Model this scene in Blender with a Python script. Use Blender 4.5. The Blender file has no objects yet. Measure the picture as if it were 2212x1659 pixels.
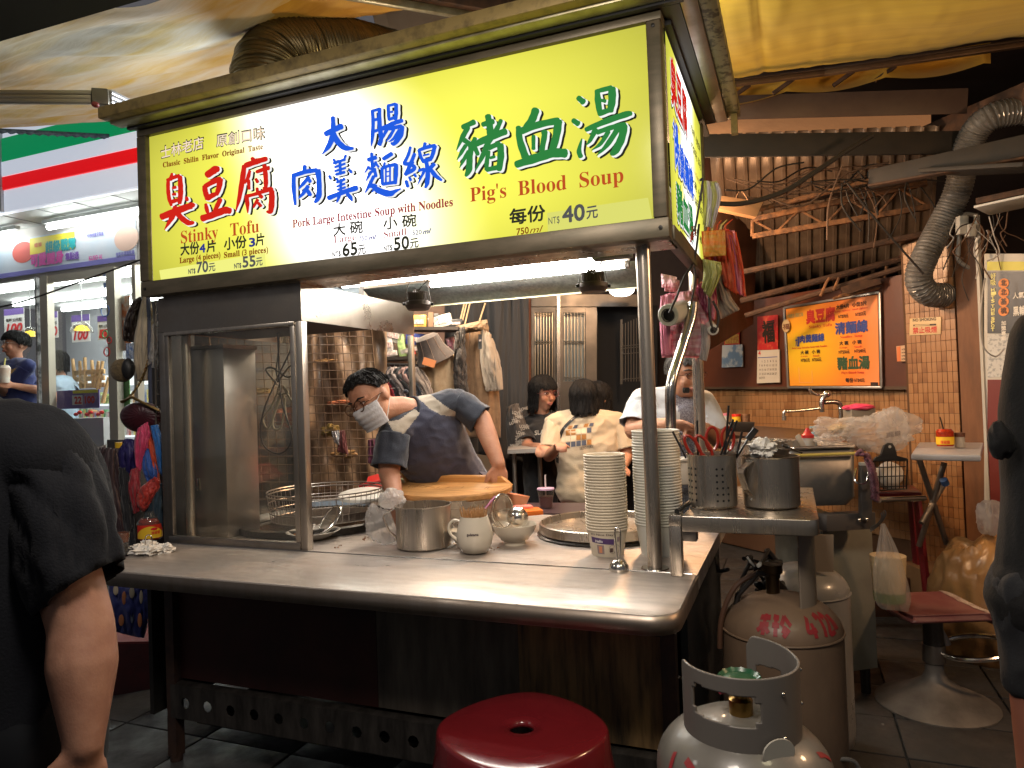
import bpy, bmesh, math, random
from mathutils import Vector, Matrix, noise
from mathutils.bvhtree import BVHTree
S=bpy.context.scene; COL=S.collection
rnd=random.Random(7)
# ---------------- camera ----------------
FPX=1534.0; CX,CY=1106.0,829.5; EYE=Vector((0,0,1.30))
def _basis():
    yaw=math.radians(21.7); roll=math.radians(2.0); pit=math.atan(25/FPX)
    f=Vector((-math.sin(yaw)*math.cos(pit),math.cos(yaw)*math.cos(pit),math.sin(pit)))
    r0=Vector((math.cos(yaw),math.sin(yaw),0)); u0=r0.cross(f)
    return r0*math.cos(roll)-u0*math.sin(roll), r0*math.sin(roll)+u0*math.cos(roll), f
CR,CU,CF=_basis()
cam=bpy.data.cameras.new('camera'); co=bpy.data.objects.new('camera',cam); COL.objects.link(co)
co.matrix_world=Matrix(((CR.x,CU.x,-CF.x,EYE.x),(CR.y,CU.y,-CF.y,EYE.y),(CR.z,CU.z,-CF.z,EYE.z),(0,0,0,1)))
cam.sensor_width=36; cam.lens=36*FPX/2212; cam.clip_end=200; cam.clip_start=.02; S.camera=co
def V(x,y,**k):
    d=CF+CR*((x-CX)/FPX)-CU*((y-CY)/FPX)
    (a,v),=k.items()
    if a=='D': t=v
    elif a=='P': p,n=v; t=(p-EYE).dot(n)/d.dot(n)
    else:
        i='XYZ'.index(a); t=(v-EYE[i])/d[i]
    return EYE+d*t
def img(dx,dy,tow=0): return (CR*dx+CU*dy-CF*tow).normalized()
# ---------------- world: night ----------------
W=bpy.data.worlds.new('World'); S.world=W; W.use_nodes=True
bg=W.node_tree.nodes['Background']; bg.inputs[0].default_value=(.62,.60,.64,1); bg.inputs[1].default_value=.10
S.view_settings.view_transform='Standard'; S.view_settings.look='None'; S.view_settings.exposure=0.6; S.view_settings.gamma=1
S.cycles.use_denoising=True; S.cycles.max_bounces=8; S.cycles.transparent_max_bounces=16; S.cycles.sample_clamp_indirect=4.0
S.cycles.caustics_reflective=False; S.cycles.caustics_refractive=False
# ---------------- materials ----------------
MATS={}
def C3(c):
    if isinstance(c,str):
        c=[int(c[i:i+2],16)/255 for i in (0,2,4)]; c=[v/12.92 if v<=.04045 else ((v+.055)/1.055)**2.4 for v in c]
    return (c[0],c[1],c[2],1)
def mat(name,col=(.5,.5,.5),rough=.6,metal=0,col2=None,scale=8,stretch=(1,1,1),bump=0,bscale=None,emit=None,estr=0,
        trans=0,alpha=1,ior=1.45,contrast=(.35,.65),detail=5,coat=0,aniso=0,sss=0,rvar=0,spec=.5,sheen=0):
    if name in MATS: return MATS[name]
    m=bpy.data.materials.new(name); m.use_nodes=True; nt=m.node_tree; N=nt.nodes; L=nt.links
    b=N['Principled BSDF']; I=b.inputs
    I['Base Color'].default_value=C3(col); I['Roughness'].default_value=rough; I['Metallic'].default_value=metal
    I['Specular IOR Level'].default_value=spec
    if trans: I['Transmission Weight'].default_value=trans
    I['IOR'].default_value=ior; I['Alpha'].default_value=alpha
    if coat: I['Coat Weight'].default_value=coat; I['Coat Roughness'].default_value=.08
    if aniso: I['Anisotropic'].default_value=aniso
    if sheen: I['Sheen Weight'].default_value=sheen
    if sss: I['Subsurface Weight'].default_value=sss; I['Subsurface Radius'].default_value=(.02,.008,.004); I['Subsurface Scale'].default_value=.5
    if emit is not None: I['Emission Color'].default_value=C3(emit); I['Emission Strength'].default_value=estr
    if col2 is not None or bump or rvar:
        tc=N.new('ShaderNodeTexCoord'); mp=N.new('ShaderNodeMapping'); mp.inputs['Scale'].default_value=stretch
        L.new(tc.outputs['Object'],mp.inputs[0])
        nz=N.new('ShaderNodeTexNoise'); nz.inputs['Scale'].default_value=scale; nz.inputs['Detail'].default_value=detail; nz.inputs['Roughness'].default_value=.6
        L.new(mp.outputs[0],nz.inputs['Vector'])
        if col2 is not None:
            cr=N.new('ShaderNodeValToRGB'); e=cr.color_ramp.elements
            e[0].position,e[1].position=contrast; e[0].color=C3(col); e[1].color=C3(col2)
            L.new(nz.outputs[0],cr.inputs[0]); L.new(cr.outputs[0],I['Base Color'])
        if rvar:
            mr=N.new('ShaderNodeMapRange'); mr.inputs[3].default_value=max(.03,rough-rvar); mr.inputs[4].default_value=min(1,rough+rvar)
            mr.inputs[1].default_value=.3; mr.inputs[2].default_value=.7
            L.new(nz.outputs[0],mr.inputs[0]); L.new(mr.outputs[0],I['Roughness'])
        if bump:
            n2=nz
            if bscale:
                n2=N.new('ShaderNodeTexNoise'); n2.inputs['Scale'].default_value=bscale; n2.inputs['Detail'].default_value=4; L.new(mp.outputs[0],n2.inputs['Vector'])
            bp=N.new('ShaderNodeBump'); bp.inputs['Strength'].default_value=bump; bp.inputs['Distance'].default_value=.01
            L.new(n2.outputs[0],bp.inputs['Height']); L.new(bp.outputs[0],I['Normal'])
    MATS[name]=m; return m
def glow(name,col,s):
    if s==1.0: s=.69  # inks of the lightbox, set against the exposure
    if name in MATS: return MATS[name]
    m=bpy.data.materials.new(name); m.use_nodes=True; nt=m.node_tree; nt.nodes.clear()
    e=nt.nodes.new('ShaderNodeEmission'); e.inputs[0].default_value=C3(col); e.inputs[1].default_value=s
    o=nt.nodes.new('ShaderNodeOutputMaterial'); nt.links.new(e.outputs[0],o.inputs[0]); MATS[name]=m; return m
# ---------------- geometry builder ----------------
X3,Y3,Z3=Vector((1,0,0)),Vector((0,1,0)),Vector((0,0,1))
def frame(z,up=Z3):
    z=z.normalized(); x=up.cross(z)
    if x.length<1e-4: x=X3.cross(z)
    if x.length<1e-4: x=Y3.cross(z)
    x.normalize(); return x,z.cross(x),z
class G:
    def __init__(s): s.b=bmesh.new(); s.mi=0
    def _f(s,vs):
        try: f=s.b.faces.new(vs); f.material_index=s.mi; return f
        except ValueError: return None
    def v(s,p): return s.b.verts.new(p)
    def box(s,c,d,ax=None,bev=0):
        c=Vector(c); x,y,z=ax if ax else (X3,Y3,Z3); hx,hy,hz=d[0]/2,d[1]/2,d[2]/2
        vs=[s.v(c+x*(hx*i)+y*(hy*j)+z*(hz*k)) for i in(-1,1) for j in(-1,1) for k in(-1,1)]
        fs=[s._f([vs[i] for i in q]) for q in((0,1,3,2),(4,6,7,5),(0,4,5,1),(2,3,7,6),(0,2,6,4),(1,5,7,3))]
        if bev:
            es=list({e for f in fs for e in f.edges}); bmesh.ops.bevel(s.b,geom=es,offset=bev,segments=2,affect='EDGES',profile=.5)
        return s
    def bx(s,a,b,bev=0):
        a=Vector(a);b=Vector(b); return s.box((a+b)/2,[abs(v) for v in (b-a)],None,bev)
    def bar(s,p,q,w,h,up=Z3,bev=0):
        p=Vector(p);q=Vector(q); x,y,z=frame(q-p,up); return s.box((p+q)/2,(w,h,(q-p).length),(x,y,z),bev)
    def tube(s,pts,r,n=8,cap=True,closed=False,flat=1,up=Z3):
        pts=[Vector(p) for p in pts]; m=len(pts); rs=r if isinstance(r,(list,tuple)) else [r]*m; rings=[]
        px=None
        for i,p in enumerate(pts):
            if closed: t=pts[(i+1)%m]-pts[i-1]
            else: t=pts[min(i+1,m-1)]-pts[max(i-1,0)]
            if t.length<1e-9: t=Z3
            t.normalize()
            if px is None: x,y,_=frame(t,up)
            else:
                x=px-t*px.dot(t)
                if x.length<1e-5: x,_,_=frame(t,up)
                x.normalize(); y=t.cross(x)
            px=x; rings.append([s.v(p+(x*math.cos(2*math.pi*j/n)+y*math.sin(2*math.pi*j/n)*flat)*rs[i]) for j in range(n)])
        k=m if closed else m-1
        for i in range(k):
            a,b=rings[i],rings[(i+1)%m]
            for j in range(n): s._f([a[j],a[(j+1)%n],b[(j+1)%n],b[j]])
        if cap and not closed: s._f(rings[0][::-1]); s._f(rings[-1])
        return s
    def lathe(s,prof,o=(0,0,0),ax=Z3,n=24,ang=(0,360),ref=None,oval=1):
        o=Vector(o); x,y,z=frame(Vector(ax),ref or Y3); full=abs(ang[1]-ang[0])>=360; k=n if full else n+1; cols=[]
        for j in range(k):
            a=math.radians(ang[0]+(ang[1]-ang[0])*j/n); d=x*math.cos(a)+y*(math.sin(a)*oval)
            cols.append([s.v(o+d*r+z*h) for r,h in prof])
        for j in range(n):
            a,b=cols[j],cols[(j+1)%k]
            for i in range(len(prof)-1): s._f([a[i],b[i],b[i+1],a[i+1]])
        return s
    def ell(s,c,r,ax=None,n=16,m=10):
        c=Vector(c); x,y,z=ax if ax else (X3,Y3,Z3); r=r if isinstance(r,(list,tuple)) else (r,r,r)
        rows=[[s.v(c+x*(r[0]*math.sin(math.pi*i/m)*math.cos(2*math.pi*j/n))+y*(r[1]*math.sin(math.pi*i/m)*math.sin(2*math.pi*j/n))+z*(r[2]*math.cos(math.pi*i/m))) for j in range(n)] for i in range(1,m)]
        t=s.v(c+z*r[2]); b=s.v(c-z*r[2])
        for j in range(n):
            s._f([t,rows[0][j],rows[0][(j+1)%n]]); s._f([b,rows[-1][(j+1)%n],rows[-1][j]])
            for i in range(m-2): s._f([rows[i][j],rows[i+1][j],rows[i+1][(j+1)%n],rows[i][(j+1)%n]])
        return s
    def poly(s,pts,ex,bev=0):
        ex=Vector(ex); a=[s.v(Vector(p)) for p in pts]; b=[s.v(Vector(p)+ex) for p in pts]; n=len(a)
        fs=[s._f(a[::-1]),s._f(b)]+[s._f([a[i],a[(i+1)%n],b[(i+1)%n],b[i]]) for i in range(n)]
        if bev: bmesh.ops.bevel(s.b,geom=list({e for f in fs[:2] if f for e in f.edges}),offset=bev,segments=2,affect='EDGES',profile=.5)
        return s
    def quad(s,a,b,c,d): s._f([s.v(a),s.v(b),s.v(c),s.v(d)]); return s
    def sheet(s,f,nu,nv,closed=False):
        g=[[s.v(f(i/nu,j/nv)) for j in range(nv+1)] for i in range(nu+(0 if closed else 1))]
        for i in range(nu):
            for j in range(nv):
                a=g[i];b=g[(i+1)%len(g)]; s._f([a[j],b[j],b[j+1],a[j+1]])
        return s
    def fin(s,name,m,parent=None,smooth=35,label=None,kind=None,solid=0,sub=0):
        bmesh.ops.recalc_face_normals(s.b,faces=s.b.faces[:])
        me=bpy.data.meshes.new(name); 
        if parent is not None:
            o0=wloc(parent); bmesh.ops.translate(s.b,verts=s.b.verts[:],vec=-o0)
        s.b.to_mesh(me); s.b.free()
        for k in (m if isinstance(m,(list,tuple)) else [m]): me.materials.append(k)
        if smooth:
            me.polygons.foreach_set('use_smooth',[True]*len(me.polygons))
            if smooth<180: me.set_sharp_from_angle(angle=math.radians(smooth))
        o=bpy.data.objects.new(name,me); COL.objects.link(o)
        if parent is not None: o.parent=parent
        if solid: md=o.modifiers.new('s','SOLIDIFY'); md.thickness=solid; md.offset=0
        if sub: md=o.modifiers.new('u','SUBSURF'); md.levels=sub; md.render_levels=sub
        if label: o['label']=label
        if kind: o['kind']=kind
        return o
def wloc(o):
    v=Vector(o.location)
    while o.parent: o=o.parent; v+=o.location
    return v
def thing(name,label,cat,loc,group=None):
    o=bpy.data.objects.new(name,None); COL.objects.link(o); o.location=loc; o.empty_display_size=.05
    o['label']=label; o['category']=cat
    if group: o['group']=group
    return o
def tag(o,label,cat,group=None):
    o['label']=label; o['category']=cat
    if group: o['group']=group
    return o
def struct(o): o['kind']='structure'; return o
def stuff(o,label=None,cat=None):
    o['kind']='stuff'
    if label: o['label']=label
    if cat: o['category']=cat
    return o
def cp(o,parent=None,loc=None,label=None):
    c=o.copy(); COL.objects.link(c); c.parent=parent
    if loc is not None: c.location=loc
    if label: c['label']=label
    for ch in list(o.children): cp(ch,c)
    return c
def spline(pts,n=6):
    pts=[Vector(p) for p in pts]; out=[]
    for i in range(len(pts)-1):
        a=pts[max(i-1,0)];b=pts[i];c=pts[i+1];d=pts[min(i+2,len(pts)-1)]
        for k in range(n):
            t=k/n; out.append(.5*((2*b)+(c-a)*t+(2*a-5*b+4*c-d)*t*t+(3*b-a-3*c+d)*t**3))
    return out+[pts[-1]]
def arc(c,r,a0,a1,n,x=X3,y=Y3): return [Vector(c)+x*(r*math.cos(math.radians(a0+(a1-a0)*i/n)))+y*(r*math.sin(math.radians(a0+(a1-a0)*i/n))) for i in range(n+1)]
def nz(p,s=1.0): return noise.noise(Vector(p)*s)
# ---------------- text ----------------
def bold(s):
    return ''.join(chr(0x1D400+ord(c)-65) if 'A'<=c<='Z' else chr(0x1D41A+ord(c)-97) if 'a'<=c<='z' else c for c in s)
def tmesh(s,thick=0):
    cu=bpy.data.curves.new('t','FONT'); cu.body=s; cu.size=1; cu.fill_mode='FRONT'; cu.resolution_u=3
    o=bpy.data.objects.new('t',cu); COL.objects.link(o); bpy.context.view_layer.update()
    me=bpy.data.meshes.new_from_object(o.evaluated_get(bpy.context.evaluated_depsgraph_get()))
    vs=[(v.co.x,v.co.y) for v in me.vertices]; fs=[tuple(p.vertices) for p in me.polygons]
    bpy.data.objects.remove(o); bpy.data.curves.remove(cu); bpy.data.meshes.remove(me); return vs,fs
_tc={}
def text(s,a,b,h,up,n,m,parent,name='lettering',cap=.70,boldpx=0,box=False,slant=0,label=None):
    """a,b world points at the ends of the baseline; h cap height in m; n outward normal"""
    if s not in _tc: _tc[s]=tmesh(s)
    vs,fs=_tc[s]
    if not vs: return None
    xs=[v[0] for v in vs]; ys=[v[1] for v in vs]; x0,x1=min(xs),max(xs); y0,y1=(min(ys),max(ys)) if box else (0,cap)
    d=(b-a); offs=[(0,0)]
    if boldpx: offs=[(0,0),(boldpx,0),(0,boldpx),(boldpx,boldpx),(boldpx/2,-boldpx/2)]
    V_=[];F_=[]
    for k,(ox,oy) in enumerate(offs):
        base=len(V_)
        for x,y in vs:
            t=(x-x0)/(x1-x0); q=(y-y0)/(y1-y0)
            V_.append(a+d*(t+ox/(x1-x0)+slant*q)+up*(h*(q+oy/(y1-y0)))+n*(k*.00012))
        F_+= [tuple(i+base for i in f) for f in fs]
    return rawmesh(name,V_,F_,m,parent,label)
def rawmesh(name,V_,F_,m,parent=None,label=None,smooth=False):
    o0=wloc(parent) if parent is not None else Vector()
    me=bpy.data.meshes.new(name); me.from_pydata([tuple(p-o0) for p in V_],[],F_); me.materials.append(m)
    if smooth: me.polygons.foreach_set('use_smooth',[True]*len(me.polygons))
    o=bpy.data.objects.new(name,me); COL.objects.link(o)
    if parent is not None: o.parent=parent
    if label: o['label']=label
    return o
# ---------------- soft bodies (people) ----------------
def loft(g,pts,rad,side=None,n=14):
    """rad: list of (rx,ry) ; side: direction of rx"""
    pts=[Vector(p) for p in pts]; m=len(pts); side=Vector(side) if side is not None else None
    rings=[]
    P=[];Rr=[]
    # round ends
    t0=(pts[1]-pts[0]).normalized(); t1=(pts[-1]-pts[-2]).normalized()
    def rr(v): return v if isinstance(v,(tuple,list)) else (v,v)
    a=rr(rad[0]); b=rr(rad[-1])
    for k in (0,30,60): c=math.sin(math.radians(k+8)); P.append(pts[0]-t0*min(a)*math.cos(math.radians(k+8))*.9); Rr.append((a[0]*c,a[1]*c))
    for p,r in zip(pts,rad): P.append(p); Rr.append(rr(r))
    for k in (60,30,0): c=math.sin(math.radians(k+8)); P.append(pts[-1]+t1*min(b)*math.cos(math.radians(k+8))*.9); Rr.append((b[0]*c,b[1]*c))
    px=None; M=len(P)
    for i,p in enumerate(P):
        t=P[min(i+1,M-1)]-P[max(i-1,0)]; t.normalize()
        if side is not None: x=side-t*side.dot(t); x.normalize()
        elif px is None: x,_,_=frame(t)
        else: x=px-t*px.dot(t); x.normalize()
        px=x; y=t.cross(x)
        rings.append([g.v(p+x*(Rr[i][0]*math.cos(2*math.pi*j/n))+y*(Rr[i][1]*math.sin(2*math.pi*j/n))) for j in range(n)])
    for i in range(M-1):
        for j in range(n): g._f([rings[i][j],rings[i][(j+1)%n],rings[i+1][(j+1)%n],rings[i+1][j]])
    g._f(rings[0][::-1]); g._f(rings[-1])
def blob(g,name,m,parent,vox=.008,smooth=4,wrinkle=0,wscale=(18,18,6),pick=None,sfac=.6):
    """fuse the builder's shapes into one continuous surface"""
    bmesh.ops.recalc_face_normals(g.b,faces=g.b.faces[:])
    me=bpy.data.meshes.new(name); g.b.to_mesh(me); g.b.free()
    o=bpy.data.objects.new(name,me); COL.objects.link(o)
    r=o.modifiers.new('r','REMESH'); r.mode='VOXEL'; r.voxel_size=vox
    k=o.modifiers.new('s','SMOOTH'); k.iterations=smooth; k.factor=sfac
    bpy.context.view_layer.update()
    me2=bpy.data.meshes.new_from_object(o.evaluated_get(bpy.context.evaluated_depsgraph_get()))
    o.modifiers.clear(); o.data=me2; bpy.data.meshes.remove(me); me2.name=name
    if wrinkle:
        ns=[v.normal.copy() for v in me2.vertices]
        for v,nn in zip(me2.vertices,ns):
            p=v.co; q=Vector((p.x*wscale[0],p.y*wscale[1],p.z*wscale[2]))
            w=noise.noise(q)+.5*noise.noise(q*2.1); w=(1-abs(w)*2.2) if w>-.8 else 0
            v.co=v.co+nn*(w*wrinkle)
    ms=m if isinstance(m,(list,tuple)) else [m]
    me2.materials.clear()
    for k in ms: me2.materials.append(k)
    if pick:
        for p in me2.polygons: p.material_index=pick(p.center,p.normal)
    me2.polygons.foreach_set('use_smooth',[True]*len(me2.polygons))
    if parent is not None:
        o0=wloc(parent); me2.transform(Matrix.Translation(-o0)); o.parent=parent
    return o
def px(p):
    d=p-EYE; z=d.dot(CF); return CX+FPX*d.dot(CR)/z, CY-FPX*d.dot(CU)/z
def inpoly(x,y,P):
    c=False; n=len(P)
    for i in range(n):
        x1,y1=P[i];x2,y2=P[i-1]
        if (y1>y)!=(y2>y) and x<(x2-x1)*(y-y1)/(y2-y1)+x1: c=not c
    return c
_bv={}
def hit(o,x,y,off=.004):
    d=(V(x,y,D=1)-EYE).normalized(); w=wloc(o)
    if o.name not in _bv: _bv[o.name]=BVHTree.FromPolygons([v.co for v in o.data.vertices],[p.vertices for p in o.data.polygons])
    l=_bv[o.name].ray_cast(EYE-w,d)[0]; return l+w-d*off if l else None
def snap(o,target,off=.004):
    w=wloc(o)
    for v in o.data.vertices:
        q=hit(target,*px(v.co+w),off)
        if q: v.co=q-w
def thin(m,f=.5):
    """thin film: light from behind shines through"""
    nt=m.node_tree; N=nt.nodes; L=nt.links; b=N['Principled BSDF']; o=N['Material Output']; t=N.new('ShaderNodeBsdfTranslucent'); x=N.new('ShaderNodeMixShader'); x.inputs[0].default_value=f
    I=b.inputs['Base Color']
    if I.links: L.new(I.links[0].from_socket,t.inputs[0])
    else: t.inputs[0].default_value=I.default_value
    L.new(b.outputs[0],x.inputs[1]); L.new(t.outputs[0],x.inputs[2]); L.new(x.outputs[0],o.inputs[0]); a=b.inputs['Alpha']
    if a.default_value<.9:
        y=N.new('ShaderNodeMixShader'); y.inputs[0].default_value=a.default_value; a.default_value=1; r=N.new('ShaderNodeBsdfTransparent')
        L.new(r.outputs[0],y.inputs[1]); L.new(x.outputs[0],y.inputs[2]); L.new(y.outputs[0],o.inputs[0])
    return m
# ================= shared materials =================
STEEL=mat('brushed_steel_reflections',(.64,.57,.48),.30,.9,col2=(.34,.30,.26),scale=3,stretch=(6,6,.25),rvar=.10,bump=.02,bscale=60,contrast=(.3,.7))  # vertical streaks in the base colour imitate banded reflections
STEELD=mat('dull_steel',(.36,.33,.30),.42,1,col2=(.24,.21,.18),scale=5,rvar=.1,bump=.03,bscale=40)
STEELT=mat('worn_steel_top',(.68,.60,.54),.42,.6,col2=(.40,.35,.31),scale=2.6,stretch=(1.2,5,1),rvar=.16,bump=.10,bscale=70,detail=9)
CHROME=mat('polished_steel',(.62,.59,.54),.20,1,rvar=.04,scale=20)
GALV=mat('galvanised_sheet',(.42,.45,.43),.45,1,col2=(.30,.33,.31),scale=55,bump=.03,contrast=(.4,.6))
BRONZE=mat('brown_anodised_frame',(.15,.12,.08),.42,.35,col2=(.10,.085,.055),scale=9,stretch=(1,1,4),bump=.02)
TRIM=mat('yellowed_trim',(.36,.33,.22),.38,.6,col2=(.22,.19,.11),scale=14,bump=.04)
RUSTY=mat('dirty_trim',(.28,.20,.07),.55,.3,col2=(.10,.07,.03),scale=22,detail=8,bump=.1,contrast=(.45,.75))
BLACK=mat('black_plastic',(.012,.012,.013),.45)
DARK=mat('dark_metal',(.03,.028,.025),.5,.4,col2=(.015,.014,.013),scale=12,bump=.04)
GREASE=mat('greasy_black_iron',(.03,.024,.018),.35,.3,col2=(.008,.007,.006),scale=30,bump=.3,detail=8)
SKIRT=mat('stained_skirt_panel',(.17,.145,.11),.6,.2,col2=(.06,.05,.04),scale=4,stretch=(5,5,.8),detail=9,bump=.05,contrast=(.3,.7))
SKIRTR=mat('rusty_stain_panel',(.34,.21,.09),.6,.1,col2=(.07,.05,.028),scale=5,stretch=(7,7,.7),detail=9,bump=.1,contrast=(.35,.65))
def glass(name,col,rough,tr=.96,dirt=.05,dcol=(.5,.5,.48)):
    m=bpy.data.materials.new(name); m.use_nodes=True; nt=m.node_tree; N=nt.nodes; L=nt.links; N.clear()
    t=N.new('ShaderNodeBsdfTransparent'); t.inputs[0].default_value=C3(col)
    g=N.new('ShaderNodeBsdfGlossy'); g.inputs['Roughness'].default_value=rough
    lw=N.new('ShaderNodeLayerWeight'); lw.inputs[0].default_value=.5
    pw=N.new('ShaderNodeMath'); pw.operation='POWER'; L.new(lw.outputs['Facing'],pw.inputs[0]); pw.inputs[1].default_value=4.5
    fr=N.new('ShaderNodeMath'); fr.operation='MULTIPLY_ADD'; L.new(pw.outputs[0],fr.inputs[0]); fr.inputs[1].default_value=.9; fr.inputs[2].default_value=.035
    mx=N.new('ShaderNodeMixShader'); L.new(fr.outputs[0],mx.inputs[0]); L.new(t.outputs[0],mx.inputs[1]); L.new(g.outputs[0],mx.inputs[2])
    d=N.new('ShaderNodeBsdfDiffuse'); d.inputs[0].default_value=C3(dcol)
    tc=N.new('ShaderNodeTexCoord'); z=N.new('ShaderNodeTexNoise'); z.inputs['Scale'].default_value=5; z.inputs['Detail'].default_value=9; L.new(tc.outputs['Object'],z.inputs[0])
    mr=N.new('ShaderNodeMapRange'); mr.inputs[1].default_value=.4; mr.inputs[2].default_value=.8; mr.inputs[3].default_value=dirt*.25; mr.inputs[4].default_value=dirt*2.2; L.new(z.outputs[0],mr.inputs[0])
    m2=N.new('ShaderNodeMixShader'); L.new(mr.outputs[0],m2.inputs[0]); L.new(mx.outputs[0],m2.inputs[1]); L.new(d.outputs[0],m2.inputs[2])
    o=N.new('ShaderNodeOutputMaterial'); L.new(m2.outputs[0],o.inputs[0]); MATS[name]=m; return m
PANE=glass('smeared_glass',(.93,.93,.9),.03,dirt=.035)
SHOPG=glass('shop_glass',(.95,.97,.96),.01,dirt=.01)
CLEAR=glass('clear_jar_glass',(.9,.88,.85),.05,dirt=.06)
def bagmat(name,col,al,rough=.28):
    m=mat(name,col,rough,alpha=al,bump=.25,scale=25,stretch=(1,1,.4),spec=.7); return m
# ================= food cart =================
ZC=.76
cart=thing('food_cart','long stainless steel street food cart with counter, perforated rail and roof','food cart',(-1.2,2.4,0))
# counter: slab with rounded front right corner
def corner_outline(x0,x1,y0,y1,r,n=8):
    P=[Vector((x0,y1,0)),Vector((x0,y0,0))]
    P+=[Vector((x1-r+r*math.sin(math.radians(a*90/n)),y0+r-r*math.cos(math.radians(a*90/n)),0)) for a in range(n+1)]
    return P+[Vector((x1,y1,0))]
g=G(); g.poly([p+Z3*(ZC-.052) for p in corner_outline(-2.30,-.285,1.715,2.12,.07)],Z3*.052,bev=.004); g.fin('counter_front',STEELT,cart)
g=G(); Q=corner_outline(-2.302,-.283,1.713,2.12,.072)
for p,q in zip(Q[1:],Q[2:]): g.quad(p+Z3*(ZC-.050),q+Z3*(ZC-.050),q+Z3*(ZC-.004),p+Z3*(ZC-.004))
bmesh.ops.remove_doubles(g.b,verts=g.b.verts[:],dist=1e-5); g.fin('counter_lip',mat('lip_steel',(.36,.30,.25),.40,.9,col2=(.26,.21,.17),scale=3,stretch=(4,4,.4),rvar=.08),cart,solid=.001)
g=G(); g.bx((-2.36,2.122,ZC-.05),(-.285,3.02,ZC)); g.fin('counter_rear',STEELT,cart)
g=G(); g.tube([(-2.29,2.121,ZC+.0005),(-.30,2.121,ZC+.0005)],.0022,6); g.fin('counter_seam',CHROME,cart)
# under-structure
g=G(); g.bx((-2.16,1.99,.30),(-1.30,2.0,ZC-.052)); g.fin('skirt_panel',mat('dark_red_skirt',(.060,.018,.014),.5,.2,col2=(.03,.012,.01),scale=3,bump=.03),cart,label='dark reddish left skirt panel')
g=G(); g.bx((-1.30,1.992,.30),(-.80,2.002,ZC-.052)); g.fin('skirt_panel',SKIRT,cart,label='speckled grey middle skirt panel')
g=G(); g.bx((-.80,1.988,.30),(-.34,2.004,ZC-.052)); g.fin('skirt_panel',SKIRTR,cart,label='rust streaked right skirt panel')
g=G(); g.bx((-2.2,1.93,ZC-.125),(-.36,1.955,ZC-.0525)); g.fin('upper_rail',DARK,cart)
g=G()
# perforated lower rail
bm=g
x=-2.16; zt,zb=.285,.165
holes=[-2.10+.105*i for i in range(17)]
yf=1.96
def rail(g,y):
    # strips around each hole as a ring of quads
    r=.02; zc=(zt+zb)/2; prev=-2.17
    for hx in holes:
        a,b=hx-.05,hx+.05
        out=[Vector((hx+.05*c,y,zc+.06*s)) for c,s in ((1,0),(1,1),(0,1),(-1,1),(-1,0),(-1,-1),(0,-1),(1,-1))]
        inn=[Vector((hx+r*math.cos(math.radians(45*k)),y,zc+r*math.sin(math.radians(45*k)))) for k in range(8)]
        for k in range(8): g.quad(out[k],out[(k+1)%8],inn[(k+1)%8],inn[k])
        g.quad(Vector((prev,y,zb)),Vector((a,y,zb)),Vector((a,y,zt)),Vector((prev,y,zt))); prev=b
    g.quad(Vector((prev,y,zb)),Vector((-.34,y,zb)),Vector((-.34,y,zt)),Vector((prev,y,zt)))
rail(g,yf); g.quad((-2.17,yf,zt),(-.34,yf,zt),(-.34,yf+.03,zt+.006),(-2.17,yf+.03,zt+.006)); g.fin('perforated_rail',mat('rail_steel',(.07,.062,.055),.5,.5,col2=(.025,.022,.02),scale=9,stretch=(3,3,.7),bump=.08,detail=8),cart,smooth=0,solid=.003)
for (x,y) in ((-2.17,1.98),(-.35,1.98),(-2.30,2.95),(-.33,2.95)):
    g=G(); g.bx((x-.02,y-.02,.02),(x+.02,y+.02,ZC-.0525)); g.tube([(x,y,0),(x,y,.03)],.022,10); g.fin('leg',mat('cart_leg',(.09,.05,.035),.5,.5,col2=(.04,.03,.03),scale=9),cart)
g=G(); g.bx((-2.12,2.03,.12),(-.37,2.9,.14)); g.fin('lower_shelf',DARK,cart)
g=G(); g.bx((-2.15,2.93,.14),(-.34,2.95,ZC-.052)); g.fin('rear_panel',DARK,cart)
g=G(); g.bx((-2.32,2.0,.14),(-2.30,2.93,ZC-.052)); g.fin('side_panel',DARK,cart)
g=G(); g.bx((-.325,2.03,.14),(-.305,2.93,ZC-.052)); g.fin('side_panel',mat('black_side',(.012,.013,.016),.6),cart)
# posts carrying the roof
def pole(x,y,z0,z1,r=.0225,name='post',m=None,lab=None):
    g=G(); g.tube([(x,y,z0),(x,y,z1)],r,20); o=g.fin(name,m or STEEL,cart); 
    if lab: o['label']=lab
    g=G(); g.lathe([(r,.001),(r+.02,.001),(r+.018,.004),(r,.006)],(x,y,z0)); g.fin('flange',CHROME,cart)
pole(-.416,2.167,ZC,1.79)
pole(-.36,2.93,ZC,1.79)
pole(-2.33,2.93,ZC,1.79)
pole(-2.30,2.20,ZC,1.79,.018)
# bent roof tube on the right: from V
bt=spline([V(1497,655,D=2.62),V(1492,690,D=2.60),V(1470,760,D=2.55),V(1450,830,D=2.5),V(1449,900,D=2.5),V(1452,1000,D=2.5)],8)
g=G(); g.tube(bt,.019,16); g.fin('bent_tube',CHROME,cart)
g=G(); a=V(1482,843,D=2.50); g.box(a,(.024,.012,.02),(CR,CF,CU),.004); g.tube([a-CF*.012,a+CF*.012],.009,10); g.fin('tube_clamp',DARK,cart)
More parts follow.
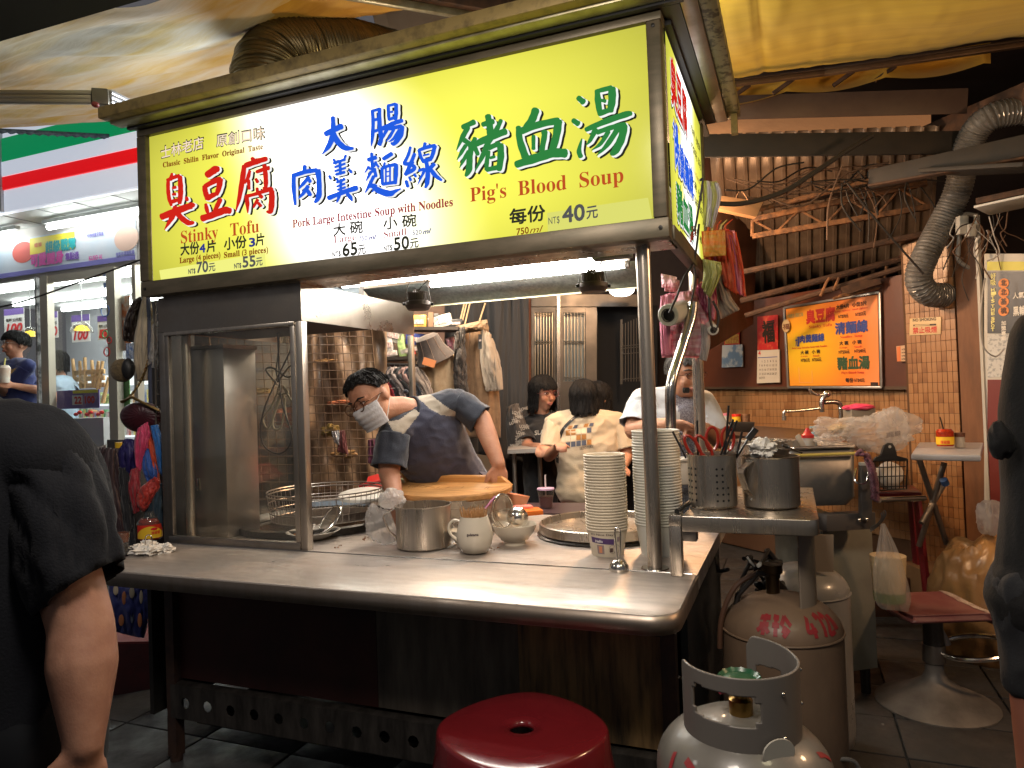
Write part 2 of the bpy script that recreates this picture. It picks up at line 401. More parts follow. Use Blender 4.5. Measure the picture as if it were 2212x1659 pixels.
# roof / soffit box under the sign
g=G(); g.bx((-2.37,2.13,2.385),(-.30,3.15,2.40)); g.fin('roof_sheet',DARK,cart)
g=G(); g.bx((-2.34,2.115,1.742),(-1.5,2.30,1.765)); g.bx((-1.5,2.115,1.742),(-.33,2.26,1.765)); g.fin('soffit_lip',STEEL,cart)
g=G(); g.bx((-.35,2.27,1.745),(-.315,3.02,1.80)); g.fin('side_beam',mat('grimy_beam',(.10,.08,.08),.4,.7,col2=(.05,.04,.04),scale=9,bump=.05),cart)
g=G(); g.bx((-2.34,2.30,1.96),(-.36,3.05,1.975)); g.fin('inner_ceiling',mat('inner_ceiling',(.16,.11,.07),.6,0,col2=(.10,.07,.04),scale=6),cart)
g=G(); g.bx((-2.36,2.3,1.80),(-2.345,3.05,1.96)); g.fin('inner_side',STEELD,cart)
# ================= lightbox sign =================
YS=2.08
sign=thing('lightbox_sign','big glowing yellow and white lightbox sign with red, blue and green brush characters','sign',(-1.33,2.1,1.75))
def signface_mat(name,axis='x',white=(-1.62,-.98),lo=-2.34,hi=-.36):
    m=bpy.data.materials.new(name); m.use_nodes=True; nt=m.node_tree; N=nt.nodes; L=nt.links; N.clear()
    tc=N.new('ShaderNodeTexCoord'); sp=N.new('ShaderNodeSeparateXYZ'); L.new(tc.outputs['UV'],sp.inputs[0])
    def math_(op,a,b=None,c=None):
        n=N.new('ShaderNodeMath'); n.operation=op
        for i,v in enumerate((a,b,c)):
            if v is None: continue
            if isinstance(v,(int,float)): n.inputs[i].default_value=v
            else: L.new(v,n.inputs[i])
        return n.outputs[0]
    u,vv=sp.outputs[0],sp.outputs[1]
    z=N.new('ShaderNodeTexNoise'); z.inputs['Scale'].default_value=1.6; z.inputs['Detail'].default_value=1; L.new(tc.outputs['UV'],z.inputs[0])
    # curved left and right limits of the printed white band
    k1=math_('MULTIPLY',math_('POWER',math_('ABSOLUTE',math_('SUBTRACT',vv,.35)),2.0),-.12 if axis=='x' else .2)
    left=math_('ADD',math_('ADD',math_('MULTIPLY',math_('SUBTRACT',.65,vv),.12),white[0]),math_('MULTIPLY',math_('SUBTRACT',z.outputs[0],.5),.06))
    right=math_('ADD',math_('ADD',white[1],math_('MULTIPLY',math_('SUBTRACT',.5,vv),.10)),k1)
    mr=N.new('ShaderNodeMapRange'); mr.interpolation_type='SMOOTHSTEP'; L.new(math_('SUBTRACT',u,left),mr.inputs[0]); mr.inputs[1].default_value=-.10; mr.inputs[2].default_value=.10
    m2=N.new('ShaderNodeMapRange'); m2.interpolation_type='SMOOTHSTEP'; L.new(math_('SUBTRACT',right,u),m2.inputs[0]); m2.inputs[1].default_value=-.12; m2.inputs[2].default_value=.12
    wf=math_('MULTIPLY',mr.outputs[0],m2.outputs[0])
    # tube glow: brighter in the middle of the box, dim in the last cm
    e1=N.new('ShaderNodeMapRange'); L.new(math_('MULTIPLY',u,math_('SUBTRACT',1.0,u)),e1.inputs[0]); e1.inputs[1].default_value=0; e1.inputs[2].default_value=.2; e1.inputs[3].default_value=.62; e1.inputs[4].default_value=1.0
    e2=N.new('ShaderNodeMapRange'); L.new(math_('MULTIPLY',vv,math_('SUBTRACT',1.0,vv)),e2.inputs[0]); e2.inputs[1].default_value=0; e2.inputs[2].default_value=.2; e2.inputs[3].default_value=.80; e2.inputs[4].default_value=1.0
    gl=math_('MULTIPLY',e1.outputs[0],e2.outputs[0])
    mx=N.new('ShaderNodeMix'); mx.data_type='RGBA'; L.new(wf,mx.inputs[0]); mx.inputs[6].default_value=(.90,.87,.10,1); mx.inputs[7].default_value=(1,.97,.95,1)
    em=N.new('ShaderNodeEmission'); L.new(mx.outputs[2],em.inputs[0])
    L.new(math_('MULTIPLY',gl,math_('ADD',.78,math_('MULTIPLY',wf,.85))),em.inputs[1])
    g=N.new('ShaderNodeBsdfGlossy'); g.inputs[1].default_value=.15; g.inputs[0].default_value=(.04,.04,.04,1)
    ad=N.new('ShaderNodeAddShader'); L.new(em.outputs[0],ad.inputs[0]); L.new(g.outputs[0],ad.inputs[1])
    o=N.new('ShaderNodeOutputMaterial'); L.new(ad.outputs[0],o.inputs[0]); MATS[name]=m; return m
def uvquad(name,a,b,c,d,m,parent,nu=1,nv=1):
    me=bpy.data.meshes.new(name); o0=wloc(parent) if parent is not None else Vector(); me.from_pydata([tuple(Vector(p)-o0) for p in (a,b,c,d)],[],[(0,1,2,3)])
    uv=me.uv_layers.new(name='UV')
    for i,t in enumerate(((0,0),(1,0),(1,1),(0,1))): uv.data[i].uv=t
    me.materials.append(m); o=bpy.data.objects.new(name,me); COL.objects.link(o); o.parent=parent; return o
SF=signface_mat('sign_front_print','x',(.27,.60))
uvquad('light_panel',(-2.337,YS,1.80),(-.362,YS,1.787),(-.366,YS,2.381),(-2.337,YS,2.374),SF,sign)
SS=signface_mat('sign_side_print','y',(.30,.68))
uvquad('side_light_panel',(-.318,2.13,1.79),(-.318,2.96,1.79),(-.318,2.96,2.37),(-.318,2.13,2.37),SS,sign)
YT=mat('sticker_yellow',(.5,.5,.1),.5)
PATCH=glow('pale_price_sticker',(.70,.70,.16),1.0)
rawmesh('price_sticker',[V(1182,460,Y=YS-.002),V(1400,427,Y=YS-.002),V(1412,489,Y=YS-.002),V(1184,516,Y=YS-.002)],[(0,1,2,3)],PATCH,sign)
rawmesh('price_sticker',[V(344,584,Y=YS-.002),V(573,546,Y=YS-.002),V(575,583,Y=YS-.002),V(349,613,Y=YS-.002)],[(0,1,2,3)],glow('pale_price_sticker_left',(.86,.86,.22),1.0),sign)
# frame of the sign
g=G(); yf0=YS-.006
g.bx((-2.385,yf0-.012,1.742),(-.318,2.125,1.7995),.003); g.fin('frame_rail',BRONZE,sign,label='bottom rail of the frame')
g=G(); g.bx((-2.385,yf0-.012,2.375),(-.318,2.125,2.40),.003); g.fin('frame_rail',BRONZE,sign,label='top rail of the frame')
g=G(); g.bx((-2.385,yf0-.013,1.801),(-2.339,2.125,2.374),.003); g.fin('frame_stile',BRONZE,sign)
g=G(); g.bx((-.362,yf0-.013,1.801),(-.322,2.126,2.374),.003); g.fin('frame_stile',BRONZE,sign)
g=G(); g.bx((-.325,2.128,1.745),(-.312,3.0,1.789),.002); g.fin('side_frame_rail',BRONZE,sign)
g=G(); g.bx((-.33,2.961,1.79),(-.308,2.99,2.38),.002); g.fin('side_frame_stile',BRONZE,sign)
for x,z in ((-2.36,1.77),(-.342,1.77),(-.342,2.388-.03)):
    g=G(); g.lathe([(.006,0),(.006,.003),(.001,.004)],(x,yf0-.0135,z),(0,-1,0),8); g.fin('screw',DARK,sign)
g=G(); g.bx((-2.37,2.125,2.36),(-.33,3.0,2.383)); g.fin('sign_back_top',DARK,sign)
# overhanging roof rim with its trims
roof=thing('cart_canopy_roof','flat dark metal roof rim overhanging the glowing sign','canopy roof',(-1.3,2.4,2.4))
g=G(); g.bx((-2.43,1.93,2.412),(-.215,1.975,2.455),.003); g.fin('front_fascia',RUSTY,roof)
g=G(); g.bx((-2.425,1.976,2.405),(-.22,2.03,2.425),.003); g.fin('front_gutter',TRIM,roof)
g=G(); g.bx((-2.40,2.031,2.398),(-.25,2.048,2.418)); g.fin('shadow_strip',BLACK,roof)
g=G(); g.bx((-2.39,2.049,2.4025),(-.30,2.12,2.412)); g.fin('soffit_strip',BRONZE,roof)
g=G(); g.bx((-.215,1.93,2.41),(-.165,3.06,2.455),.003); g.fin('side_fascia',mat('spotted_trim',(.20,.18,.10),.5,.4,col2=(.06,.05,.03),scale=30,contrast=(.5,.6)),roof)
g=G(); g.bx((-.262,2.03,2.40),(-.2155,3.05,2.42),.003); g.fin('side_gutter',STEELD,roof)
g=G(); g.bx((-.31,2.05,2.398),(-.263,3.04,2.41)); g.fin('side_soffit_strip',BLACK,roof)
g=G(); g.bx((-2.43,1.9765,2.426),(-.216,3.06,2.455)); g.fin('roof_top',DARK,roof)
g=G(); g.bx((-.20,3.0,2.33),(-.175,3.03,2.41)); g.fin('bracket',RUSTY,roof)
# ---- brush lettering traced as strokes ----
RED=glow('sign_red_ink',(.62,.018,.010),1.0); BLUE=glow('sign_blue_ink',(.018,.11,.74),1.0); GREEN=glow('sign_green_ink',(.030,.22,.050),1.0)
INKW=glow('sign_white_outline',(.92,.93,.90),1.0); INKB=glow('sign_black_shadow',(.022,.022,.014),1.0)
def strokes(tr,items,m,name,lab,plane=YS,off=((1,0),(0,0)),sc=1.0):
    """tr(x,y)->point on plane"""
    P_=[];F_=[]; lay=[0]
    for st in items:
        pts=spline([Vector((x,y,w)) for x,y,w in st],5)
        n=len(pts); L=[];Rr=[]
        base=len(P_)
        zoff=lay[0]*.00009; lay[0]+=1
        def put(x,y): q=tr(x,y); P_.append(Vector((q.x,q.y-zoff,q.z))); return len(P_)-1
        for i,p in enumerate(pts):
            t=pts[min(i+1,n-1)]-pts[max(i-1,0)]; t.z=0
            if t.length<1e-6: t=Vector((1,0,0))
            t.normalize(); nn=Vector((-t.y,t.x,0)); w=max(p.z,2)*.5*sc*(1+.05*math.sin(i*1.7+base))
            L.append(put(p.x+nn.x*w,p.y+nn.y*w)); Rr.append(put(p.x-nn.x*w,p.y-nn.y*w))
            if i in (0,n-1):
                sg=-1 if i==0 else 1; cap=[]
                for k in (1,2,3):
                    a=math.pi*k/4; dx=nn*math.cos(a)*w+t*(sg*math.sin(a)*w*.62); cap.append(put(p.x+dx.x,p.y+dx.y))
                F_.append((L[-1],cap[0],cap[1],cap[2],Rr[-1]))
        for i in range(n-1): F_.append((L[i],L[i+1],Rr[i+1],Rr[i]))
    return rawmesh(name,P_,F_,m,sign,lab)
def brush(items,ox,oy,s,m,lab,dx,dy,grow):
    v=.8640625
    def tr(ax,ay,yy): return lambda x,y: V((ox+(x+ax)*s)*v,(oy+(y+ay)*s)*v,Y=yy)
    big=[[(x,y,w+grow) for x,y,w in st] for st in items]
    strokes(tr(dx*1.7,dy*1.6,YS-.0015),[[(x,y,w+grow*1.1) for x,y,w in st] for st in items],INKB,'character_shadow','black drop shadow of '+lab)
    big2=[[(x,y,w+grow*1.1) for x,y,w in st] for st in items]
    strokes(tr(dx*.75,dy*.75,YS-.006),big2,INKW,'character_outline','white outline of '+lab)
    strokes(tr(0,0,YS-.0105),items,m,'brush_character',lab)
A_=[ [[(325,350,40),(315,400,60),(300,450,70)],[(265,450,60),(262,600,65),(280,760,65),(315,870,45)],[(250,460,60),(340,420,62),(440,385,60)],[(455,400,75),(465,550,85),(465,700,85),(450,830,70)],[(335,590,40),(385,572,55)],[(335,690,40),(380,685,55)],[(310,815,70),(450,770,60)],[(560,740,55),(575,785,60)],[(160,1055,110),(400,960,110),(640,875,105),(680,880,60)],[(385,900,90),(340,1040,90),(270,1160,60),(205,1265,12)],[(390,960,90),(480,1070,90),(590,1150,90),(680,1150,50)]],
 [[(895,375,110),(1030,285,125),(1075,295,90)],[(855,560,80),(870,650,90),(900,760,80)],[(860,560,75),(1000,480,90),(1110,440,90)],[(1110,450,100),(1090,580,90),(1050,690,70)],[(900,750,100),(1000,700,80),(1070,670,60)],[(875,850,50),(890,920,70),(905,980,60)],[(1115,770,75),(1070,860,80),(1020,960,60)],[(820,1080,110),(1000,1020,110),(1180,950,120),(1270,960,100)]],
 [[(1625,100,60),(1680,165,90)],[(1520,220,90),(1700,155,95),(1860,110,80)],[(1500,230,80),(1470,450,90),(1420,750,70),(1365,960,18)],[(1590,310,50),(1560,420,65),(1510,510,30)],[(1570,460,60),(1580,600,50)],[(1700,325,60),(1850,270,70),(1900,265,70)],[(1830,220,70),(1850,400,80),(1850,560,70),(1810,590,40)],[(1690,440,50),(1720,490,60)],[(1710,590,50),(1720,660,60)],[(1540,720,60),(1700,680,60),(1900,610,80),(1950,620,80)],[(1540,720,70),(1555,850,70),(1560,990,20)],[(1950,640,90),(1950,800,100),(1930,960,90),(1870,970,40)],[(1740,680,50),(1790,740,65)],[(1720,780,60),(1680,850,50),(1655,905,30)],[(1730,830,50),(1775,880,55)]] ]
for it,l in zip(A_,('red stinky character','red bean character','red curd character')): brush(it,380,380,340/2212,RED,l,34,16,16)
B_=[ [[(695,280,55),(700,400,65),(690,530,75),(640,660,70),(548,772,8)],[(600,500,75),(720,440,75),(810,400,80)],[(700,490,70),(760,600,80),(850,680,75),(960,690,40)]],
 [[(1215,195,45),(1225,350,50),(1215,550,50),(1195,675,10)],[(1310,165,45),(1310,350,60),(1330,550,60),(1310,640,60)],[(1210,200,40),(1310,170,40)],[(1225,320,42),(1310,300,42)],[(1225,470,42),(1320,440,42)],[(1425,130,45),(1430,250,45),(1435,310,40)],[(1420,130,40),(1520,105,40)],[(1530,110,50),(1530,230,55),(1520,310,50)],[(1440,215,26),(1485,208,30)],[(1435,312,42),(1520,280,45)],[(1350,430,60),(1500,360,60),(1610,325,55)],[(1420,420,55),(1370,520,40),(1345,585,10)],[(1440,430,55),(1600,400,55)],[(1610,405,60),(1590,520,70),(1510,625,60),(1470,625,40)],[(1500,440,45),(1450,540,36),(1400,600,8)],[(1570,450,42),(1500,560,40),(1425,612,8)]],
 [[(325,920,50),(320,1010,60)],[(180,1040,55),(180,1200,60),(200,1430,36)],[(170,1050,60),(330,1000,60),(480,975,60)],[(500,985,80),(515,1150,70),(510,1320,75),(460,1400,40)],[(380,1070,48),(310,1150,52),(245,1230,14)],[(365,1080,45),(400,1130,50)],[(370,1190,52),(300,1290,50),(245,1350,12)],[(360,1240,52),(400,1305,55)]],
 [[(705,835,34),(738,890,34)],[(865,780,34),(838,850,34)],[(705,885,38),(855,835,40)],[(720,938,32),(855,892,34)],[(722,990,32),(862,948,34)],[(790,860,40),(797,1030,40)],[(735,1035,36),(852,1003,40)],[(650,1052,38),(668,1092,36)],[(922,978,42),(940,1008,38)],[(742,1082,34),(765,1120,30)],[(845,1085,34),(820,1120,30)],[(748,1140,36),(852,1098,38)],[(750,1193,30),(855,1155,32)],[(760,1238,30),(862,1203,32)],[(805,1110,38),(802,1270,40)],[(640,1345,66),(830,1270,62),(1010,1210,74)],[(790,1290,54),(762,1380,30),(738,1408,8)],[(890,1290,50),(930,1340,58),(950,1382,26)]],
 [[(1160,840,56),(1262,810,56)],[(1205,752,42),(1215,900,46),(1222,1000,44)],[(1165,935,40),(1110,1020,10)],[(1165,935,38),(1192,965,30)],[(1262,870,38),(1240,930,30)],[(1262,890,36),(1300,935,30)],[(1200,1000,40),(1165,1060,36),(1128,1125,10)],[(1245,960,42),(1265,1060,44)],[(1235,1060,46),(1170,1190,46),(1112,1288,8)],[(1170,1190,52),(1262,1185,50),(1212,1268,14)],[(1195,1165,50),(1300,1245,80),(1440,1285,86),(1520,1252,50),(1590,1222,20)],[(1362,830,56),(1470,762,62)],[(1380,880,34),(1368,930,32)],[(1345,960,44),(1350,1160,44)],[(1340,962,42),(1420,925,42),(1520,902,50)],[(1530,905,58),(1530,1020,58),(1518,1150,52)],[(1350,1162,46),(1505,1140,46)],[(1397,930,26),(1397,1130,26)],[(1452,920,26),(1452,1120,26)],[(1397,1003,18),(1452,992,18)],[(1397,1062,18),(1452,1052,18)]],
 [[(1715,672,38),(1690,770,46),(1632,888,46)],[(1632,895,46),(1700,892,50),(1752,870,46)],[(1772,762,46),(1722,890,56),(1652,1038,50)],[(1650,1030,54),(1770,958,54),(1738,905,50)],[(1660,1120,48),(1682,1192,46)],[(1702,1070,38),(1722,1110,40)],[(1768,1030,38),(1788,1062,38)],[(1910,622,46),(1898,690,46)],[(1830,715,46),(1855,800,46),(1890,872,44)],[(1830,712,44),(1950,672,52),(2040,652,46)],[(2040,662,56),(2012,770,56),(1985,835,48)],[(1882,862,54),(1990,832,54)],[(1890,785,26),(1965,765,26)],[(1930,880,56),(1948,1000,62),(1940,1140,62),(1915,1208,32)],[(1830,985,38),(1905,968,44),(1850,1090,30),(1812,1178,8)],[(2032,900,54),(1978,952,52)],[(1980,960,56),(2050,1050,58),(2128,1110,36)]] ]
for it,l in zip(B_,('blue big character','blue intestine character','blue meat character','blue thick soup character','blue flour character','blue thread character')): brush(it,700,240,420/2212,BLUE,l,30,12,12)
C_=[ [[(170,590,60),(300,530,65)],[(230,590,60),(170,700,60),(98,855,10)],[(190,740,60),(260,810,60),(250,950,70),(240,1080,76),(205,1150,36)],[(205,800,45),(150,890,40),(102,968,8)],[(235,870,45),(180,970,42),(132,1058,8)],[(262,770,50),(310,830,58),(345,905,46)],[(312,718,50),(282,790,56)],[(460,460,70),(480,560,80),(490,700,80)],[(400,560,60),(520,525,65)],[(330,780,76),(480,710,80),(660,640,80)],[(612,510,46),(560,620,60),(470,760,66),(400,920,58),(312,1098,12)],[(470,870,46),(450,980,54),(445,1080,48)],[(470,830,60),(590,780,60)],[(605,795,76),(610,930,80),(590,1080,66)],[(490,945,36),(540,930,36)],[(450,1080,56),(600,1050,56)]],
 [[(1010,390,90),(970,500,90),(890,600,70)],[(810,590,60),(830,750,80),(890,930,90)],[(830,640,80),(1050,560,80),(1270,515,80)],[(1270,525,96),(1250,680,90),(1200,860,86)],[(985,690,46),(985,840,46)],[(1110,640,76),(1110,700,66),(1080,860,66)],[(790,1020,80),(1000,950,106),(1200,890,106),(1350,890,106)]],
 [[(1500,250,60),(1560,300,72)],[(1440,510,58),(1500,550,66)],[(1542,722,14),(1510,860,56),(1530,930,56)],[(1720,170,60),(1730,300,76),(1750,440,56)],[(1720,175,50),(1880,135,60)],[(1890,145,90),(1890,280,90),(1870,400,76)],[(1765,280,36),(1812,290,46)],[(1740,435,66),(1870,390,60)],[(1590,620,56),(1800,530,70),(2060,440,72),(2112,442,46)],[(1700,615,66),(1640,740,46),(1592,798,8)],[(1720,650,56),(1900,590,60),(2040,560,60)],[(2030,575,86),(2000,720,90),(1930,860,86),(1880,900,50)],[(1850,640,56),(1760,780,46),(1652,858,8)],[(1960,605,66),(1830,800,56),(1712,918,8)]] ]
for it,l in zip(C_,('green pig character','green blood character','green soup character')): brush(it,1120,190,480/2212,GREEN,l,26,18,12)
# ---- printed lines ----
UPZ=Vector((0,0,1)); NF=Vector((0,-1,0))
def line(s,a,b,hpx,m,cap=.70,box=False,bp=0,slant=0,dy=.002):
    A=V(*a,Y=YS-dy);B=V(*b,Y=YS-dy); T=V(a[0],a[1]-hpx,Y=YS-dy)
    return text(s,A,B,T.z-A.z,UPZ,NF,m,sign,cap=cap,box=box,boldpx=bp,slant=slant)
BRN=glow('sign_brown_ink',(.23,.045,.006),1.0); BRR=glow('sign_rust_ink',(.50,.075,.018),1.0); PNK=glow('sign_dusty_red_ink',(.34,.05,.06),1.0); BLKI=glow('sign_black_ink',(.03,.03,.02),1.0); NAVY=glow('sign_navy_ink',(.03,.04,.25),1.0); GRYI=glow('sign_grey_ink',(.09,.09,.09),1.0)
for s_,p in (('士林老店',((347,345),(440,322),28)),('原創口味',((467,319),(572,301),28))):
    line(s_,*p,BLKI,box=True,bp=.05); line(s_,(p[0][0]+1.2,p[0][1]-1.5),(p[1][0]-1.2,p[1][1]-1.5),p[2]-3,glow('sign_cream_ink',(.95,.75,.55),1.0),box=True,bp=.015,dy=.0042)
line(bold('Classic  Shilin  Flavor  Original  Taste'),(352,362),(568,322),11,BRN,bp=.03)
line(bold('Stinky   Tofu'),(391,526),(560,501),27,BRR)
line('大份',(390,553),(430,548),26,BLKI,box=True,bp=.045); line('片',(446,546),(466,543),25,BLKI,box=True,bp=.045); line('4',(431,546),(443,545),18,NAVY,bp=.05)
line('小份',(484,541),(532,535),26,BLKI,box=True,bp=.045); line('片',(552,532),(571,529),26,BLKI,box=True,bp=.045); line('3',(538,533),(550,532),18,NAVY,bp=.05)
line(bold('Large (4 pieces)'),(388,569),(476,556),12,BRN,bp=.03); line(bold('Small (3 pieces)'),(484,557),(579,545),12,BRN,bp=.03)
for (a,b,c,d,n) in ((407,592,425,22,'70'),(506,580,523,22,'55')):
    pass
line('NT$',(407,592),(422,590),10,GRYI,bp=.05); line('70',(425,590),(449,587),23,GRYI,bp=.04); line('元',(451,587),(465,585),17,GRYI,box=True,bp=.03)
line('NT$',(506,580),(521,578),10,GRYI,bp=.05); line('55',(524,578),(551,575),23,GRYI,bp=.04); line('元',(553,575),(567,573),17,GRYI,box=True,bp=.03)
line(bold('Pork Large Intestine Soup with Noodles'),(632,492),(978,445),17,PNK,bp=.03)
line('大 碗',(720,511),(783,503),27,BLKI,box=True,bp=.035); line('小 碗',(828,497),(899,489),27,BLKI,box=True,bp=.035)
line(bold('Large'),(721,525),(769,519),15,PNK); line(bold('Small'),(829,514),(878,507),15,PNK)
line('750',(775,521),(794,519),10,NAVY,bp=.02); line('ml',(796,519),(809,517),10,NAVY,bp=.05,slant=.3)
line('520',(891,508),(911,506),10,NAVY,bp=.02); line('ml',(913,506),(927,504),10,NAVY,bp=.05,slant=.3)
line('NT$',(718,556),(736,553),11,GRYI,bp=.05); line('65',(740,554),(771,550),27,BLKI,bp=.04); line('元',(773,551),(790,548),20,BLKI,box=True,bp=.03)
line('NT$',(829,543),(847,540),11,GRYI,bp=.05); line('50',(851,541),(883,537),27,BLKI,bp=.04); line('元',(886,537),(904,534),20,BLKI,box=True,bp=.03)
line(bold("Pig's  Blood  Soup"),(1016,436),(1347,393),31,BRR)
line('每份',(1101,487),(1177,476),34,BLKI,box=True,bp=.04); line('750',(1116,508),(1142,504),14,BRN,bp=.03); line('ml',(1144,504),(1167,501),14,BRN,slant=.3)
line('NT$',(1185,485),(1209,481),15,GRYI,dy=.005); line('40',(1215,482),(1262,475),34,GRYI,bp=.04,dy=.005); line('元',(1267,474),(1291,470),26,GRYI,box=True,bp=.03,dy=.005)
# side panel print (foreshortened copy of the front)
def sline(s,y0,y1,z0,z1,m,bp=.05,cap=None,dx=.002):
    a=Vector((-.318+dx,y0,z0)); b=Vector((-.318+dx,y1,z0)); return text(s,a,b,z1-z0,UPZ,X3,m,sign,box=(cap is None),boldpx=bp,cap=cap or .7)
def sblock(s,y0,y1,z0,z1,m):
    sline(s,y0+.012,y1+.012,z0-.008,z1-.008,INKB,.07,dx=.001); sline(s,y0+.005,y1+.005,z0-.003,z1-.003,INKW,.09,dx=.003); sline(s,y0,y1,z0,z1,m,.06,dx=.005)
sblock('臭豆腐',2.17,2.52,2.17,2.32,RED); sblock('大腸',2.18,2.28,2.07,2.13,BLUE); sblock('肉羹麵線',2.20,2.62,1.98,2.09,BLUE); sblock('豬血湯',2.20,2.58,1.82,1.94,GREEN)
sline(bold('Stinky Tofu'),2.22,2.48,2.125,2.15,BRR,0,.7)
for i,(s_,z) in enumerate((('大份4片  小份3片',2.24),('NT$70元  55元',2.17),('大碗  小碗',2.04),('NT$65元  50元',1.98),('每份 40元',1.86))): sline(s_,2.62,2.92,z,z+.035,BLKI,.03)
sline(bold('Pork Large Intestine Soup'),2.62,2.93,2.10,2.12,PNK,0,.7)
# ================= glass cabinet =================
cab=thing('glass_cabinet','steel framed frying cabinet with smeared glass and deep steel hood at counter left','cabinet',(-2.0,2.4,ZC))
xl,xr,yf,yb=-2.37,-1.668,2.13,2.96
g=G(); g.bx((xl,yf,1.602),(xr,yf+.003,1.742)); g.bx((xr-.003,yf+.0035,1.602),(xr,yb,1.742)); g.bx((xl,yf+.0035,1.602),(xl+.003,yb,1.742)); g.fin('hood',mat('hood_steel',(.38,.34,.29),.33,1,col2=(.28,.24,.20),scale=4,rvar=.12,bump=.03,bscale=30),cab)
g=G(); g.bx((xl+.004,yf+.004,1.606),(xr-.004,yf+.5,1.609)); g.fin('hood_underside',DARK,cab)
g=G(); g.bx((xr-.03,yf-.002,ZC+.001),(xr,yf+.03,1.60),.002); g.fin('corner_post',STEEL,cab)
g=G(); g.bx((xr-.052,yf-.004,ZC+.03),(xr-.031,yf+.014,1.585),.002); g.fin('door_stile',STEEL,cab)
g=G(); g.bx((xl,yf-.002,ZC+.001),(xl+.03,yf+.03,1.60),.002); g.fin('corner_post',STEELD,cab)
g=G(); g.bx((xl+.031,yf-.004,ZC+.03),(xl+.052,yf+.014,1.585),.002); g.fin('door_stile',STEELD,cab)
g=G(); g.bx((xl+.031,yf-.006,ZC+.001),(xr-.031,yf+.02,ZC+.029),.002); g.fin('bottom_rail',STEELD,cab)
g=G(); g.bx((xl+.031,yf-.006,1.586),(xr-.031,yf+.02,1.601),.002); g.fin('top_rail',STEEL,cab)
g=G(); g.bx((xl+.053,yf+.004,ZC+.031),(xr-.053,yf+.008,1.585)); g.fin('front_pane',PANE,cab)
g=G(); g.bx((xr-.022,yb-.03,ZC+.001),(xr,yb,1.60),.002); g.fin('back_post',STEELD,cab)
g=G(); g.bx((xl+.004,yf+.04,ZC+.01),(xl+.008,yb,1.6)); g.fin('side_pane',PANE,cab)
fc=thing('flue_column','tall closed steel box column standing behind the cabinet glass','flue box',(-2.3,2.42,ZC))
g=G(); g.bx((-2.335,2.245,ZC+.001),(-2.15,2.43,1.535),.003); g.fin('box_body',mat('column_steel',(.44,.41,.38),.36,.9,col2=(.34,.31,.28),scale=3,stretch=(1,1,.4),rvar=.1,bump=.02,bscale=30),fc)
g=G(); g.bx((-2.34,2.240,1.5355),(-2.145,2.435,1.55)); g.fin('box_lid',STEELD,fc)
g=G(); g.box((-2.30,2.243,.98),(.02,.006,.05),None,.002); g.fin('latch',CHROME,fc)
# coiled rope and dark wire
rp=thing('rope_bundle','pale knotted rope bundle hanging inside the frying cabinet','rope',V(600,735,Y=2.5))
def PL(pts,Y,n=6): return spline([V(x,y,Y=Y) for x,y in pts],n)
ROPE=mat('pale_rope',(.33,.28,.20),.8,bump=.3,scale=200)
for pts in ([(600,690),(602,760),(597,800),(605,828)],[(598,830),(575,800),(590,795),(622,815),(638,800),(628,790),(600,825)],[(605,830),(600,850),(622,848),(612,836),(640,885),(640,915),(622,915),(612,850)],[(603,840),(585,880),(568,905),(580,925),(598,880),(608,850)],[(606,848),(590,900),(592,925),(608,920),(616,860)]):
    g=G(); g.tube(PL(pts,2.5),.0045,8); g.fin('rope_loop',ROPE,rp)
g=G(); g.tube(PL([(645,690),(632,745),(600,815),(572,880),(563,930),(572,965),(600,980),(622,968),(630,940),(615,890),(606,850),(602,780),(600,720)],2.47),.0032,8); g.fin('dark_cord',mat('dark_cord',(.04,.03,.025),.6),rp)
# ================= fryer and basket =================
fr=thing('fryer_basin','greasy black round fryer basin sunk behind the cabinet glass','fryer',(-2.0,2.62,ZC))
g=G(); g.lathe([(.34,.004),(.34,.03),(.325,.035),(.30,.02),(.29,.006)],(-1.98,2.60,ZC),n=40); g.fin('basin_rim',GREASE,fr)
g=G(); g.lathe([(.0,.003),(.29,.003),(.30,.005)],(-1.98,2.60,ZC),n=40); g.fin('oil',mat('dark_oil',(.02,.012,.006),.08),fr)
g=G(); g.tube([Vector((-1.63,2.52,ZC+.05))+Vector((.05*math.cos(a/10*math.pi),.01,.05*math.sin(a/10*math.pi))) for a in range(11)],.006,8); g.fin('loop_handle',GREASE,fr)
bk=thing('wire_basket','round open wire draining basket resting over the fryer','basket',(-1.98,2.60,.83))
WIRE=mat('basket_wire',(.45,.40,.36),.35,1)
bc=Vector((-1.93,2.60,.80))
for z,r in ((.0,.235),(.035,.24),(.07,.245),(.105,.25),(.118,.25)):
    g=G(); g.tube([bc+Vector((r*math.cos(a*math.pi/24),r*math.sin(a*math.pi/24),z)) for a in range(48)],.0022 if z<.1 else .0032,6,closed=True); g.fin('hoop',WIRE,bk)
g=G()
for i in range(56):
    a=i*2*math.pi/56; d=Vector((math.cos(a),math.sin(a),0)); g.tube([bc+d*.235,bc+d*.25+Z3*.118],.0013,5)
o=g.fin('upright_wires',WIRE,bk); o['kind']='stuff'
g=G()
for i in range(-14,15):
    y=i*.016; h=math.sqrt(max(.235**2-y*y,0)); g.tube([bc+Vector((-h,y,0)),bc+Vector((h,y,0))],.0014,5)
o=g.fin('floor_wires',WIRE,bk); o['kind']='stuff'
fp=thing('foam_plate','white round lid lying in the wire basket','plate',(-1.80,2.68,.85))
g=G(); g.lathe([(0,.02),(.09,.02),(.115,.012),(.12,.0),(.115,0),(.09,.014),(0,.014)],(-1.80,2.70,.875),(.05,-.1,1),32); g.fin('plate_disc',mat('white_plate',(.75,.72,.66),.4),fp)
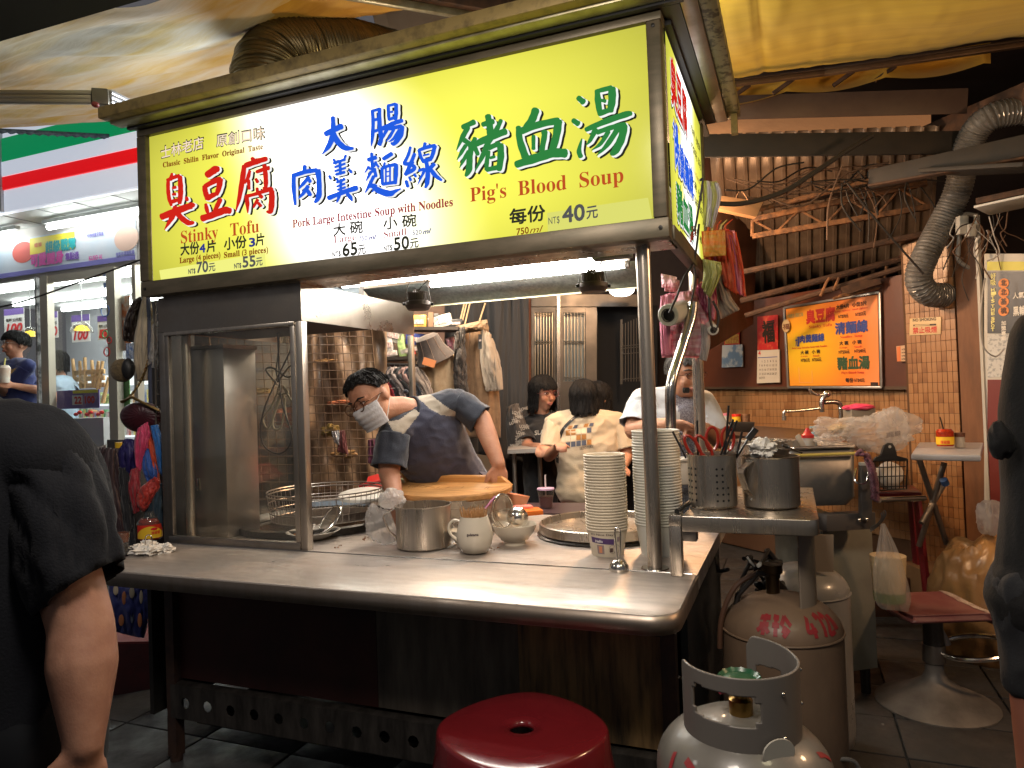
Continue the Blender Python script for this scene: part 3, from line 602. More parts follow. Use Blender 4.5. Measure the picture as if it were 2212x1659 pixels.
# ================= dishes left =================
CER=mat('cream_ceramic',(.70,.62,.50),.16,coat=.3); CERW=mat('white_ceramic',(.72,.66,.58),.14,coat=.4)
CRUMB=mat('fried_crumbs',(.35,.14,.04),.8,bump=.6,scale=60,col2=(.18,.07,.02))
def bowlprof(r,h,foot): return [(0,.004),(foot,.004),(foot,0),(foot+.004,0),(foot+.004,.012),(r*.62,h*.25),(r*.86,h*.6),(r,h),(r-.004,h),(r*.84,h*.62),(r*.6,h*.29),(0,.016)]
ds=thing('shallow_dish','white oval dish with crumbs at the foot of the cabinet corner post','dish',(-1.79,2.30,ZC))
g=G(); g.lathe([(0,.004),(.035,.004),(.035,0),(.04,0),(.07,.012),(.105,.034),(.101,.035),(.066,.017),(0,.012)],(-1.79,2.32,ZC),n=36); g.fin('dish_body',CERW,ds)
g=G(); 
for i in range(26): g.ell((-1.82+rnd.uniform(-.045,.03),2.31+rnd.uniform(-.03,.03),ZC+.018+rnd.uniform(0,.006)),rnd.uniform(.005,.009),n=6,m=4)
o=g.fin('crumbs',CRUMB,ds); o['kind']='stuff'
MESH=None
def meshmat(name,col,cells,th):
    m=bpy.data.materials.new(name); m.use_nodes=True; nt=m.node_tree; N=nt.nodes; L=nt.links
    b=N['Principled BSDF']; b.inputs['Base Color'].default_value=C3(col); b.inputs['Metallic'].default_value=1; b.inputs['Roughness'].default_value=.35
    tc=N.new('ShaderNodeTexCoord'); sp=N.new('ShaderNodeSeparateXYZ'); L.new(tc.outputs['UV'],sp.inputs[0]); outs=[]
    for i in (0,1):
        a=N.new('ShaderNodeMath'); a.operation='MULTIPLY'; L.new(sp.outputs[i],a.inputs[0]); a.inputs[1].default_value=cells
        f=N.new('ShaderNodeMath'); f.operation='FRACT'; L.new(a.outputs[0],f.inputs[0]); l=N.new('ShaderNodeMath'); l.operation='LESS_THAN'; L.new(f.outputs[0],l.inputs[0]); l.inputs[1].default_value=th; outs.append(l.outputs[0])
    mx=N.new('ShaderNodeMath'); mx.operation='MAXIMUM'; L.new(outs[0],mx.inputs[0]); L.new(outs[1],mx.inputs[1]); L.new(mx.outputs[0],b.inputs['Alpha']); MATS[name]=m; return m
STR=meshmat('strainer_mesh',(.50,.44,.36),34,.42)
def strainer(name,lab,c,nrm,r,depth,hdir,hl,loc):
    t=thing(name,lab,'strainer',loc); x,y,z=frame(nrm)
    bm=bmesh.new(); N_=20; uvl=bm.loops.layers.uv.new('UV'); grid=[]
    for i in range(N_+1):
        row=[]
        for j in range(N_+1):
            u,v=2*i/N_-1,2*j/N_-1; # square to disc
            a=u*math.sqrt(1-v*v/2); b=v*math.sqrt(1-u*u/2); q=min(1,a*a+b*b)
            row.append((bm.verts.new(c+x*(a*r)+y*(b*r)-z*(depth*(1-q))),(i/N_,j/N_)))
        grid.append(row)
    for i in range(N_):
        for j in range(N_):
            q=[grid[i][j],grid[i+1][j],grid[i+1][j+1],grid[i][j+1]]; f=bm.faces.new([a[0] for a in q])
            for lp,a in zip(f.loops,q): lp[uvl].uv=a[1]
    me=bpy.data.meshes.new('mesh_bowl'); bmesh.ops.translate(bm,verts=bm.verts[:],vec=-Vector(loc)); bm.to_mesh(me); bm.free(); me.materials.append(STR)
    me.polygons.foreach_set('use_smooth',[True]*len(me.polygons))
    o=bpy.data.objects.new('mesh_bowl',me); COL.objects.link(o); o.parent=t
    g=G(); g.tube([c+x*(r*math.cos(k*math.pi/20))+y*(r*math.sin(k*math.pi/20)) for k in range(40)],.0035,8,closed=True); g.fin('rim',CHROME,t)
    hd=Vector(hdir).normalized(); s=hd.cross(z).normalized(); b=c+hd*r
    g=G()
    for k in (-1,1): g.tube([b+s*k*.008,b+hd*hl+s*k*.006],.0022,6)
    g.tube([b+hd*hl+s*.006,b+hd*(hl+.01),b+hd*hl-s*.006],.0022,6); g.fin('handle',CHROME,t)
    g=G(); g.tube([c-x*r-z*.0,c-x*r*.5-z*depth*.85,c-z*depth*1.06,c+x*r*.5-z*depth*.85,c+x*r],.0018,6); g.tube([c-y*r,c-y*r*.5-z*depth*.85,c-z*depth*1.07,c+y*r*.5-z*depth*.85,c+y*r],.0018,6); g.fin('support_wires',CHROME,t)
    return t
c=V(713,1122,Y=2.36); strainer('wire_strainer','round wire strainer leaning in the oval dish beside cabinet post',c,img(-.5,.45,.35),.062,.02,img(-.9,-.35,.1),.07,c)
# ================= counter utensils =================
def cup_rings(x,y,z0,n,pitch,r0,r1,h,name,lab,printed,grp):
    pass
def jug(x,y,r,h,lab,hang,name='steel_jug',z=ZC):
    t=thing(name,lab,'jug',(x,y,z))
    g=G(); g.lathe([(0,.003),(r-.006,.003),(r,.008),(r,h-.004),(r+.003,h),(r-.002,h),(r-.003,.008),(0,.006)],(x,y,z),n=48); g.fin('jug_body',STEEL,t)
    d=Vector((math.cos(hang),math.sin(hang),0)); b=Vector((x,y,z)); s=Vector((-d.y,d.x,0))
    P=[b+d*r+Z3*(h*.93),b+d*(r+.042)+Z3*(h*.80),b+d*(r+.046)+Z3*(h*.72),b+d*(r+.025)+Z3*(h*.40),b+d*(r+.003)+Z3*(h*.27),b+d*(r+.001)+Z3*(h*.20)]
    g=G()
    for a,c in zip(P,P[1:]): g.bar(a,c,.024,.003,s.cross(c-a) if False else Z3 if abs((c-a).normalized().z)<.9 else d)
    g.fin('handle',STEEL,t)
    g=G(); g.ell(P[0]+Z3*0-d*.0,(.004,.004,.004),n=8,m=5); g.fin('rivet',CHROME,t)
    g=G(); g.ell(P[-1]+d*.003,(.004,.004,.004),n=8,m=5); g.fin('rivet',CHROME,t)
    return t
j=jug(-1.277,2.29,.10,.155,'large steel measuring jug with plastic bag over its rim','x' and math.radians(205))
def scale_marks(t,x,y,r,z,h,a0,n):
    g=G()
    for i in range(n):
        for k in range(3 if i%4==0 else 2):
            a=a0+k*.045; zz=z+h*(i+.5)/n; d=Vector((math.cos(a),math.sin(a),0)); s=Vector((-d.y,d.x,0)); g.box(Vector((x,y,zz))+d*(r+.0006),(.0035,.0009,.0008),(s,d,Z3))
    g.fin('scale_marks',mat('etched_marks',(.13,.12,.10),.6),t,kind='stuff')
scale_marks(j,-1.277,2.29,.10,.785,.11,math.radians(-72),22)
# crumpled thin plastic bag: noisy lumps
BAG=bagmat('thin_white_plastic',(.72,.70,.68),.55); BAGC=bagmat('clear_plastic_film',(.75,.72,.69),.34,.2); BAGY=bagmat('brown_trash_plastic',(.42,.24,.09),.93,.3)
TISSUE=mat('crumpled_tissue',(.78,.74,.68),.85,bump=.4,scale=30)
def crumple(name,m,parent,c,r,seed=0,amp=.35,freq=5,n=40,ax=None,fold=1):
    if 'bag' in name: amp*=.75; freq*=.7; n=int(n*1.2)
    g=G(); x,y,z=ax if ax else (X3,Y3,Z3); c=Vector(c); r=Vector(r)
    def f(u,v):
        th=2*math.pi*u; ph=math.pi*v; d=Vector((math.sin(ph)*math.cos(th),math.sin(ph)*math.sin(th),math.cos(ph)))
        q=d*freq+Vector((seed,seed*.7,0)); k=1+amp*(noise.noise(q*.5)*1.0+fold*(abs(noise.noise(q))*-1.3+.35)-.55*(abs(noise.noise(q*2.1))-.2)*(.35 if 'bag' in name else 1))
        return c+x*(d.x*r.x*k)+y*(d.y*r.y*k)+z*(d.z*r.z*k)
    g.sheet(f,n,n//2); bmesh.ops.remove_doubles(g.b,verts=g.b.verts[:],dist=1e-5)
    return g.fin(name,m,parent,smooth=50)
pb=thing('plastic_bag','crumpled translucent plastic bag hanging over the left steel jug rim','plastic bag',(-1.38,2.30,.85))
crumple('bag_top',BAG,pb,V(848,1078,Y=2.29),(.048,.04,.036),3,.5,4.5,50)
crumple('bag_hanging_part',BAGC,pb,V(822,1135,Y=2.27),(.050,.03,.075),8,.5,3.5,50,(CR,CF,(CU-CR*.25).normalized()))
# mug
mg=thing('ceramic_mug','cream ceramic mug packed with wooden toothpicks on the counter','mug',(-1.05,2.24,ZC))
mp=[(0,.002),(.036,.002),(.044,.006),(.058,.03),(.064,.06),(.060,.09),(.050,.118),(.0475,.128),(.0445,.128),(.047,.115),(.056,.088),(.060,.058),(0,.02)]
g=G(); g.lathe(mp,(-1.05,2.24,ZC),n=44); g.fin('mug_body',CER,mg)
hd=Vector((-.985,-.17,0)); b=Vector((-1.05,2.24,ZC))
g=G(); g.tube(spline([b+hd*.048+Z3*.108,b+hd*.075+Z3*.112,b+hd*.092+Z3*.092,b+hd*.088+Z3*.066,b+hd*.066+Z3*.045,b+hd*.056+Z3*.035],6),.0065,10,flat=.75); g.fin('mug_handle',CER,mg)
dcam=(EYE-b); dcam.z=0; dcam.normalize(); sx=Vector((-dcam.y,dcam.x,0))
sx=-sx if sx.dot(CR)<0 else sx
q=b+Z3*.072
def wraptext(s,cx,r,z,w,h,m,t,bp=.03,name='lettering',th0=0,cap=None):
    """flat print bent round an upright cylinder, centred on the direction th0 (radians)"""
    if s not in _tc: _tc[s]=tmesh(s)
    vs,fs=_tc[s]; xs=[v[0] for v in vs]; ys=[v[1] for v in vs]; x0,x1=min(xs),max(xs); y0,y1=min(ys),max(ys); P=[];F_=[]
    for k,(ox,oy) in enumerate(((0,0),(bp,0),(0,bp)) if bp else ((0,0),)):
        B=len(P)
        for x,y in vs:
            a=th0+((x+ox-x0)/(x1-x0)-.5)*w/r; rr=r+.0004+.0001*k; P.append(Vector((cx[0]+rr*math.cos(a),cx[1]+rr*math.sin(a),z+h*(y+oy-y0)/(y1-y0))))
        F_+=[tuple(i+B for i in f) for f in fs]
    return rawmesh(name,P,F_,m,t)
def camang(x,y): return math.atan2(EYE.y-y,EYE.x-x)
INKD=mat('dark_print_ink',(.03,.012,.03),.5)
wraptext('gudetama',(-1.05,2.24),.0645,ZC+.068,.040,.011,INKD,mg,.06,th0=camang(-1.05,2.24)-.12)
WOOD=mat('toothpick_wood',(.52,.30,.13),.6,col2=(.38,.20,.08),scale=40)
tp=thing('toothpicks','bundle of wooden toothpicks standing in the ceramic mug','toothpicks',(-1.05,2.24,.86))
g=G()
for i in range(110):
    a=rnd.uniform(0,6.28); r=.040*math.sqrt(rnd.random()); l=rnd.uniform(.012,.030); p=Vector((-1.05+r*math.cos(a),2.24+r*math.sin(a),ZC+.10)); d=Vector((math.cos(a)*r*5,math.sin(a)*r*5,1)).normalized(); d+=Vector((rnd.uniform(-.1,.1),rnd.uniform(-.1,.1),0)); g.tube([p,p+d*(.03+l)],.0013,5)
g.fin('sticks',WOOD,tp,kind='stuff')
# small bowl behind the mug
sb=thing('small_bowl','small cream bowl half hidden behind the toothpick mug handle','bowl',(-1.13,2.34,ZC))
g=G(); g.lathe(bowlprof(.052,.06,.022),(-1.135,2.33,ZC),n=32); g.fin('bowl_body',CER,sb)
sp=thing('paper_strip','thin cream paper strip lying between jug and mug','paper',(-1.19,2.30,ZC))
g=G(); g.box((-1.185,2.33,ZC+.004),(.03,.09,.004),None,.001); g.fin('strip',TISSUE,sp)
# bowl with ladle and strainer
bw=thing('ceramic_bowl','footed cream bowl holding a strainer and a ladle','bowl',(-.97,2.41,ZC))
g=G(); g.lathe(bowlprof(.083,.072,.036),(-.97,2.41,ZC),n=40); g.fin('bowl_body',CER,bw)
c=V(1086,1104,Y=2.40); strainer('tall_strainer','steel mesh strainer standing upright in the footed bowl',c,img(.75,.1,.55),.062,.038,img(-.35,-.9,.1),.02,c)
ld=thing('soup_ladle','shiny steel ladle leaning in the footed bowl beside the strainer','ladle',V(1120,1115,Y=2.43))
c=V(1118,1117,Y=2.43); x,y,z=frame(img(.2,.15,-.9))
g=G(); g.lathe([(.040*math.sin(t*math.pi/16),-.040*math.cos(t*math.pi/16)) for t in range(0,9)]+[(.037*math.sin(t*math.pi/16),-.037*math.cos(t*math.pi/16)) for t in range(8,-1,-1)],c,z,28); g.fin('ladle_cup',CHROME,ld)
g=G(); g.tube([c+CU*.03+CF*.02,c-CU*.03+CF*.04-CR*.02],.004,8); g.fin('ladle_stem',CHROME,ld)
ph=thing('purple_utensil','purple plastic utensil handle leaning behind the upright strainer','utensil',V(1058,1085,Y=2.45))
g=G(); g.tube([V(1047,1100,Y=2.44),V(1070,1072,Y=2.50)],.006,8,flat=.6); g.fin('handle_bar',mat('purple_plastic',(.22,.02,.09),.3),ph)
# big pot and chopping board
p1,p2=V(845,1062,Y=2.66),V(1113,1047,Y=2.66); pc=(p1+p2)/2; pz=pc.z+.004
pot=thing('stock_pot','wide aluminium stock pot under the wooden board','pot',(pc.x,pc.y,ZC))
g=G(); rp_=.225; g.lathe([(0,.002),(rp_-.01,.002),(rp_,.012),(rp_,pz-.03-ZC),(rp_+.004,pz-.026-ZC),(rp_-.004,pz-.026-ZC),(rp_-.006,.012),(0,.008)],(pc.x,pc.y,ZC),n=56); g.fin('pot_body',mat('aluminium_pot',(.52,.48,.43),.30,1,rvar=.06,scale=30,col2=(.44,.40,.36)),pot)
for k in (.55,.8): 
    g=G(); g.tube([Vector((pc.x+(rp_+.0005)*math.cos(a/30*math.pi),pc.y+(rp_+.0005)*math.sin(a/30*math.pi),ZC+(pz-.03-ZC)*k)) for a in range(60)],.0012,5,closed=True); g.fin('pot_groove',STEELD,pot)
BW=mat('worn_chopping_wood',(.56,.29,.10),.5,col2=(.30,.13,.035),scale=5,stretch=(1.5,9,9),detail=8,bump=.15,bscale=25,contrast=(.35,.7)); BW2=mat('wood_plank_edge',(.58,.28,.08),.45,col2=(.42,.18,.045),scale=4,stretch=(1,25,25),detail=6,bump=.1)
bd=thing('chopping_board','round worn wooden lid with raised plank resting on the stock pot','wooden lid',(pc.x,pc.y,pz))
rB=.262
tilt=Vector((.0,-.07,1)).normalized()
g=G(); g.lathe([(0,-.022),(rB-.006,-.022),(rB,-.016),(rB,.0),(rB-.005,.006),(0,.006)],(pc.x,pc.y,pz),tilt,64,oval=.8); g.fin('board_disc',BW,bd)
g=G(); h=.20; a=Vector((pc.x-.235,pc.y+.075,pz-.002)); b=Vector((pc.x+.235,pc.y+.085,pz-.002)); g.poly([a,b,b+Vector((-.045,0,.04)),a+Vector((.02,0,.04))],(0,.03,.002),bev=.003); g.fin('raised_plank',BW2,bd)
g=G()
for i in range(46):
    cx_=rnd.uniform(-.2,.2); cy_=-rnd.uniform(.01,.15); 
    if cx_**2+(cy_/.8)**2>.055: continue
    a=rnd.uniform(.6,1.9); l=rnd.uniform(.02,.07); p=Vector((pc.x+cx_,pc.y+cy_,pz+.0066+ .1*cy_+.0005)); d=Vector((math.cos(a)*.6,math.sin(a),.1*math.sin(a)))*l/2; g.bar(p-d,p+d,.0016,.0006)
g.fin('knife_marks',mat('knife_cut',(.11,.045,.015),.8),bd,kind='stuff')
st=thing('wooden_stick','round wooden stick standing behind the wooden lid','stick',V(870,1030,Y=2.78))
g=G(); g.tube([V(856,998,Y=2.72),V(882,1042,Y=2.80),V(890,1056,Y=2.82)],.0125,12); g.fin('stick_body',BW2,st)
# orange tray, cream bowl and others behind
ot=thing('orange_tray','small orange plastic tray on the counter behind the bowl','tray',V(1140,1100,Y=2.72))
g=G(); g.bar(V(1112,1108,Y=2.66),V(1168,1103,Y=2.72),.09,.02,Z3,.004); g.fin('tray_body',mat('orange_plastic',(.75,.17,.02),.35),ot)
g=G(); g.bar(V(1108,1096,Y=2.70),V(1150,1094,Y=2.74),.05,.012,Z3,.004); g.fin('tray_lip',mat('salmon_plastic',(.8,.25,.2),.4),ot)
cb=thing('orange_cream_bowl','tilted bowl, cream inside and orange outside, beside the stock pot','bowl',V(1110,1085,Y=2.80))
g=G(); g.lathe([(0,-.0),(.03,.0),(.05,.03),(.062,.075),(.058,.075),(.046,.032),(0,.008)],V(1108,1105,Y=2.84),img(.15,.9,-.1),28); g.fin('bowl_body',mat('peach_melamine',(.80,.35,.18),.3),cb)
# round lid on counter
lid=thing('round_hatch_lid','large round flat steel lid sitting on the counter behind paper bowls','lid',(-.70,2.62,ZC))
lc=Vector((-.70,2.66,ZC)); LR=.245
g=G(); g.lathe([(LR+.012,.0),(LR+.012,.006),(LR+.004,.01),(LR+.004,.001)],lc,n=64); g.fin('lid_seat_ring',GREASE,lid)
g=G(); g.lathe([(LR,.012),(LR+.004,.016),(LR+.002,.046),(LR-.003,.050),(LR-.007,.046),(LR-.010,.024),(0,.020)],lc,n=64); g.fin('lid_pan',STEEL,lid)
g=G(); g.tube(spline([lc+Vector((.0,-.03,.022)),lc+Vector((-.01,-.03,.052)),lc+Vector((.045,-.03,.056)),lc+Vector((.05,-.03,.024))],5),.0035,8); g.fin('lid_handle',CHROME,lid)
tg=thing('label_tag','small clear tag lying on the round steel lid','tag',lc+Vector((-.12,-.10,.024)))
g=G(); g.box(lc+Vector((-.13,-.09,.0265)),(.07,.018,.003),(Vector((.98,-.15,0)),Vector((.15,.98,0)),Z3)); g.fin('tag_strip',mat('dull_tag',(.35,.30,.24),.4),tg)
# stacks of paper bowls
PAPER=mat('cream_paper_cup',(.76,.67,.52),.5,col2=(.70,.60,.46),scale=12); PAPERW=mat('white_paper_cup',(.70,.68,.60),.5)
BROWNP=mat('brown_print',(.10,.055,.05),.6); PURP=mat('purple_ribbon_print',(.09,.045,.16),.5); PINKP=mat('grey_pink_print',(.35,.26,.25),.6); PCH=mat('peach_print',(.75,.30,.16),.6)
def cupstack(x,y,n,rt,rb,h,pitch,m,lab,grp,prints,lean=0):
    first=None; ths=camang(x,y)
    for k in range(n):
        z=ZC+pitch*k; ox=lean*k+rnd.uniform(-.0009,.0009)
        if first is None:
            t=thing('paper_bowl',lab+', lowest','paper bowl',(x,y,z),grp)
            g=G(); g.lathe([(0,.006),(rb-.003,.006),(rb-.003,0),(rb,0),(rt,h-.004),(rt+.003,h-.003),(rt+.0035,h),(rt+.0005,h+.0022),(rt-.003,h-.001),(rb-.001,.008),(0,.0085)],(x,y,z),n=44); first=(t,g.fin('bowl_wall',m,t))
        else:
            t=thing('paper_bowl',lab+(', topmost' if k==n-1 else ', nested'),'paper bowl',(x+ox,y+rnd.uniform(-.0006,.0006),z),grp)
            c=first[1].copy(); COL.objects.link(c); c.parent=t
            if prints:
                g=G()
                for _ in range(5):
                    a=rnd.uniform(ths-1.2,ths+1.2); w=rnd.uniform(.06,.22); r=rt+.0000; P=[]
                    zc=z+h-.0085
                    g.sheet(lambda u,v: Vector((x+ox+(r+.0004)*math.cos(a+w*(u-.5)),y+(r+.0004)*math.sin(a+w*(u-.5)),zc+.0035*(v-.6)*(1-abs(2*u-1)**2))),6,1)
                g.fin('print_mark',BROWNP,t)
    return first
cupstack(-.603,2.33,27,.0675,.053,.088,.0094,PAPER,'cream printed paper bowl of the shorter stack','printed paper bowls of the left stack',True)
cupstack(-.437,2.372,34,.076,.060,.104,.0092,PAPERW,'plain white paper bowl of the taller stack','plain paper bowls of the right stack',False)
t0=[o for o in bpy.data.objects if o.name=='paper_bowl'][0]
x,y=-.603,2.33; th=camang(x,y); slope=(.0675-.053)/.088
def conepatch(a0,a1,z0,z1,m,t,name,fz=lambda u:0,nseg=14,dr=.0006):
    g=G(); g.sheet(lambda u,v: (lambda a,z: Vector((x+(.053+slope*z+dr)*math.cos(a),y+(.053+slope*z+dr)*math.sin(a),ZC+z)))(a0+(a1-a0)*u,z0+(z1-z0)*v+fz(u)),nseg,2); return g.fin(name,m,t)
conepatch(th-.95,th+.35,.047,.066,PURP,t0,'purple_ribbon',lambda u:-.006*u)
conepatch(th-.62,th-.20,.010,.040,PINKP,t0,'round_emblem'); conepatch(th-.50,th-.32,.014,.036,PCH,t0,'rabbit_mark',dr=.0012)
conepatch(th+.12,th+.30,.016,.030,BROWNP,t0,'dot_print'); conepatch(th+.52,th+.70,.050,.066,PINKP,t0,'dot_print')
for a in (.28,.52):
    g=G(); g.tube([Vector((x+(.053+slope*(.026+.014*math.sin(k*.35))+.0008)*math.cos(th+a+.2*math.cos(k*.35)),y+(.053+slope*(.026+.014*math.sin(k*.35))+.0008)*math.sin(th+a+.2*math.cos(k*.35)),ZC+.026+.014*math.sin(k*.35))) for k in range(18)],.0004,4,closed=True); g.fin('ring_print',BROWNP,t0)
wraptext('Hello',(x,y),.0648,ZC+.049,.026,.0085,mat('white_print',(.85,.8,.8),.5),t0,.05,th0=th-.45)
wraptext("It's Nice Day",(x,y),.0665,ZC+.070,.080,.0085,BROWNP,t0,.03,th0=th-.30)
# upright small ladle
sl=thing('hook_ladle','small steel ladle standing upside down with its looped handle up','ladle',V(1337,1235,Z=ZC))
b=V(1337,1232,Z=ZC); b.z=ZC
g=G(); g.lathe([(.030,.0),(.031,.004),(.029,.016),(.020,.028),(.008,.034),(0,.035)],b,n=28); g.fin('ladle_cup',CHROME,sl)
s_=CR
g=G(); g.tube(spline([b+Z3*.030-s_*.003,b+Z3*.06-s_*.006,b+Z3*.115-s_*.008,b+Z3*.128,b+Z3*.115+s_*.008,b+Z3*.06+s_*.006,b+Z3*.030+s_*.003],6),.0028,8); g.fin('ladle_handle',CHROME,sl)
# left end of the counter: chilli jar, napkin clip, cup
xj,yj=V(325,1165,Z=ZC)[0:2]; yj=2.16; xj=V(324,1140,Y=yj).x
jr=thing('chilli_jar','open glass jar of red chilli sauce with yellow label on the counter','jar',(xj,yj,ZC))
g=G(); g.lathe([(0,.003),(.040,.003),(.046,.010),(.047,.075),(.040,.092),(.034,.098),(.034,.118),(.036,.120),(.033,.121),(.031,.098),(.044,.078),(.044,.01),(0,.006)],(xj,yj,ZC),n=40); g.fin('jar_glass',CLEAR,jr)
g=G(); g.lathe([(0,.005),(.0425,.006),(.0425,.078),(.034,.090),(0,.090)],(xj,yj,ZC),n=32); g.fin('chilli_sauce',mat('chilli_red',(.42,.035,.01),.25,bump=.4,scale=60,col2=(.25,.02,.005)),jr)
g=G(); g.sheet(lambda u,v: Vector((xj+.0478*math.cos(camang(xj,yj)-1.3+2.6*u),yj+.0478*math.sin(camang(xj,yj)-1.3+2.6*u),ZC+.012+.055*v)),20,1); g.fin('red_label',mat('label_red',(.65,.03,.015),.4),jr)
g=G(); g.sheet(lambda u,v: Vector((xj+.0483*math.cos(camang(xj,yj)-1.2+2.4*u),yj+.0483*math.sin(camang(xj,yj)-1.2+2.4*u),ZC+.013+(.018+.024*math.sin(math.pi*u))*v*1.15)),20,1); g.fin('yellow_label',mat('label_yellow',(.85,.52,.03),.4),jr)
wraptext('辣椒醬',(xj,yj),.0486,ZC+.028,.034,.013,mat('label_print_red',(.7,.08,.02),.5),jr,.06,th0=camang(xj,yj)+.45)
g=G(); g.sheet(lambda u,v: Vector((xj+.0488*math.cos(camang(xj,yj)+.05+.55*u),yj+.0488*math.sin(camang(xj,yj)+.05+.55*u),ZC+.050+.012*(v-.5)*math.sin(math.pi*(.1+.8*u)))),10,1); g.fin('oval_label_badge',mat('badge_red',(.7,.02,.02),.4),jr)
g=G(); g.tube([(xj-.01,yj,ZC+.05),(xj-.03,yj-.01,ZC+.145)],.002,6); g.fin('spoon_handle',CHROME,jr)
nc=thing('napkin_pile','crumpled paper napkins under a wire clip on the counter end','napkins',V(325,1190,Z=ZC))
b=V(318,1195,Z=ZC); b.z=ZC
for i,(dx,dy,r,sd) in enumerate(((-.03,0,.04,1),(.02,-.01,.045,5),(.06,.02,.03,9),(-.05,.04,.035,14))): crumple('napkin',TISSUE,nc,b+Vector((dx,dy,.014)),(r,r,.018),sd,.6,3,36)
b2=V(322,1195,Z=ZC)+Z3*.0
g=G(); g.tube(spline([b2-CR*.012+Z3*.01,b2-CR*.012+Z3*.055,b2+Z3*.068,b2+CR*.012+Z3*.055,b2+CR*.012+Z3*.01],5),.0022,8); g.fin('wire_clip',CHROME,nc)
g=G(); g.box(b2+Z3*.004,(.10,.035,.004),(CR,CF,CU),.001); g.fin('clip_base',STEELD,nc)
cw=thing('plastic_cup','clear plastic cup with brown drink beside the dark shirt','cup',V(262,1195,Z=ZC))
b=V(262,1200,Z=ZC); b.z=ZC; b.x+=.0
g=G(); g.lathe([(0,.002),(.022,.002),(.030,.085),(.028,.085),(.020,.004)],b,n=24); g.fin('cup_wall',CLEAR,cw)
g=G(); g.lathe([(0,.05),(.0258,.05),(.0283,.083),(0,.083)],b,n=24); g.fin('drink',mat('brown_drink',(.12,.03,.012),.2),cw)
# floor crumbs on the counter
cr=G()
for (x_,y_,n) in ((790,1163,10),(1070,1185,5),(1120,1120,6),(730,1180,4)):
    for i in range(n):
        p=V(x_+rnd.uniform(-9,9),y_+rnd.uniform(-4,4),Z=ZC+.002); cr.ell(p,rnd.uniform(.0015,.004),n=6,m=4)
stuff(cr.fin('counter_crumbs',CRUMB,cart))
# ================= right side shelf =================
SZ=.935
sh=thing('side_shelf','steel bracket shelf sticking out at the right corner of the cart','shelf',(-.15,2.3,SZ))
g=G(); g.poly([p+Z3*(SZ-.044) for p in corner_outline(-.318,.046,2.085,2.75,.03)],Z3*.044,bev=.003); g.fin('shelf_top',STEEL,sh)
g=G(); g.bx((-.356,2.086,.7605),(-.322,2.125,SZ-.03),.002); g.fin('shelf_upright',STEEL,sh)
g=G(); g.bx((-.356,2.086,SZ-.029),(-.3195,2.125,SZ+.002),.002); g.fin('upright_cap',STEEL,sh)
g=G(); g.bx((-.321,2.10,SZ-.075),(-.28,2.14,SZ-.0445),.002); g.fin('shelf_bracket',STEELD,sh)
g=G(); g.tube([V(1462,1105,Z=SZ+.01),V(1495,1082,Z=SZ+.01)],.0075,10); g.fin('hinge_pin',DARK,sh)
# perforated holder
hx,hy=V(1539,1100,Y=2.24).x,2.27
ho=thing('utensil_holder','perforated steel utensil holder full of scissors and chopsticks','utensil holder',(hx,hy,SZ))
r=.073; h=.165
g=G(); g.lathe([(0,.003),(r-.005,.003),(r,.010),(r,h-.003),(r+.003,h),(r-.002,h),(r-.003,.01),(0,.006)],(hx,hy,SZ),n=48); g.fin('holder_body',STEEL,ho)
g=G(); ca=camang(hx,hy)
for col,a in enumerate((-1.22,-.98,-.72,.18,.42,.66)):
    for k in range(6 if col!=5 else 3):
        aa=ca+a*1.0; d=Vector((math.cos(aa),math.sin(aa),0)); p=Vector((hx,hy,SZ+.028+k*.019))+d*(r+.0006); g.lathe([(0,.0004),(.0034,.0004),(.0036,0)],p,d,10)
g.fin('punched_holes',BLACK,ho,kind='stuff')
REDH=mat('red_scissor_handle',(.33,.022,.012),.3,coat=.2)
def scissors(lab,c,a1,a2,tilt):
    t=thing('scissors',lab,'scissors',c)
    for k,(dx,rx) in enumerate(((a1,-1),(a2,1))):
        cc=c+CR*dx; P=[cc+CR*(.019*math.cos(q)*1)+CU*(.036*math.sin(q)) for q in [i*math.pi/10 for i in range(20)]]
        P=[p+CR*(tilt*(p-c).dot(CU)) for p in P]
        g=G(); g.tube(P,.0048,8,closed=True); g.fin('finger_loop',REDH,t)
        b=cc-CU*.034; g=G(); g.tube([b,c-CU*.07,c-CU*.14],[.006,.005,.003],8); g.fin('blade_shank',STEEL,t)
    return t
scissors('red handled scissors standing upright in the perforated holder',V(1555,948,Y=2.27),-.024,.024,0)
s2=scissors('red handled scissors leaning left, low in the perforated holder',V(1508,966,Y=2.24),-.016,.018,-.5)
CHO=mat('black_chopstick',(.015,.014,.014),.35)
def stick(lab,a,b,r0,r1,m,name='chopstick',cat='chopstick',grp='sticks standing in the perforated holder'):
    t=thing(name,lab,cat,b,grp); g=G(); g.tube([b,a],[r0,r1],8); g.fin('stick_body',m,t); return t
for (x1,y1,x2,y2,lab) in ((1574,876,1566,990,'thin black chopstick standing tallest at the holder centre'),(1592,908,1562,985,'black chopstick leaning right beside the upright scissors'),(1584,906,1556,985,'black chopstick just left of the other leaning one'),(1453,932,1482,990,'black stick leaning out at the holder left edge'),(1506,908,1508,990,'short black chopstick upright over the leaning scissors'),(1603,932,1590,990,'dark stick near the right edge of the holder')):
    stick(lab,V(x1,y1,Y=2.27),V(x2,y2,Y=2.27),.003,.0035,CHO)
for (x1,y1,x2,y2,lab) in ((1468,935,1492,990,'bright steel tong arm leaning left in the holder'),(1478,944,1500,990,'short steel tong arm beside the leaning scissors')):
    stick(lab,V(x1,y1,Y=2.25),V(x2,y2,Y=2.25),.004,.005,CHROME,'metal_tongs','tongs')
sp=thing('black_spatula','small black silicone spatula leaning right in the holder','spatula',V(1595,990,Y=2.29))
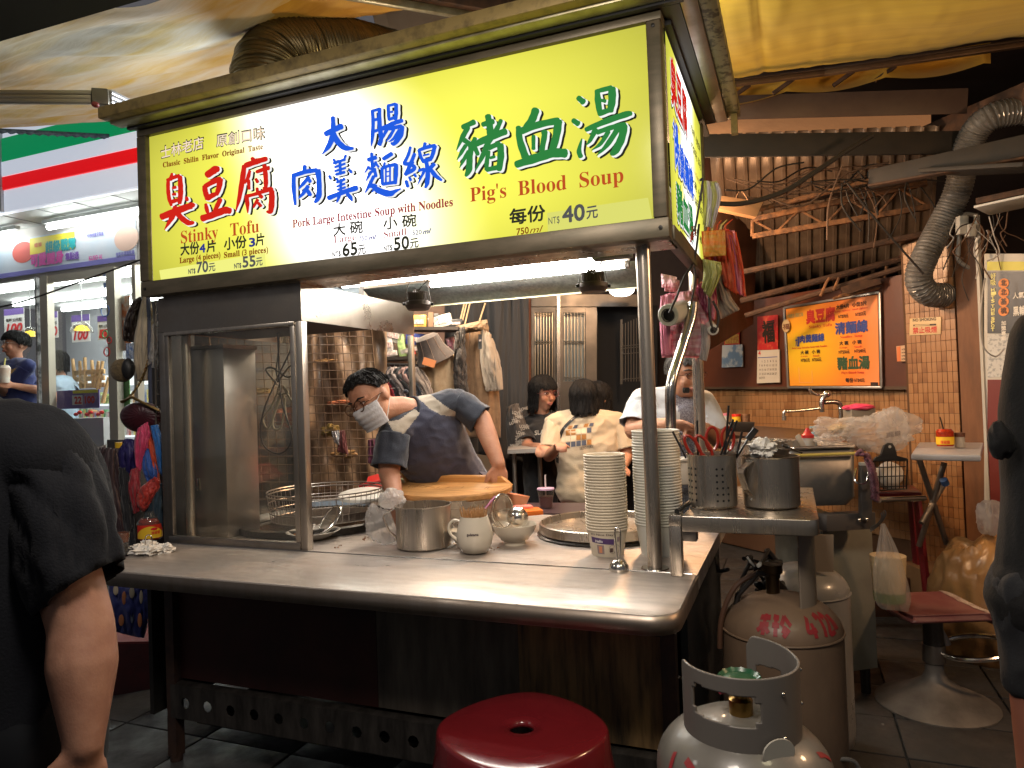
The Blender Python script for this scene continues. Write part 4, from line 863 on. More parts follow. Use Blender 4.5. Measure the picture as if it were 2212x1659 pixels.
g=G(); g.tube([V(1590,990,Y=2.29),V(1618,945,Y=2.30)],.0035,8); g.fin('spatula_stem',CHO,sp)
g=G(); g.bar(V(1615,950,Y=2.30),V(1634,926,Y=2.30),.020,.007,CF,.003); g.fin('spatula_blade',CHO,sp)
# steel jug right
jx=V(1665,1100,Y=2.23).x
jj=jug(jx,2.30,.083,.155,'steel jug with crumpled tissue inside on the side shelf',math.radians(232),z=SZ)
scale_marks(jj,jx,2.30,.083,SZ+.03,.11,math.radians(-22),22)
ti=thing('tissue','crumpled white tissue stuffed into the side shelf jug','tissue',V(1650,970,Y=2.28)); crumple('tissue_wad',TISSUE,ti,V(1648,968,Y=2.26),(.032,.03,.026),21,.6,3.5,44)
dl=thing('dark_ladle','dark metal ladle head leaning over the side shelf jug','ladle',V(1690,965,Y=2.36)); g=G(); g.lathe([(.032,.0),(.03,-.02),(.0,-.03)],V(1685,962,Y=2.35),img(.1,.9,.3),24); g.fin('ladle_cup',STEELD,dl); g=G(); g.tube([V(1690,962,Y=2.36),V(1732,978,Y=2.42)],.0035,8); g.fin('ladle_stem',DARK,dl)
# ================= lamps of the cart =================
lp=thing('tube_light_set','row of fluorescent tubes on a galvanised reflector under the cart roof','ceiling light',(-1.2,2.8,1.85))
TUBE=glow('tube_glow',(1,.95,.88),34.0)
for (x0,x1,y,z) in ((-1.82,-.60,2.56,1.845),(-1.95,-.60,2.80,1.845),(-1.60,-.66,3.02,1.845)):
    g=G(); g.tube([(x0,y,z),(x1,y,z)],.0135,12); g.fin('glowing_tube',TUBE,lp)
    g=G(); g.tube([(x0-.02,y,z),(x0-.0005,y,z)],.015,10); g.fin('tube_cap',STEELD,lp); g=G(); g.tube([(x1+.0005,y,z),(x1+.02,y,z)],.015,10); g.fin('tube_cap',STEELD,lp)
    g=G(); g.bx((x0-.02,y-.018,z+.022),(x1+.02,y+.018,z+.045)); g.fin('tube_batten',mat('batten_white',(.6,.55,.45),.5),lp)
g=G(); g.quad((-2.0,3.04,1.862),(-.60,3.04,1.862),(-.60,3.19,1.772),(-2.0,3.19,1.772)); g.quad((-2.0,2.44,1.895),(-.58,2.44,1.895),(-.60,3.039,1.895),(-2.0,3.039,1.895)); g.fin('reflector',GALV,lp,solid=.002)
g=G(); g.bx((-2.0,3.191,1.765),(-.60,3.198,1.778)); g.fin('reflector_edge',TRIM,lp)
LMP=mat('lamp_brown_metal',(.11,.08,.065),.5,.3)
def spot(lab,x,y,Y,sc=1):
    c=V(x,y,Y=Y); t=thing('spot_lamp',lab,'lamp',c+Z3*.1,'black finned lamps hanging under the sign')
    g=G(); g.lathe([(.020*sc,.030),(.036*sc,.026),(.037*sc,.0),(.047*sc,-.004),(.049*sc,-.018),(.040*sc,-.034),(.0,-.036)],c,n=28); g.fin('lamp_body',LMP,t)
    for k in range(28):
        a=k*2*math.pi/28; d=Vector((math.cos(a),math.sin(a),0)); 
        if k==0: g=G(); g.box(c+d*.031*sc+Z3*.014,(.016*sc,.0022,.038),(d,Vector((-d.y,d.x,0)),Z3)); f0=g.fin('cooling_fin',LMP,t)
        else:
            f=f0.copy(); COL.objects.link(f); f.parent=t; rel=c-wloc(t); f.matrix_local=Matrix.Translation(rel)@Matrix.Rotation(a,4,'Z')@Matrix.Translation(-rel)
    g=G()
    for k in range(26): a=rnd.uniform(0,6.28); rr=rnd.uniform(0,.026)*sc; p=c+Vector((rr*math.cos(a),rr*math.sin(a),.028)); g.tube([p,p+Z3*.016],.0014,5)
    g.fin('cooling_pins',LMP,t,kind='stuff')
    for s in (-1,1):
        g=G(); g.tube([c+CR*(s*.050*sc)-Z3*.012,c+CR*(s*.040*sc)+Z3*.050,c+CR*(s*.016)+Z3*.098,c+Z3*.103],.0026,6,flat=.5); g.fin('yoke_arm',LMP,t)
        g=G(); g.tube([c+CR*(s*.044*sc)-Z3*.012,c+CR*(s*.058*sc)-Z3*.012],.006,8); g.fin('yoke_knob',DARK,t)
    g=G(); g.tube(spline([c+Z3*.035,c+Z3*.06+CR*.02,c+Z3*.08+CR*.04,c+Z3*.10+CR*.02],4),.0022,6); g.fin('lamp_cable',BLACK,t)
    g=G(); g.box(c+Z3*.120,(.085,.06,.03),None,.004); g.fin('driver_box',mat('driver_box',(.10,.09,.08),.4,.6),t)
    return t
spot('black finned spot lamp hanging near the steel hood',903,650,2.36); spot('black finned spot lamp hanging near the chrome post',1281,610,2.36,1.02)
gb=thing('transformer_box','grey ribbed transformer box under the sign bottom edge','transformer',V(1330,548,Y=2.30))
g=G(); g.box(V(1322,548,Y=2.34),(.13,.05,.035),None,.003); g.fin('box_body',mat('grey_paint_box',(.14,.13,.12),.5),gb)
g=G()
for k in range(16): g.box(V(1322,548,Y=2.34)+X3*(-.03+k*.006)-Y3*.0255,(.002,.001,.03))
g.fin('ribs',BLACK,gb,kind='stuff')
# ================= ground =================
PAVE=mat('dark_paving',(.052,.050,.049),.5,col2=(.035,.034,.033),scale=7,bump=.12,bscale=60,detail=8,rvar=.25)
g=G(); g.bx((-14,-10,-.3),(12,26,-.012)); struct(g.fin('ground',mat('street_asphalt',(.05,.05,.05),.8,col2=(.03,.03,.03),scale=20,bump=.2),None))
pv=bpy.data.objects.new('pavement',None); COL.objects.link(pv); struct(pv)
slab=None; k=0
for i in range(-9,5):
    for j in range(0,14):
        x,y=i*.42+.1,1.35+j*.32
        if slab is None:
            g=G(); g.box((0,0,-.006),(.412,.312,.012),None,.003); slab=g.fin('paving_slab',PAVE,None); slab.parent=pv; slab.location=(x,y,0); continue
        c=slab.copy(); COL.objects.link(c); c.parent=pv; c.location=(x,y,rnd.uniform(-.0015,.0015)); c.rotation_euler=(rnd.uniform(-.003,.003),rnd.uniform(-.003,.003),0)
# ================= back walls =================
TILE=mat('tan_wall_tile',(.36,.20,.095),.35,col2=(.33,.155,.06),scale=1.3,contrast=(.4,.6),rvar=.1,bump=.03); TILE2=mat('tan_wall_tile_dirty',(.34,.16,.065),.4,col2=(.18,.08,.03),scale=3,rvar=.1); GROUT=mat('brown_grout',(.10,.05,.025),.9)
wd=Vector((-.743,.669,0)).normalized(); wn=Vector((-.669,-.743,0)).normalized(); W0=V(1965,830,D=4.4)
def WV(x,y,off=0.0): return V(x,y,P=(W0+wn*off,wn))
wall=bpy.data.objects.new('wall_tiled',None); COL.objects.link(wall); wall.location=(W0.x,W0.y,0); struct(wall)
lw=2.75
g=G(); a=W0-wn*.06; a.z=0; b=a+wd*lw; g.poly([a,b,b+Z3*1.30,a+Z3*1.30],-wn*.1); g.fin('wall_base',GROUT,wall)
def tiles(par,org,dx,n,w,h,W_,z0,z1,cap=300,gap=.0028,ms=(TILE,TILE2)):
    cols=int(W_/w); rows=int((z1-z0)/h); me=[]
    for m in ms:
        g=G(); g.box((0,0,0),(w-gap,.008,h-gap)); o=g.fin('tile',m,None); me.append(o); 
    q=Matrix((dx,-n,Z3)).transposed().to_4x4(); cnt=0; rest=G(); first=set()
    cells=[(r,c) for r in range(rows) for c in range(cols)]
    cells.sort(key=lambda t:-(z0+t[0]*h>.95)*10+abs((z0+t[0]*h)-1.2))
    for r,c in cells:
        p=org+dx*((c+.5)*w)+Z3*(z0+(r+.5)*h)+n*(.003+rnd.uniform(0,.0015)); k=1 if rnd.random()<.22 else 0
        if cnt<cap:
            o=me[k] if k not in first else me[k].copy()
            if k in first: COL.objects.link(o)
            first.add(k); o.parent=par; o.matrix_local=Matrix.Translation(p-wloc(par))@q@Matrix.Rotation(rnd.uniform(-.012,.012),4,'X'); o.name='tile'; cnt+=1
        else: rest.box(p,(w-gap,.008,h-gap),(dx,-n,Z3))
    if len(rest.b.verts): rest.fin('tile_field',ms[0],par,kind='stuff')
    else: rest.b.free()
tiles(wall,Vector((W0.x,W0.y,0))-wn*.058,wd,wn,.036,.055,lw-.02,.3,1.295)
PANELM=mat('dark_red_panel',(.125,.042,.022),.35,col2=(.085,.028,.016),scale=3,rvar=.1,bump=.02,bscale=80)
pa,pb_,pc_,pd=WV(1520,838),WV(1968,838),WV(1968,590),WV(1520,668)
pan=thing('wall_board_panel','large dark reddish brown board panel above the tan tiles','wall panel',pa)
g=G(); g.poly([pa,pb_,pc_,pd],-wn*.03); g.fin('board',PANELM,pan)
g=G(); g.bar(pa-Z3*.0,pb_,.012,.02,Z3); g.fin('bottom_trim',mat('trim_dark',(.08,.05,.03),.6),pan)
# pillar
pl=thing('tiled_pillar','tan tiled pillar on the right behind the grey flexible duct','pillar',WV(1990,1200,.05))
po=WV(2072,830,.10); po.z=0
L_=(WV(2072,830,.10)-WV(1958,830,.10)).length; ztop=WV(1990,512,.10).z
g=G(); g.poly([po,po+wd*L_,po+wd*L_+Z3*ztop,po+Z3*ztop],-wn*.25); g.fin('pillar_core',GROUT,pl)
tiles(pl,po,wd,wn,.030,.060,L_-.005,.15,ztop,300)
dp=thing('brown_doorpost','rusty brown post between the tiled pillar and the poster shop','post',WV(2095,1200,.08))
a=WV(2120,830,.12);a.z=0;b=WV(2074,830,.12);b.z=0; g=G(); g.poly([a,b,b+Z3*2.15,a+Z3*2.15],-wn*.08); g.fin('post_body',mat('rusty_brown_post',(.20,.085,.035),.6,col2=(.12,.05,.02),scale=5,bump=.1,stretch=(3,3,.6)),dp)
a=WV(2126,830,.14);a.z=0;b=WV(2120,830,.14);b.z=0; g=G(); g.poly([a,b,b+Z3*2.2,a+Z3*2.2],-wn*.03); g.fin('metal_edge',mat('pale_metal_edge',(.45,.44,.40),.5),dp)
# poster shop
ps=thing('poster_board','dark menu poster with orange discs and white print at the right edge','poster',WV(2130,900,.15))
def wq(par,name,m,x0,y0,x1,y1,off,th=.004,pts=None,edge=None):
    P=pts or [(x0,y1),(x1,y1),(x1,y0),(x0,y0)]; P=[WV(*p,off) for p in P]; g=G(); g.poly(P,-wn*th); return g.fin(name,m,par)
wq(ps,'board_backing',mat('poster_backing',(.55,.53,.48),.6),2126,548,2300,1300,.13,.02)
wq(ps,'yellow_band',mat('poster_yellow',(.62,.58,.10),.5),2132,565,2300,584,.134)
wq(ps,'dark_poster',mat('poster_charcoal',(.045,.047,.055),.35),2133,586,2300,720,.134)
wq(ps,'lower_flyer',mat('flyer_white',(.52,.53,.52),.5,col2=(.30,.32,.33),scale=60,contrast=(.5,.6)),2133,722,2300,815,.134)
wq(ps,'red_cabinet_face',mat('dark_red_face',(.16,.03,.025),.4),2133,820,2300,1300,.134)
def wtext(s,x0,y0,x1,y1,h,m,par,off,box=True,bp=.04,cap=.7,slant=0):
    A=WV(x0,y0,off);B=WV(x1,y1,off);T=WV(x0,y0-h,off); return text(s,A,B,T.z-A.z,Z3,wn,m,par,box=box,boldpx=bp,cap=cap,slant=slant)
WHP=mat('printed_white',(.75,.73,.68),.5); ORP=mat('printed_orange',(.75,.25,.06),.5)
for i,(ch) in enumerate('北北基桃'):
    c=WV(2168,612+i*20,.136); x,y,z=frame(wn); g=G(); g.lathe([(0,.001),(.026,.001),(.026,0)],c,wn,24); g.fin('orange_disc',ORP,ps); wtext(ch,2162,618+i*20,2174,617+i*20,13,mat('disc_print',(.1,.05,.03),.5),ps,.139)
for i,ch in enumerate('加盟專案'): wtext(ch,2163,703+i*11,2173,702+i*11,9,WHP,ps,.136)
for i,ch in enumerate('好吸'): wtext(ch,2140,603+i*14,2151,602+i*14,12,mat('printed_yellow',(.75,.70,.25),.5),ps,.136)
YP=MATS['printed_yellow']
for i,ch in enumerate('HITSTHESPOT'): wtext(ch,2141,630+i*8+(3 if i>3 else 0)+(3 if i>6 else 0),2148,629+i*8+(3 if i>3 else 0)+(3 if i>6 else 0),6.5,YP,ps,.136,bp=.06)
wtext('人氣',2188,646,2212,643,13,WHP,ps,.136); wtext('黑輪',2189,683,2215,680,20,WHP,ps,.136)
# menu board on the panel
mb=thing('menu_board','orange and yellow framed menu board hanging on the dark panel','menu board',WV(1800,836,.02))
mm=bpy.data.materials.new('menu_print'); mm.use_nodes=True; nt=mm.node_tree; N=nt.nodes; L=nt.links; bs=N['Principled BSDF']; bs.inputs['Roughness'].default_value=.3
tc=N.new('ShaderNodeTexCoord'); vm=N.new('ShaderNodeVectorMath'); vm.operation='DISTANCE'; vm.inputs[1].default_value=(.20,.45,0); L.new(tc.outputs['UV'],vm.inputs[0])
cr_=N.new('ShaderNodeValToRGB'); e=cr_.color_ramp.elements; e[0].position=.15; e[0].color=(.72,.44,.02,1); e[1].position=.62; e[1].color=(.80,.22,.035,1); e2=e.new(.85); e2.color=(.82,.27,.09,1)
L.new(vm.outputs['Value'],cr_.inputs[0]); L.new(cr_.outputs[0],bs.inputs['Base Color']); MATS['menu_print']=mm
TL,TR,BR,BL=WV(1694,665,.02),WV(1900,631.5,.02),WV(1904.5,836.8,.02),WV(1703,836.8,.02)
def lerp2(u,v,off=0): return (BL*(1-u)*(1-v)+BR*u*(1-v)+TR*u*v+TL*(1-u)*v)+wn*off
uvquad('printed_face',lerp2(.02,.02),lerp2(.98,.02),lerp2(.98,.98),lerp2(.02,.98),mm,mb)
ALF=mat('aluminium_frame',(.42,.40,.38),.4,.8)
for a,b in ((BL,BR),(BR,TR),(TR,TL),(TL,BL)): g=G(); g.bar(a,b,.016,.014,wn,.002); g.fin('frame_bar',ALF,mb)
def mt(s,x0,x1,y0,h,m,bp=.05,box=True,out=None):
    A=lerp2(x0,y0,.002);B=lerp2(x1,y0,.002); k=(TL-BL).length*h
    if out: text(s,A+wn*-.0005+(B-A).normalized()*.003-Z3*.003,B+(B-A).normalized()*.003-Z3*.003,k,Z3,wn,out,mb,box=box,boldpx=bp*1.8)
    return text(s,A+wn*.001,B+wn*.001,k,Z3,wn,m,mb,box=box,boldpx=bp)
PR=mat('menu_red',(.50,.03,.02),.5); PB=mat('menu_blue',(.03,.05,.22),.5); PG=mat('menu_green',(.03,.07,.03),.5); PK=mat('menu_black',(.03,.015,.01),.5)
mt('臭豆腐',.25,.56,.76,.16,PR,.07); mt('士林老店 原創口味',.03,.22,.86,.05,mat('menu_gold',(.40,.30,.10),.5)); mt(bold('Stinky Tofu'),.28,.53,.695,.045,PR,0)
mt('大份4片',.58,.71,.885,.05,PK); mt('小份3片',.74,.88,.885,.05,PK); mt(bold('Large (4pieces)'),.57,.72,.845,.025,PR,0); mt(bold('Small (3pieces)'),.74,.89,.845,.025,PR,0); mt('NT$70元',.60,.70,.775,.045,PK,.03); mt('NT$55元',.77,.87,.775,.045,PK,.03)
mt('大腸',.115,.16,.50,.12,PB); mt('肉羹麵線',.165,.44,.54,.09,PB,.07); mt(bold('Pork Large Intestine Soup with Noodles'),.07,.47,.465,.03,PR,0)
mt('清麵線',.56,.88,.60,.13,PB,.07); mt(bold('Noodles  Soup'),.61,.83,.545,.035,PR,0)
for x in (.17,.60): mt('大 碗',x,x+.09,.40 if x<.5 else .475,.045,PK); mt('小 碗',x+.13,x+.22,.40 if x<.5 else .475,.045,PK)
mt(bold('Large'),.17,.25,.365,.022,PR,0); mt(bold('Small'),.31,.38,.365,.022,PR,0); mt(bold('Large'),.60,.68,.435,.022,PR,0); mt(bold('Small'),.75,.82,.435,.022,PR,0)
mt('NT$65元',.17,.27,.305,.045,PK,.03); mt('NT$50元',.30,.40,.305,.045,PK,.03); mt('NT$50元',.59,.70,.375,.045,PK,.03); mt('NT$40元',.75,.86,.375,.045,PK,.03)
mt('豬血湯',.57,.89,.20,.14,PG,.07); mt(bold("Pig's Blood Soup"),.61,.84,.145,.035,PR,0); mt('每份',.65,.73,.055,.05,PK); mt('NT$40元',.74,.84,.055,.045,PK,.03)
g=G(); q=[lerp2(u,v,.002) for u,v in ((.14,.24),(.14,.06),(.29,.06),(.29,.20))]; g.tube(q,.0015,5); g.fin('tape_residue',mat('old_tape',(.75,.45,.2),.6),mb)
g=G(); g.poly([lerp2(u,v,.003) for u,v in ((.90,.02),(.97,.02),(.97,.055),(.90,.055))],wn*.001); g.fin('dark_corner_mark',PK,mb)
ov=thing('oval_sticker','small oval cream sticker at the left edge of the menu board','sticker',WV(1698,704,.04)); g=G(); g.lathe([(0,.003),(.034,.003),(.036,0)],WV(1698,704,.04),wn,28,ref=Z3,oval=1.35); g.fin('sticker_disc',mat('cream_sticker',(.52,.38,.20),.5),ov); wtext('福',1691,712,1705,711,12,mat('sticker_print',(.15,.06,.03),.5),ov,.0445)
# calendars
def cal(lab,red,white,txt):
    t=thing('wall_calendar',lab,'calendar',WV((red[0]+red[2])/2,red[1],.02)); 
    g=G(); P=[(red[0],red[3]),(red[2],red[3]-1),(red[2],red[1]-4),(red[0],red[1])]; g.poly([WV(*p,.024) for p in P],-wn*.006); g.fin('picture_sheet',mat('calendar_red',(.42,.02,.02),.4,col2=(.50,.10,.04),scale=25,contrast=(.5,.7)),t)
    g=G(); P=[(white[0],white[3]),(white[2],white[3]-2),(white[2]-1,white[1]-2),(white[0]+1,white[1])]; g.poly([WV(*p,.030) for p in P],-wn*.009); return t
t=cal('tall red calendar with black fortune character over white date page',(1636,684,1680,756),(1635,757,1684,828),1); 
def calwhite(t,w,m):
    g=G(); P=[(w[0],w[3]),(w[2],w[3]-2),(w[2]-1,w[1]-2),(w[0]+1,w[1])]; g.poly([WV(*p,.030) for p in P],-wn*.009); return g.fin('date_page',m,t)
calwhite(t,(1635,757,1684,828),mat('calendar_paper',(.55,.50,.42),.6))
wtext('福',1647,741,1672,738,44,mat('calendar_black',(.02,.015,.01),.3),t,.026,bp=.08)
wtext('4',1638,768,1643,767,9,PR,t,.032)
g=G(); g.poly([WV(*p,.0315) for p in ((1637,772),(1679,770),(1679,771.5),(1637,773.5))],wn*.0005); g.fin('week_bar',mat('week_blue',(.05,.08,.3),.5),t)
for r,row in enumerate(('1  2  3  4  5  6','7  8  9 10 11 12 13','14 15 16 17 18 19 20','21 22 23 24 25 26 27','28 29 30')): wtext(row,1640+(6 if r==0 else 0),783+r*9,1678 if r<4 else 1652,782+r*9,4.5,PK,t,.0315,bp=0)
t=cal('small red and gold calendar over a blue photo page on the far left','x' and (1564,695,1597,745),(1559,746,1604,794),0); calwhite(t,(1559,746,1604,794),mat('blue_photo_page',(.16,.24,.34),.5,col2=(.50,.50,.48),scale=9,contrast=(.45,.55)))
g=G(); g.poly([WV(*p,.026) for p in ((1566,743),(1596,741),(1596,722),(1566,724))],wn*.001); g.fin('gold_band',mat('calendar_gold',(.45,.28,.05),.5,col2=(.3,.1,.02),scale=60),t)
ns=thing('no_smoking_sign','small cream no smoking sign on the tiled pillar','sign',WV(2000,704,.11)); g=G(); g.poly([WV(*p,.114) for p in ((1964,725),(2032,722),(2033,684),(1965,688))],-wn*.006,bev=.002); g.fin('sign_plate',mat('cream_plate',(.62,.45,.24),.5),ns)
wtext('NO SMOKING',1972,695,2022,692,6,PK,ns,.1145,bp=.05); wtext('禁止吸煙',1972,721,2024,718,13,PR,ns,.1145)
g=G(); g.bar(WV(1973,703,.115),WV(2022,701,.115),.010,.002,wn); g.fin('cigarette_mark',PK,ns)
g=G(); g.bar(WV(1976,703,.1165),WV(2008,701.5,.1165),.006,.001,wn); g.fin('cigarette_paper',mat('cream_plate',()),ns)
pn=thing('price_note','small orange and white price note beside the tiled pillar','notice',WV(1949,760,.03)); g=G(); g.poly([WV(*p,.034) for p in ((1938,781),(1962,780),(1962,745),(1936,748))],-wn*.003); g.fin('note_paper',mat('note_paper',(.60,.40,.25),.6),pn)
g=G(); g.poly([WV(*p,.0355) for p in ((1938,781),(1946,780),(1945,748),(1937,749))],wn*.0005); g.fin('orange_edge',mat('note_orange',(.65,.18,.05),.5),pn)
for i in range(4): wtext('NT$ 40',1948,757+i*7,1960,756+i*7,3.5,PK,pn,.0355,bp=.05)
# ================= sheet ceiling and trusses =================
RUST=mat('rusty_steel',(.26,.12,.05),.8,col2=(.07,.035,.02),scale=30,detail=8,bump=.3,contrast=(.35,.65)); RUSTD=mat('dark_rusty_steel',(.09,.045,.025),.8,col2=(.04,.022,.015),scale=20,bump=.2); BEAMK=mat('blackened_beam',(.018,.017,.017),.7,col2=(.03,.024,.02),scale=6)
CORR=mat('dark_corrugated_iron',(.26,.18,.12),.42,.3,col2=(.14,.09,.06),scale=5,stretch=(1,1,.3),bump=.05)
g=G(); A0,A1,B0,B1=V(1560,668,D=6.2),V(2010,600,D=5.2),V(1530,290,D=4.5),V(2030,270,D=4.1)
def corr(u,v):
    p=A0*(1-u)*(1-v)+A1*u*(1-v)+B1*u*v+B0*(1-u)*v; f=(u*17)%1; h=.03 if f>.72 else 0; return p+Vector((0,-h*.25,-h*.3))
g.sheet(lambda i,j: corr((round(i*17*4)//4+[0,.68,.74,.97][round(i*17*4)%4])/17 if i<1 else 1,j),68,4); struct(g.fin('ceiling_corrugated',CORR,None,solid=.003))
sh2=thing('shed_wall','dark brown boarded wall of the shed behind the hanging bags','wall',V(1580,640,D=4.9))
g=G(); g.quad(V(1490,780,D=5.0),V(1625,700,D=5.3),V(1640,340,D=5.2),V(1490,340,D=4.9)); g.fin('boarding',mat('brown_boarding',(.14,.055,.03),.6,col2=(.08,.035,.02),scale=3,stretch=(6,6,.5)),sh2,solid=.02)
bw2=thing('back_room_wall','plaster wall strip with painted-in warm glow glimpsed between the roof beams','wall',V(1750,270,D=6)); g=G(); g.quad(V(1500,300,D=5.0),V(2010,300,D=5.0),V(2010,235,D=5.4),V(1500,235,D=5.4)); g.fin('plaster',mat('glowing_plaster',(.55,.30,.15),.9,emit=(1,.42,.16),estr=.16,col2=(.35,.18,.09),scale=4),bw2,solid=.02)  # emission put into the plaster in place of lamp light
bpy.data.objects['back_room_wall']['label']='ceiling panel with painted-in orange glow glimpsed between dark roof beams'
def beam(lab,pts,w,h,m,name='roof_beam',cat='beam',up=Z3):
    t=thing(name,lab,cat,pts[0]); g=G()
    for a,b in zip(pts,pts[1:]): g.bar(a,b,w,h,up,.003)
    g.fin('beam_body',m,t); return t
beam('wide blackened steel beam crossing behind the side of the sign',[V(1500,316,D=3.9),V(2075,308,D=3.9)],.02,.125,BEAMK)
beam('brown flat metal valance board under the scalloped tarp',[V(1500,235,D=4.2),V(2090,218,D=3.9)],.01,.14,mat('dusty_brown_board',(.10,.065,.045),.6,col2=(.07,.04,.03),scale=4))
def truss(lab,a0,a1,b0,b1,n):
    t=thing('roof_truss',lab,'truss',a0); 
    for a,b,nm in ((a0,a1,'top_chord'),(b0,b1,'bottom_chord')): g=G(); g.bar(a,b,.035,.032,Z3,.002); g.fin(nm,RUST,t)
    for i in range(n):
        u0,u1=i/n,(i+1)/n; p,q=(a0.lerp(a1,u0),b0.lerp(b1,u1)) if i%2==0 else (b0.lerp(b1,u0),a0.lerp(a1,u1)); g=G(); g.tube([p,q],.008,7); g.fin('diagonal',RUST,t)
    g=G(); g.tube([a0,b0],.012,8); g.fin('end_post',RUST,t); return t
truss('rusty lattice truss with zigzag bars under the corrugated sheet',V(1625,475,D=4.5),V(2002,396,D=4.2),V(1625,511,D=4.5),V(2008,447,D=4.2),7)
def pipe(lab,pts,D,r,m=RUST,name='pipe',cat='pipe',grp=None,n=6):
    P=spline([V(x,y,D=D if not isinstance(D,tuple) else D[0]+(D[1]-D[0])*i/(len(pts)-1)) for i,(x,y) in enumerate(pts)],n); t=thing(name,lab,cat,P[0],grp); g=G(); g.tube(P,r,8); g.fin('tube',m,t); return t
pipe('long rusty pipe running under the truss toward the tiled pillar',[(1595,590),(1999,505)],(4.6,4.2),.020,RUSTD)
pipe('dark pipe above the menu board panel',[(1610,682),(1968,572)],(4.9,4.4),.018,RUSTD)
pipe('brown pipe just over the top edge of the red panel',[(1600,650),(1962,556)],(5.0,4.5),.022,RUSTD)
pipe('upper rusty rod under the black beam',[(1620,455),(2000,385)],(4.4,4.1),.013,RUSTD)
pipe('bundle pipe slanting from centre to right under the beam',[(1640,452),(2030,352)],(4.3,3.9),.016)
beam('dark slanted roof beam with rusty lower flange at the right',[V(1880,388,D=3.9),V(2240,310,D=3.3)],.05,.10,BEAMK)
beam('rusty lower flange of the slanted right roof beam',[V(1880,402,D=3.88),V(2240,338,D=3.28)],.06,.012,RUSTD,'steel_angle')
beam('dark sheet shelf hanging low at the right edge',[V(2030,372,D=3.7),V(2260,360,D=3.2)],.3,.02,BEAMK,'hanging_shelf','shelf')
beam('tilted brown timber board in the roof gap at upper right',[V(1960,312,D=4.4),V(2240,195,D=3.6)],.05,.12,RUSTD,'timber_plank','board')
# clamps and junk above the panel
jk=thing('hinged_bracket','rusty hinged bracket frame standing on top of the red panel','bracket',WV(1840,640,.0))
for P in ([(1772,640),(1785,610),(1792,600)],[(1800,628),(1812,600)],[(1812,640),(1910,610),(1915,575)],[(1800,645),(1900,622)]):
    g=G(); g.tube([V(x,y,D=4.55) for x,y in P],.009,7); g.fin('rod',RUST,jk)
g=G(); g.bar(V(1818,630,D=4.56),V(1900,604,D=4.5),.02,.055,Z3); g.fin('plate',RUSTD,jk)
# cables
rc=random.Random(11)
CAB=mat('black_cable',(.02,.016,.014),.6); CABB=mat('dusty_cable',(.12,.07,.045),.8)
for i in range(20):
    x0=rc.uniform(1560,1800); y0=rc.uniform(385,430); x1=x0+rc.uniform(150,330); y1=rc.uniform(345,400)
    P=[(x0,y0),(x0+(x1-x0)*.3,y0+rc.uniform(-12,22)),(x0+(x1-x0)*.65,(y0+y1)/2+rc.uniform(-20,26)),(x1,y1)]
    pipe('thin dusty cable in the tangle below the black beam',P,rc.uniform(3.9,4.4),rc.uniform(.002,.006),rc.choice([CAB,CABB,CABB]),'cable','cable','tangled cables under the roof beam')
for i in range(14):
    x0=rc.uniform(1760,1990); y0=rc.uniform(360,410); x1=x0+rc.uniform(-80,80); y1=rc.uniform(430,560)
    pipe('loose end of cable dropping from the tangle in front of the truss',[(x0,y0),((x0+x1)/2+rc.uniform(-20,20),(y0+y1)/2),(x1,y1)],rc.uniform(3.9,4.2),rc.uniform(.0025,.006),rc.choice([CAB,CABB]),'cable','cable','cable ends dangling from the tangle')
pipe('thick black cable sagging from the sign side to the roof beam',[(1518,436),(1600,440),(1690,415),(1760,372),(1830,325),(1885,292)],3.7,.013,CAB,'cable','cable')
pipe('straight dark cable slanting down to the duct',[(1830,395),(1880,460),(1940,530),(1995,592)],3.9,.006,CAB,'cable','cable')
# flexible duct
dk=thing('flexible_duct','grey ribbed flexible duct bending down and into the brown post','duct',V(1996,560,D=4.0))
P=spline([V(2250,235,D=3.7),V(2144,252,D=3.75),V(2095,305,D=3.85),V(2068,414,D=3.95),V(2032,487,D=4.0),V(1998,555,D=4.0),V(1984,602,D=4.02),V(2006,634,D=4.05),V(2050,637,D=4.1),V(2096,632,D=4.15)],30)
DUCT=mat('grey_duct_skin',(.13,.13,.13),.55,.0,col2=(.07,.065,.06),scale=14,rvar=.12,bump=.1)
acc=[0]
for a,b in zip(P,P[1:]): acc.append(acc[-1]+(b-a).length)
N_=int(acc[-1]/.0042); Q=[];R_=[]; j=0
for i in range(N_+1):
    s=acc[-1]*i/N_
    while j<len(P)-2 and acc[j+1]<s: j+=1
    Q.append(P[j].lerp(P[j+1],(s-acc[j])/max(acc[j+1]-acc[j],1e-6))); R_.append(.066+.0048*abs(math.sin(s*math.pi/.019))+.0012*rc.uniform(-1,1))
g=G(); g.tube(Q,R_,28); g.fin('duct_skin',DUCT,dk)
g=G(); hel=[]
for i in range(0,N_): 
    p=Q[i]; t=(Q[min(i+1,N_)]-Q[max(i-1,0)]).normalized(); x,y,_=frame(t,CR)
    for k in range(2): a=(i*2+k)/2*.0042/.019*math.pi*2; hel.append(p+(x*math.cos(a)+y*math.sin(a))*.0722)
g.tube(hel,.0016,4); g.fin('wire_coil',mat('coil_wire',(.42,.41,.40),.35,.8),dk)
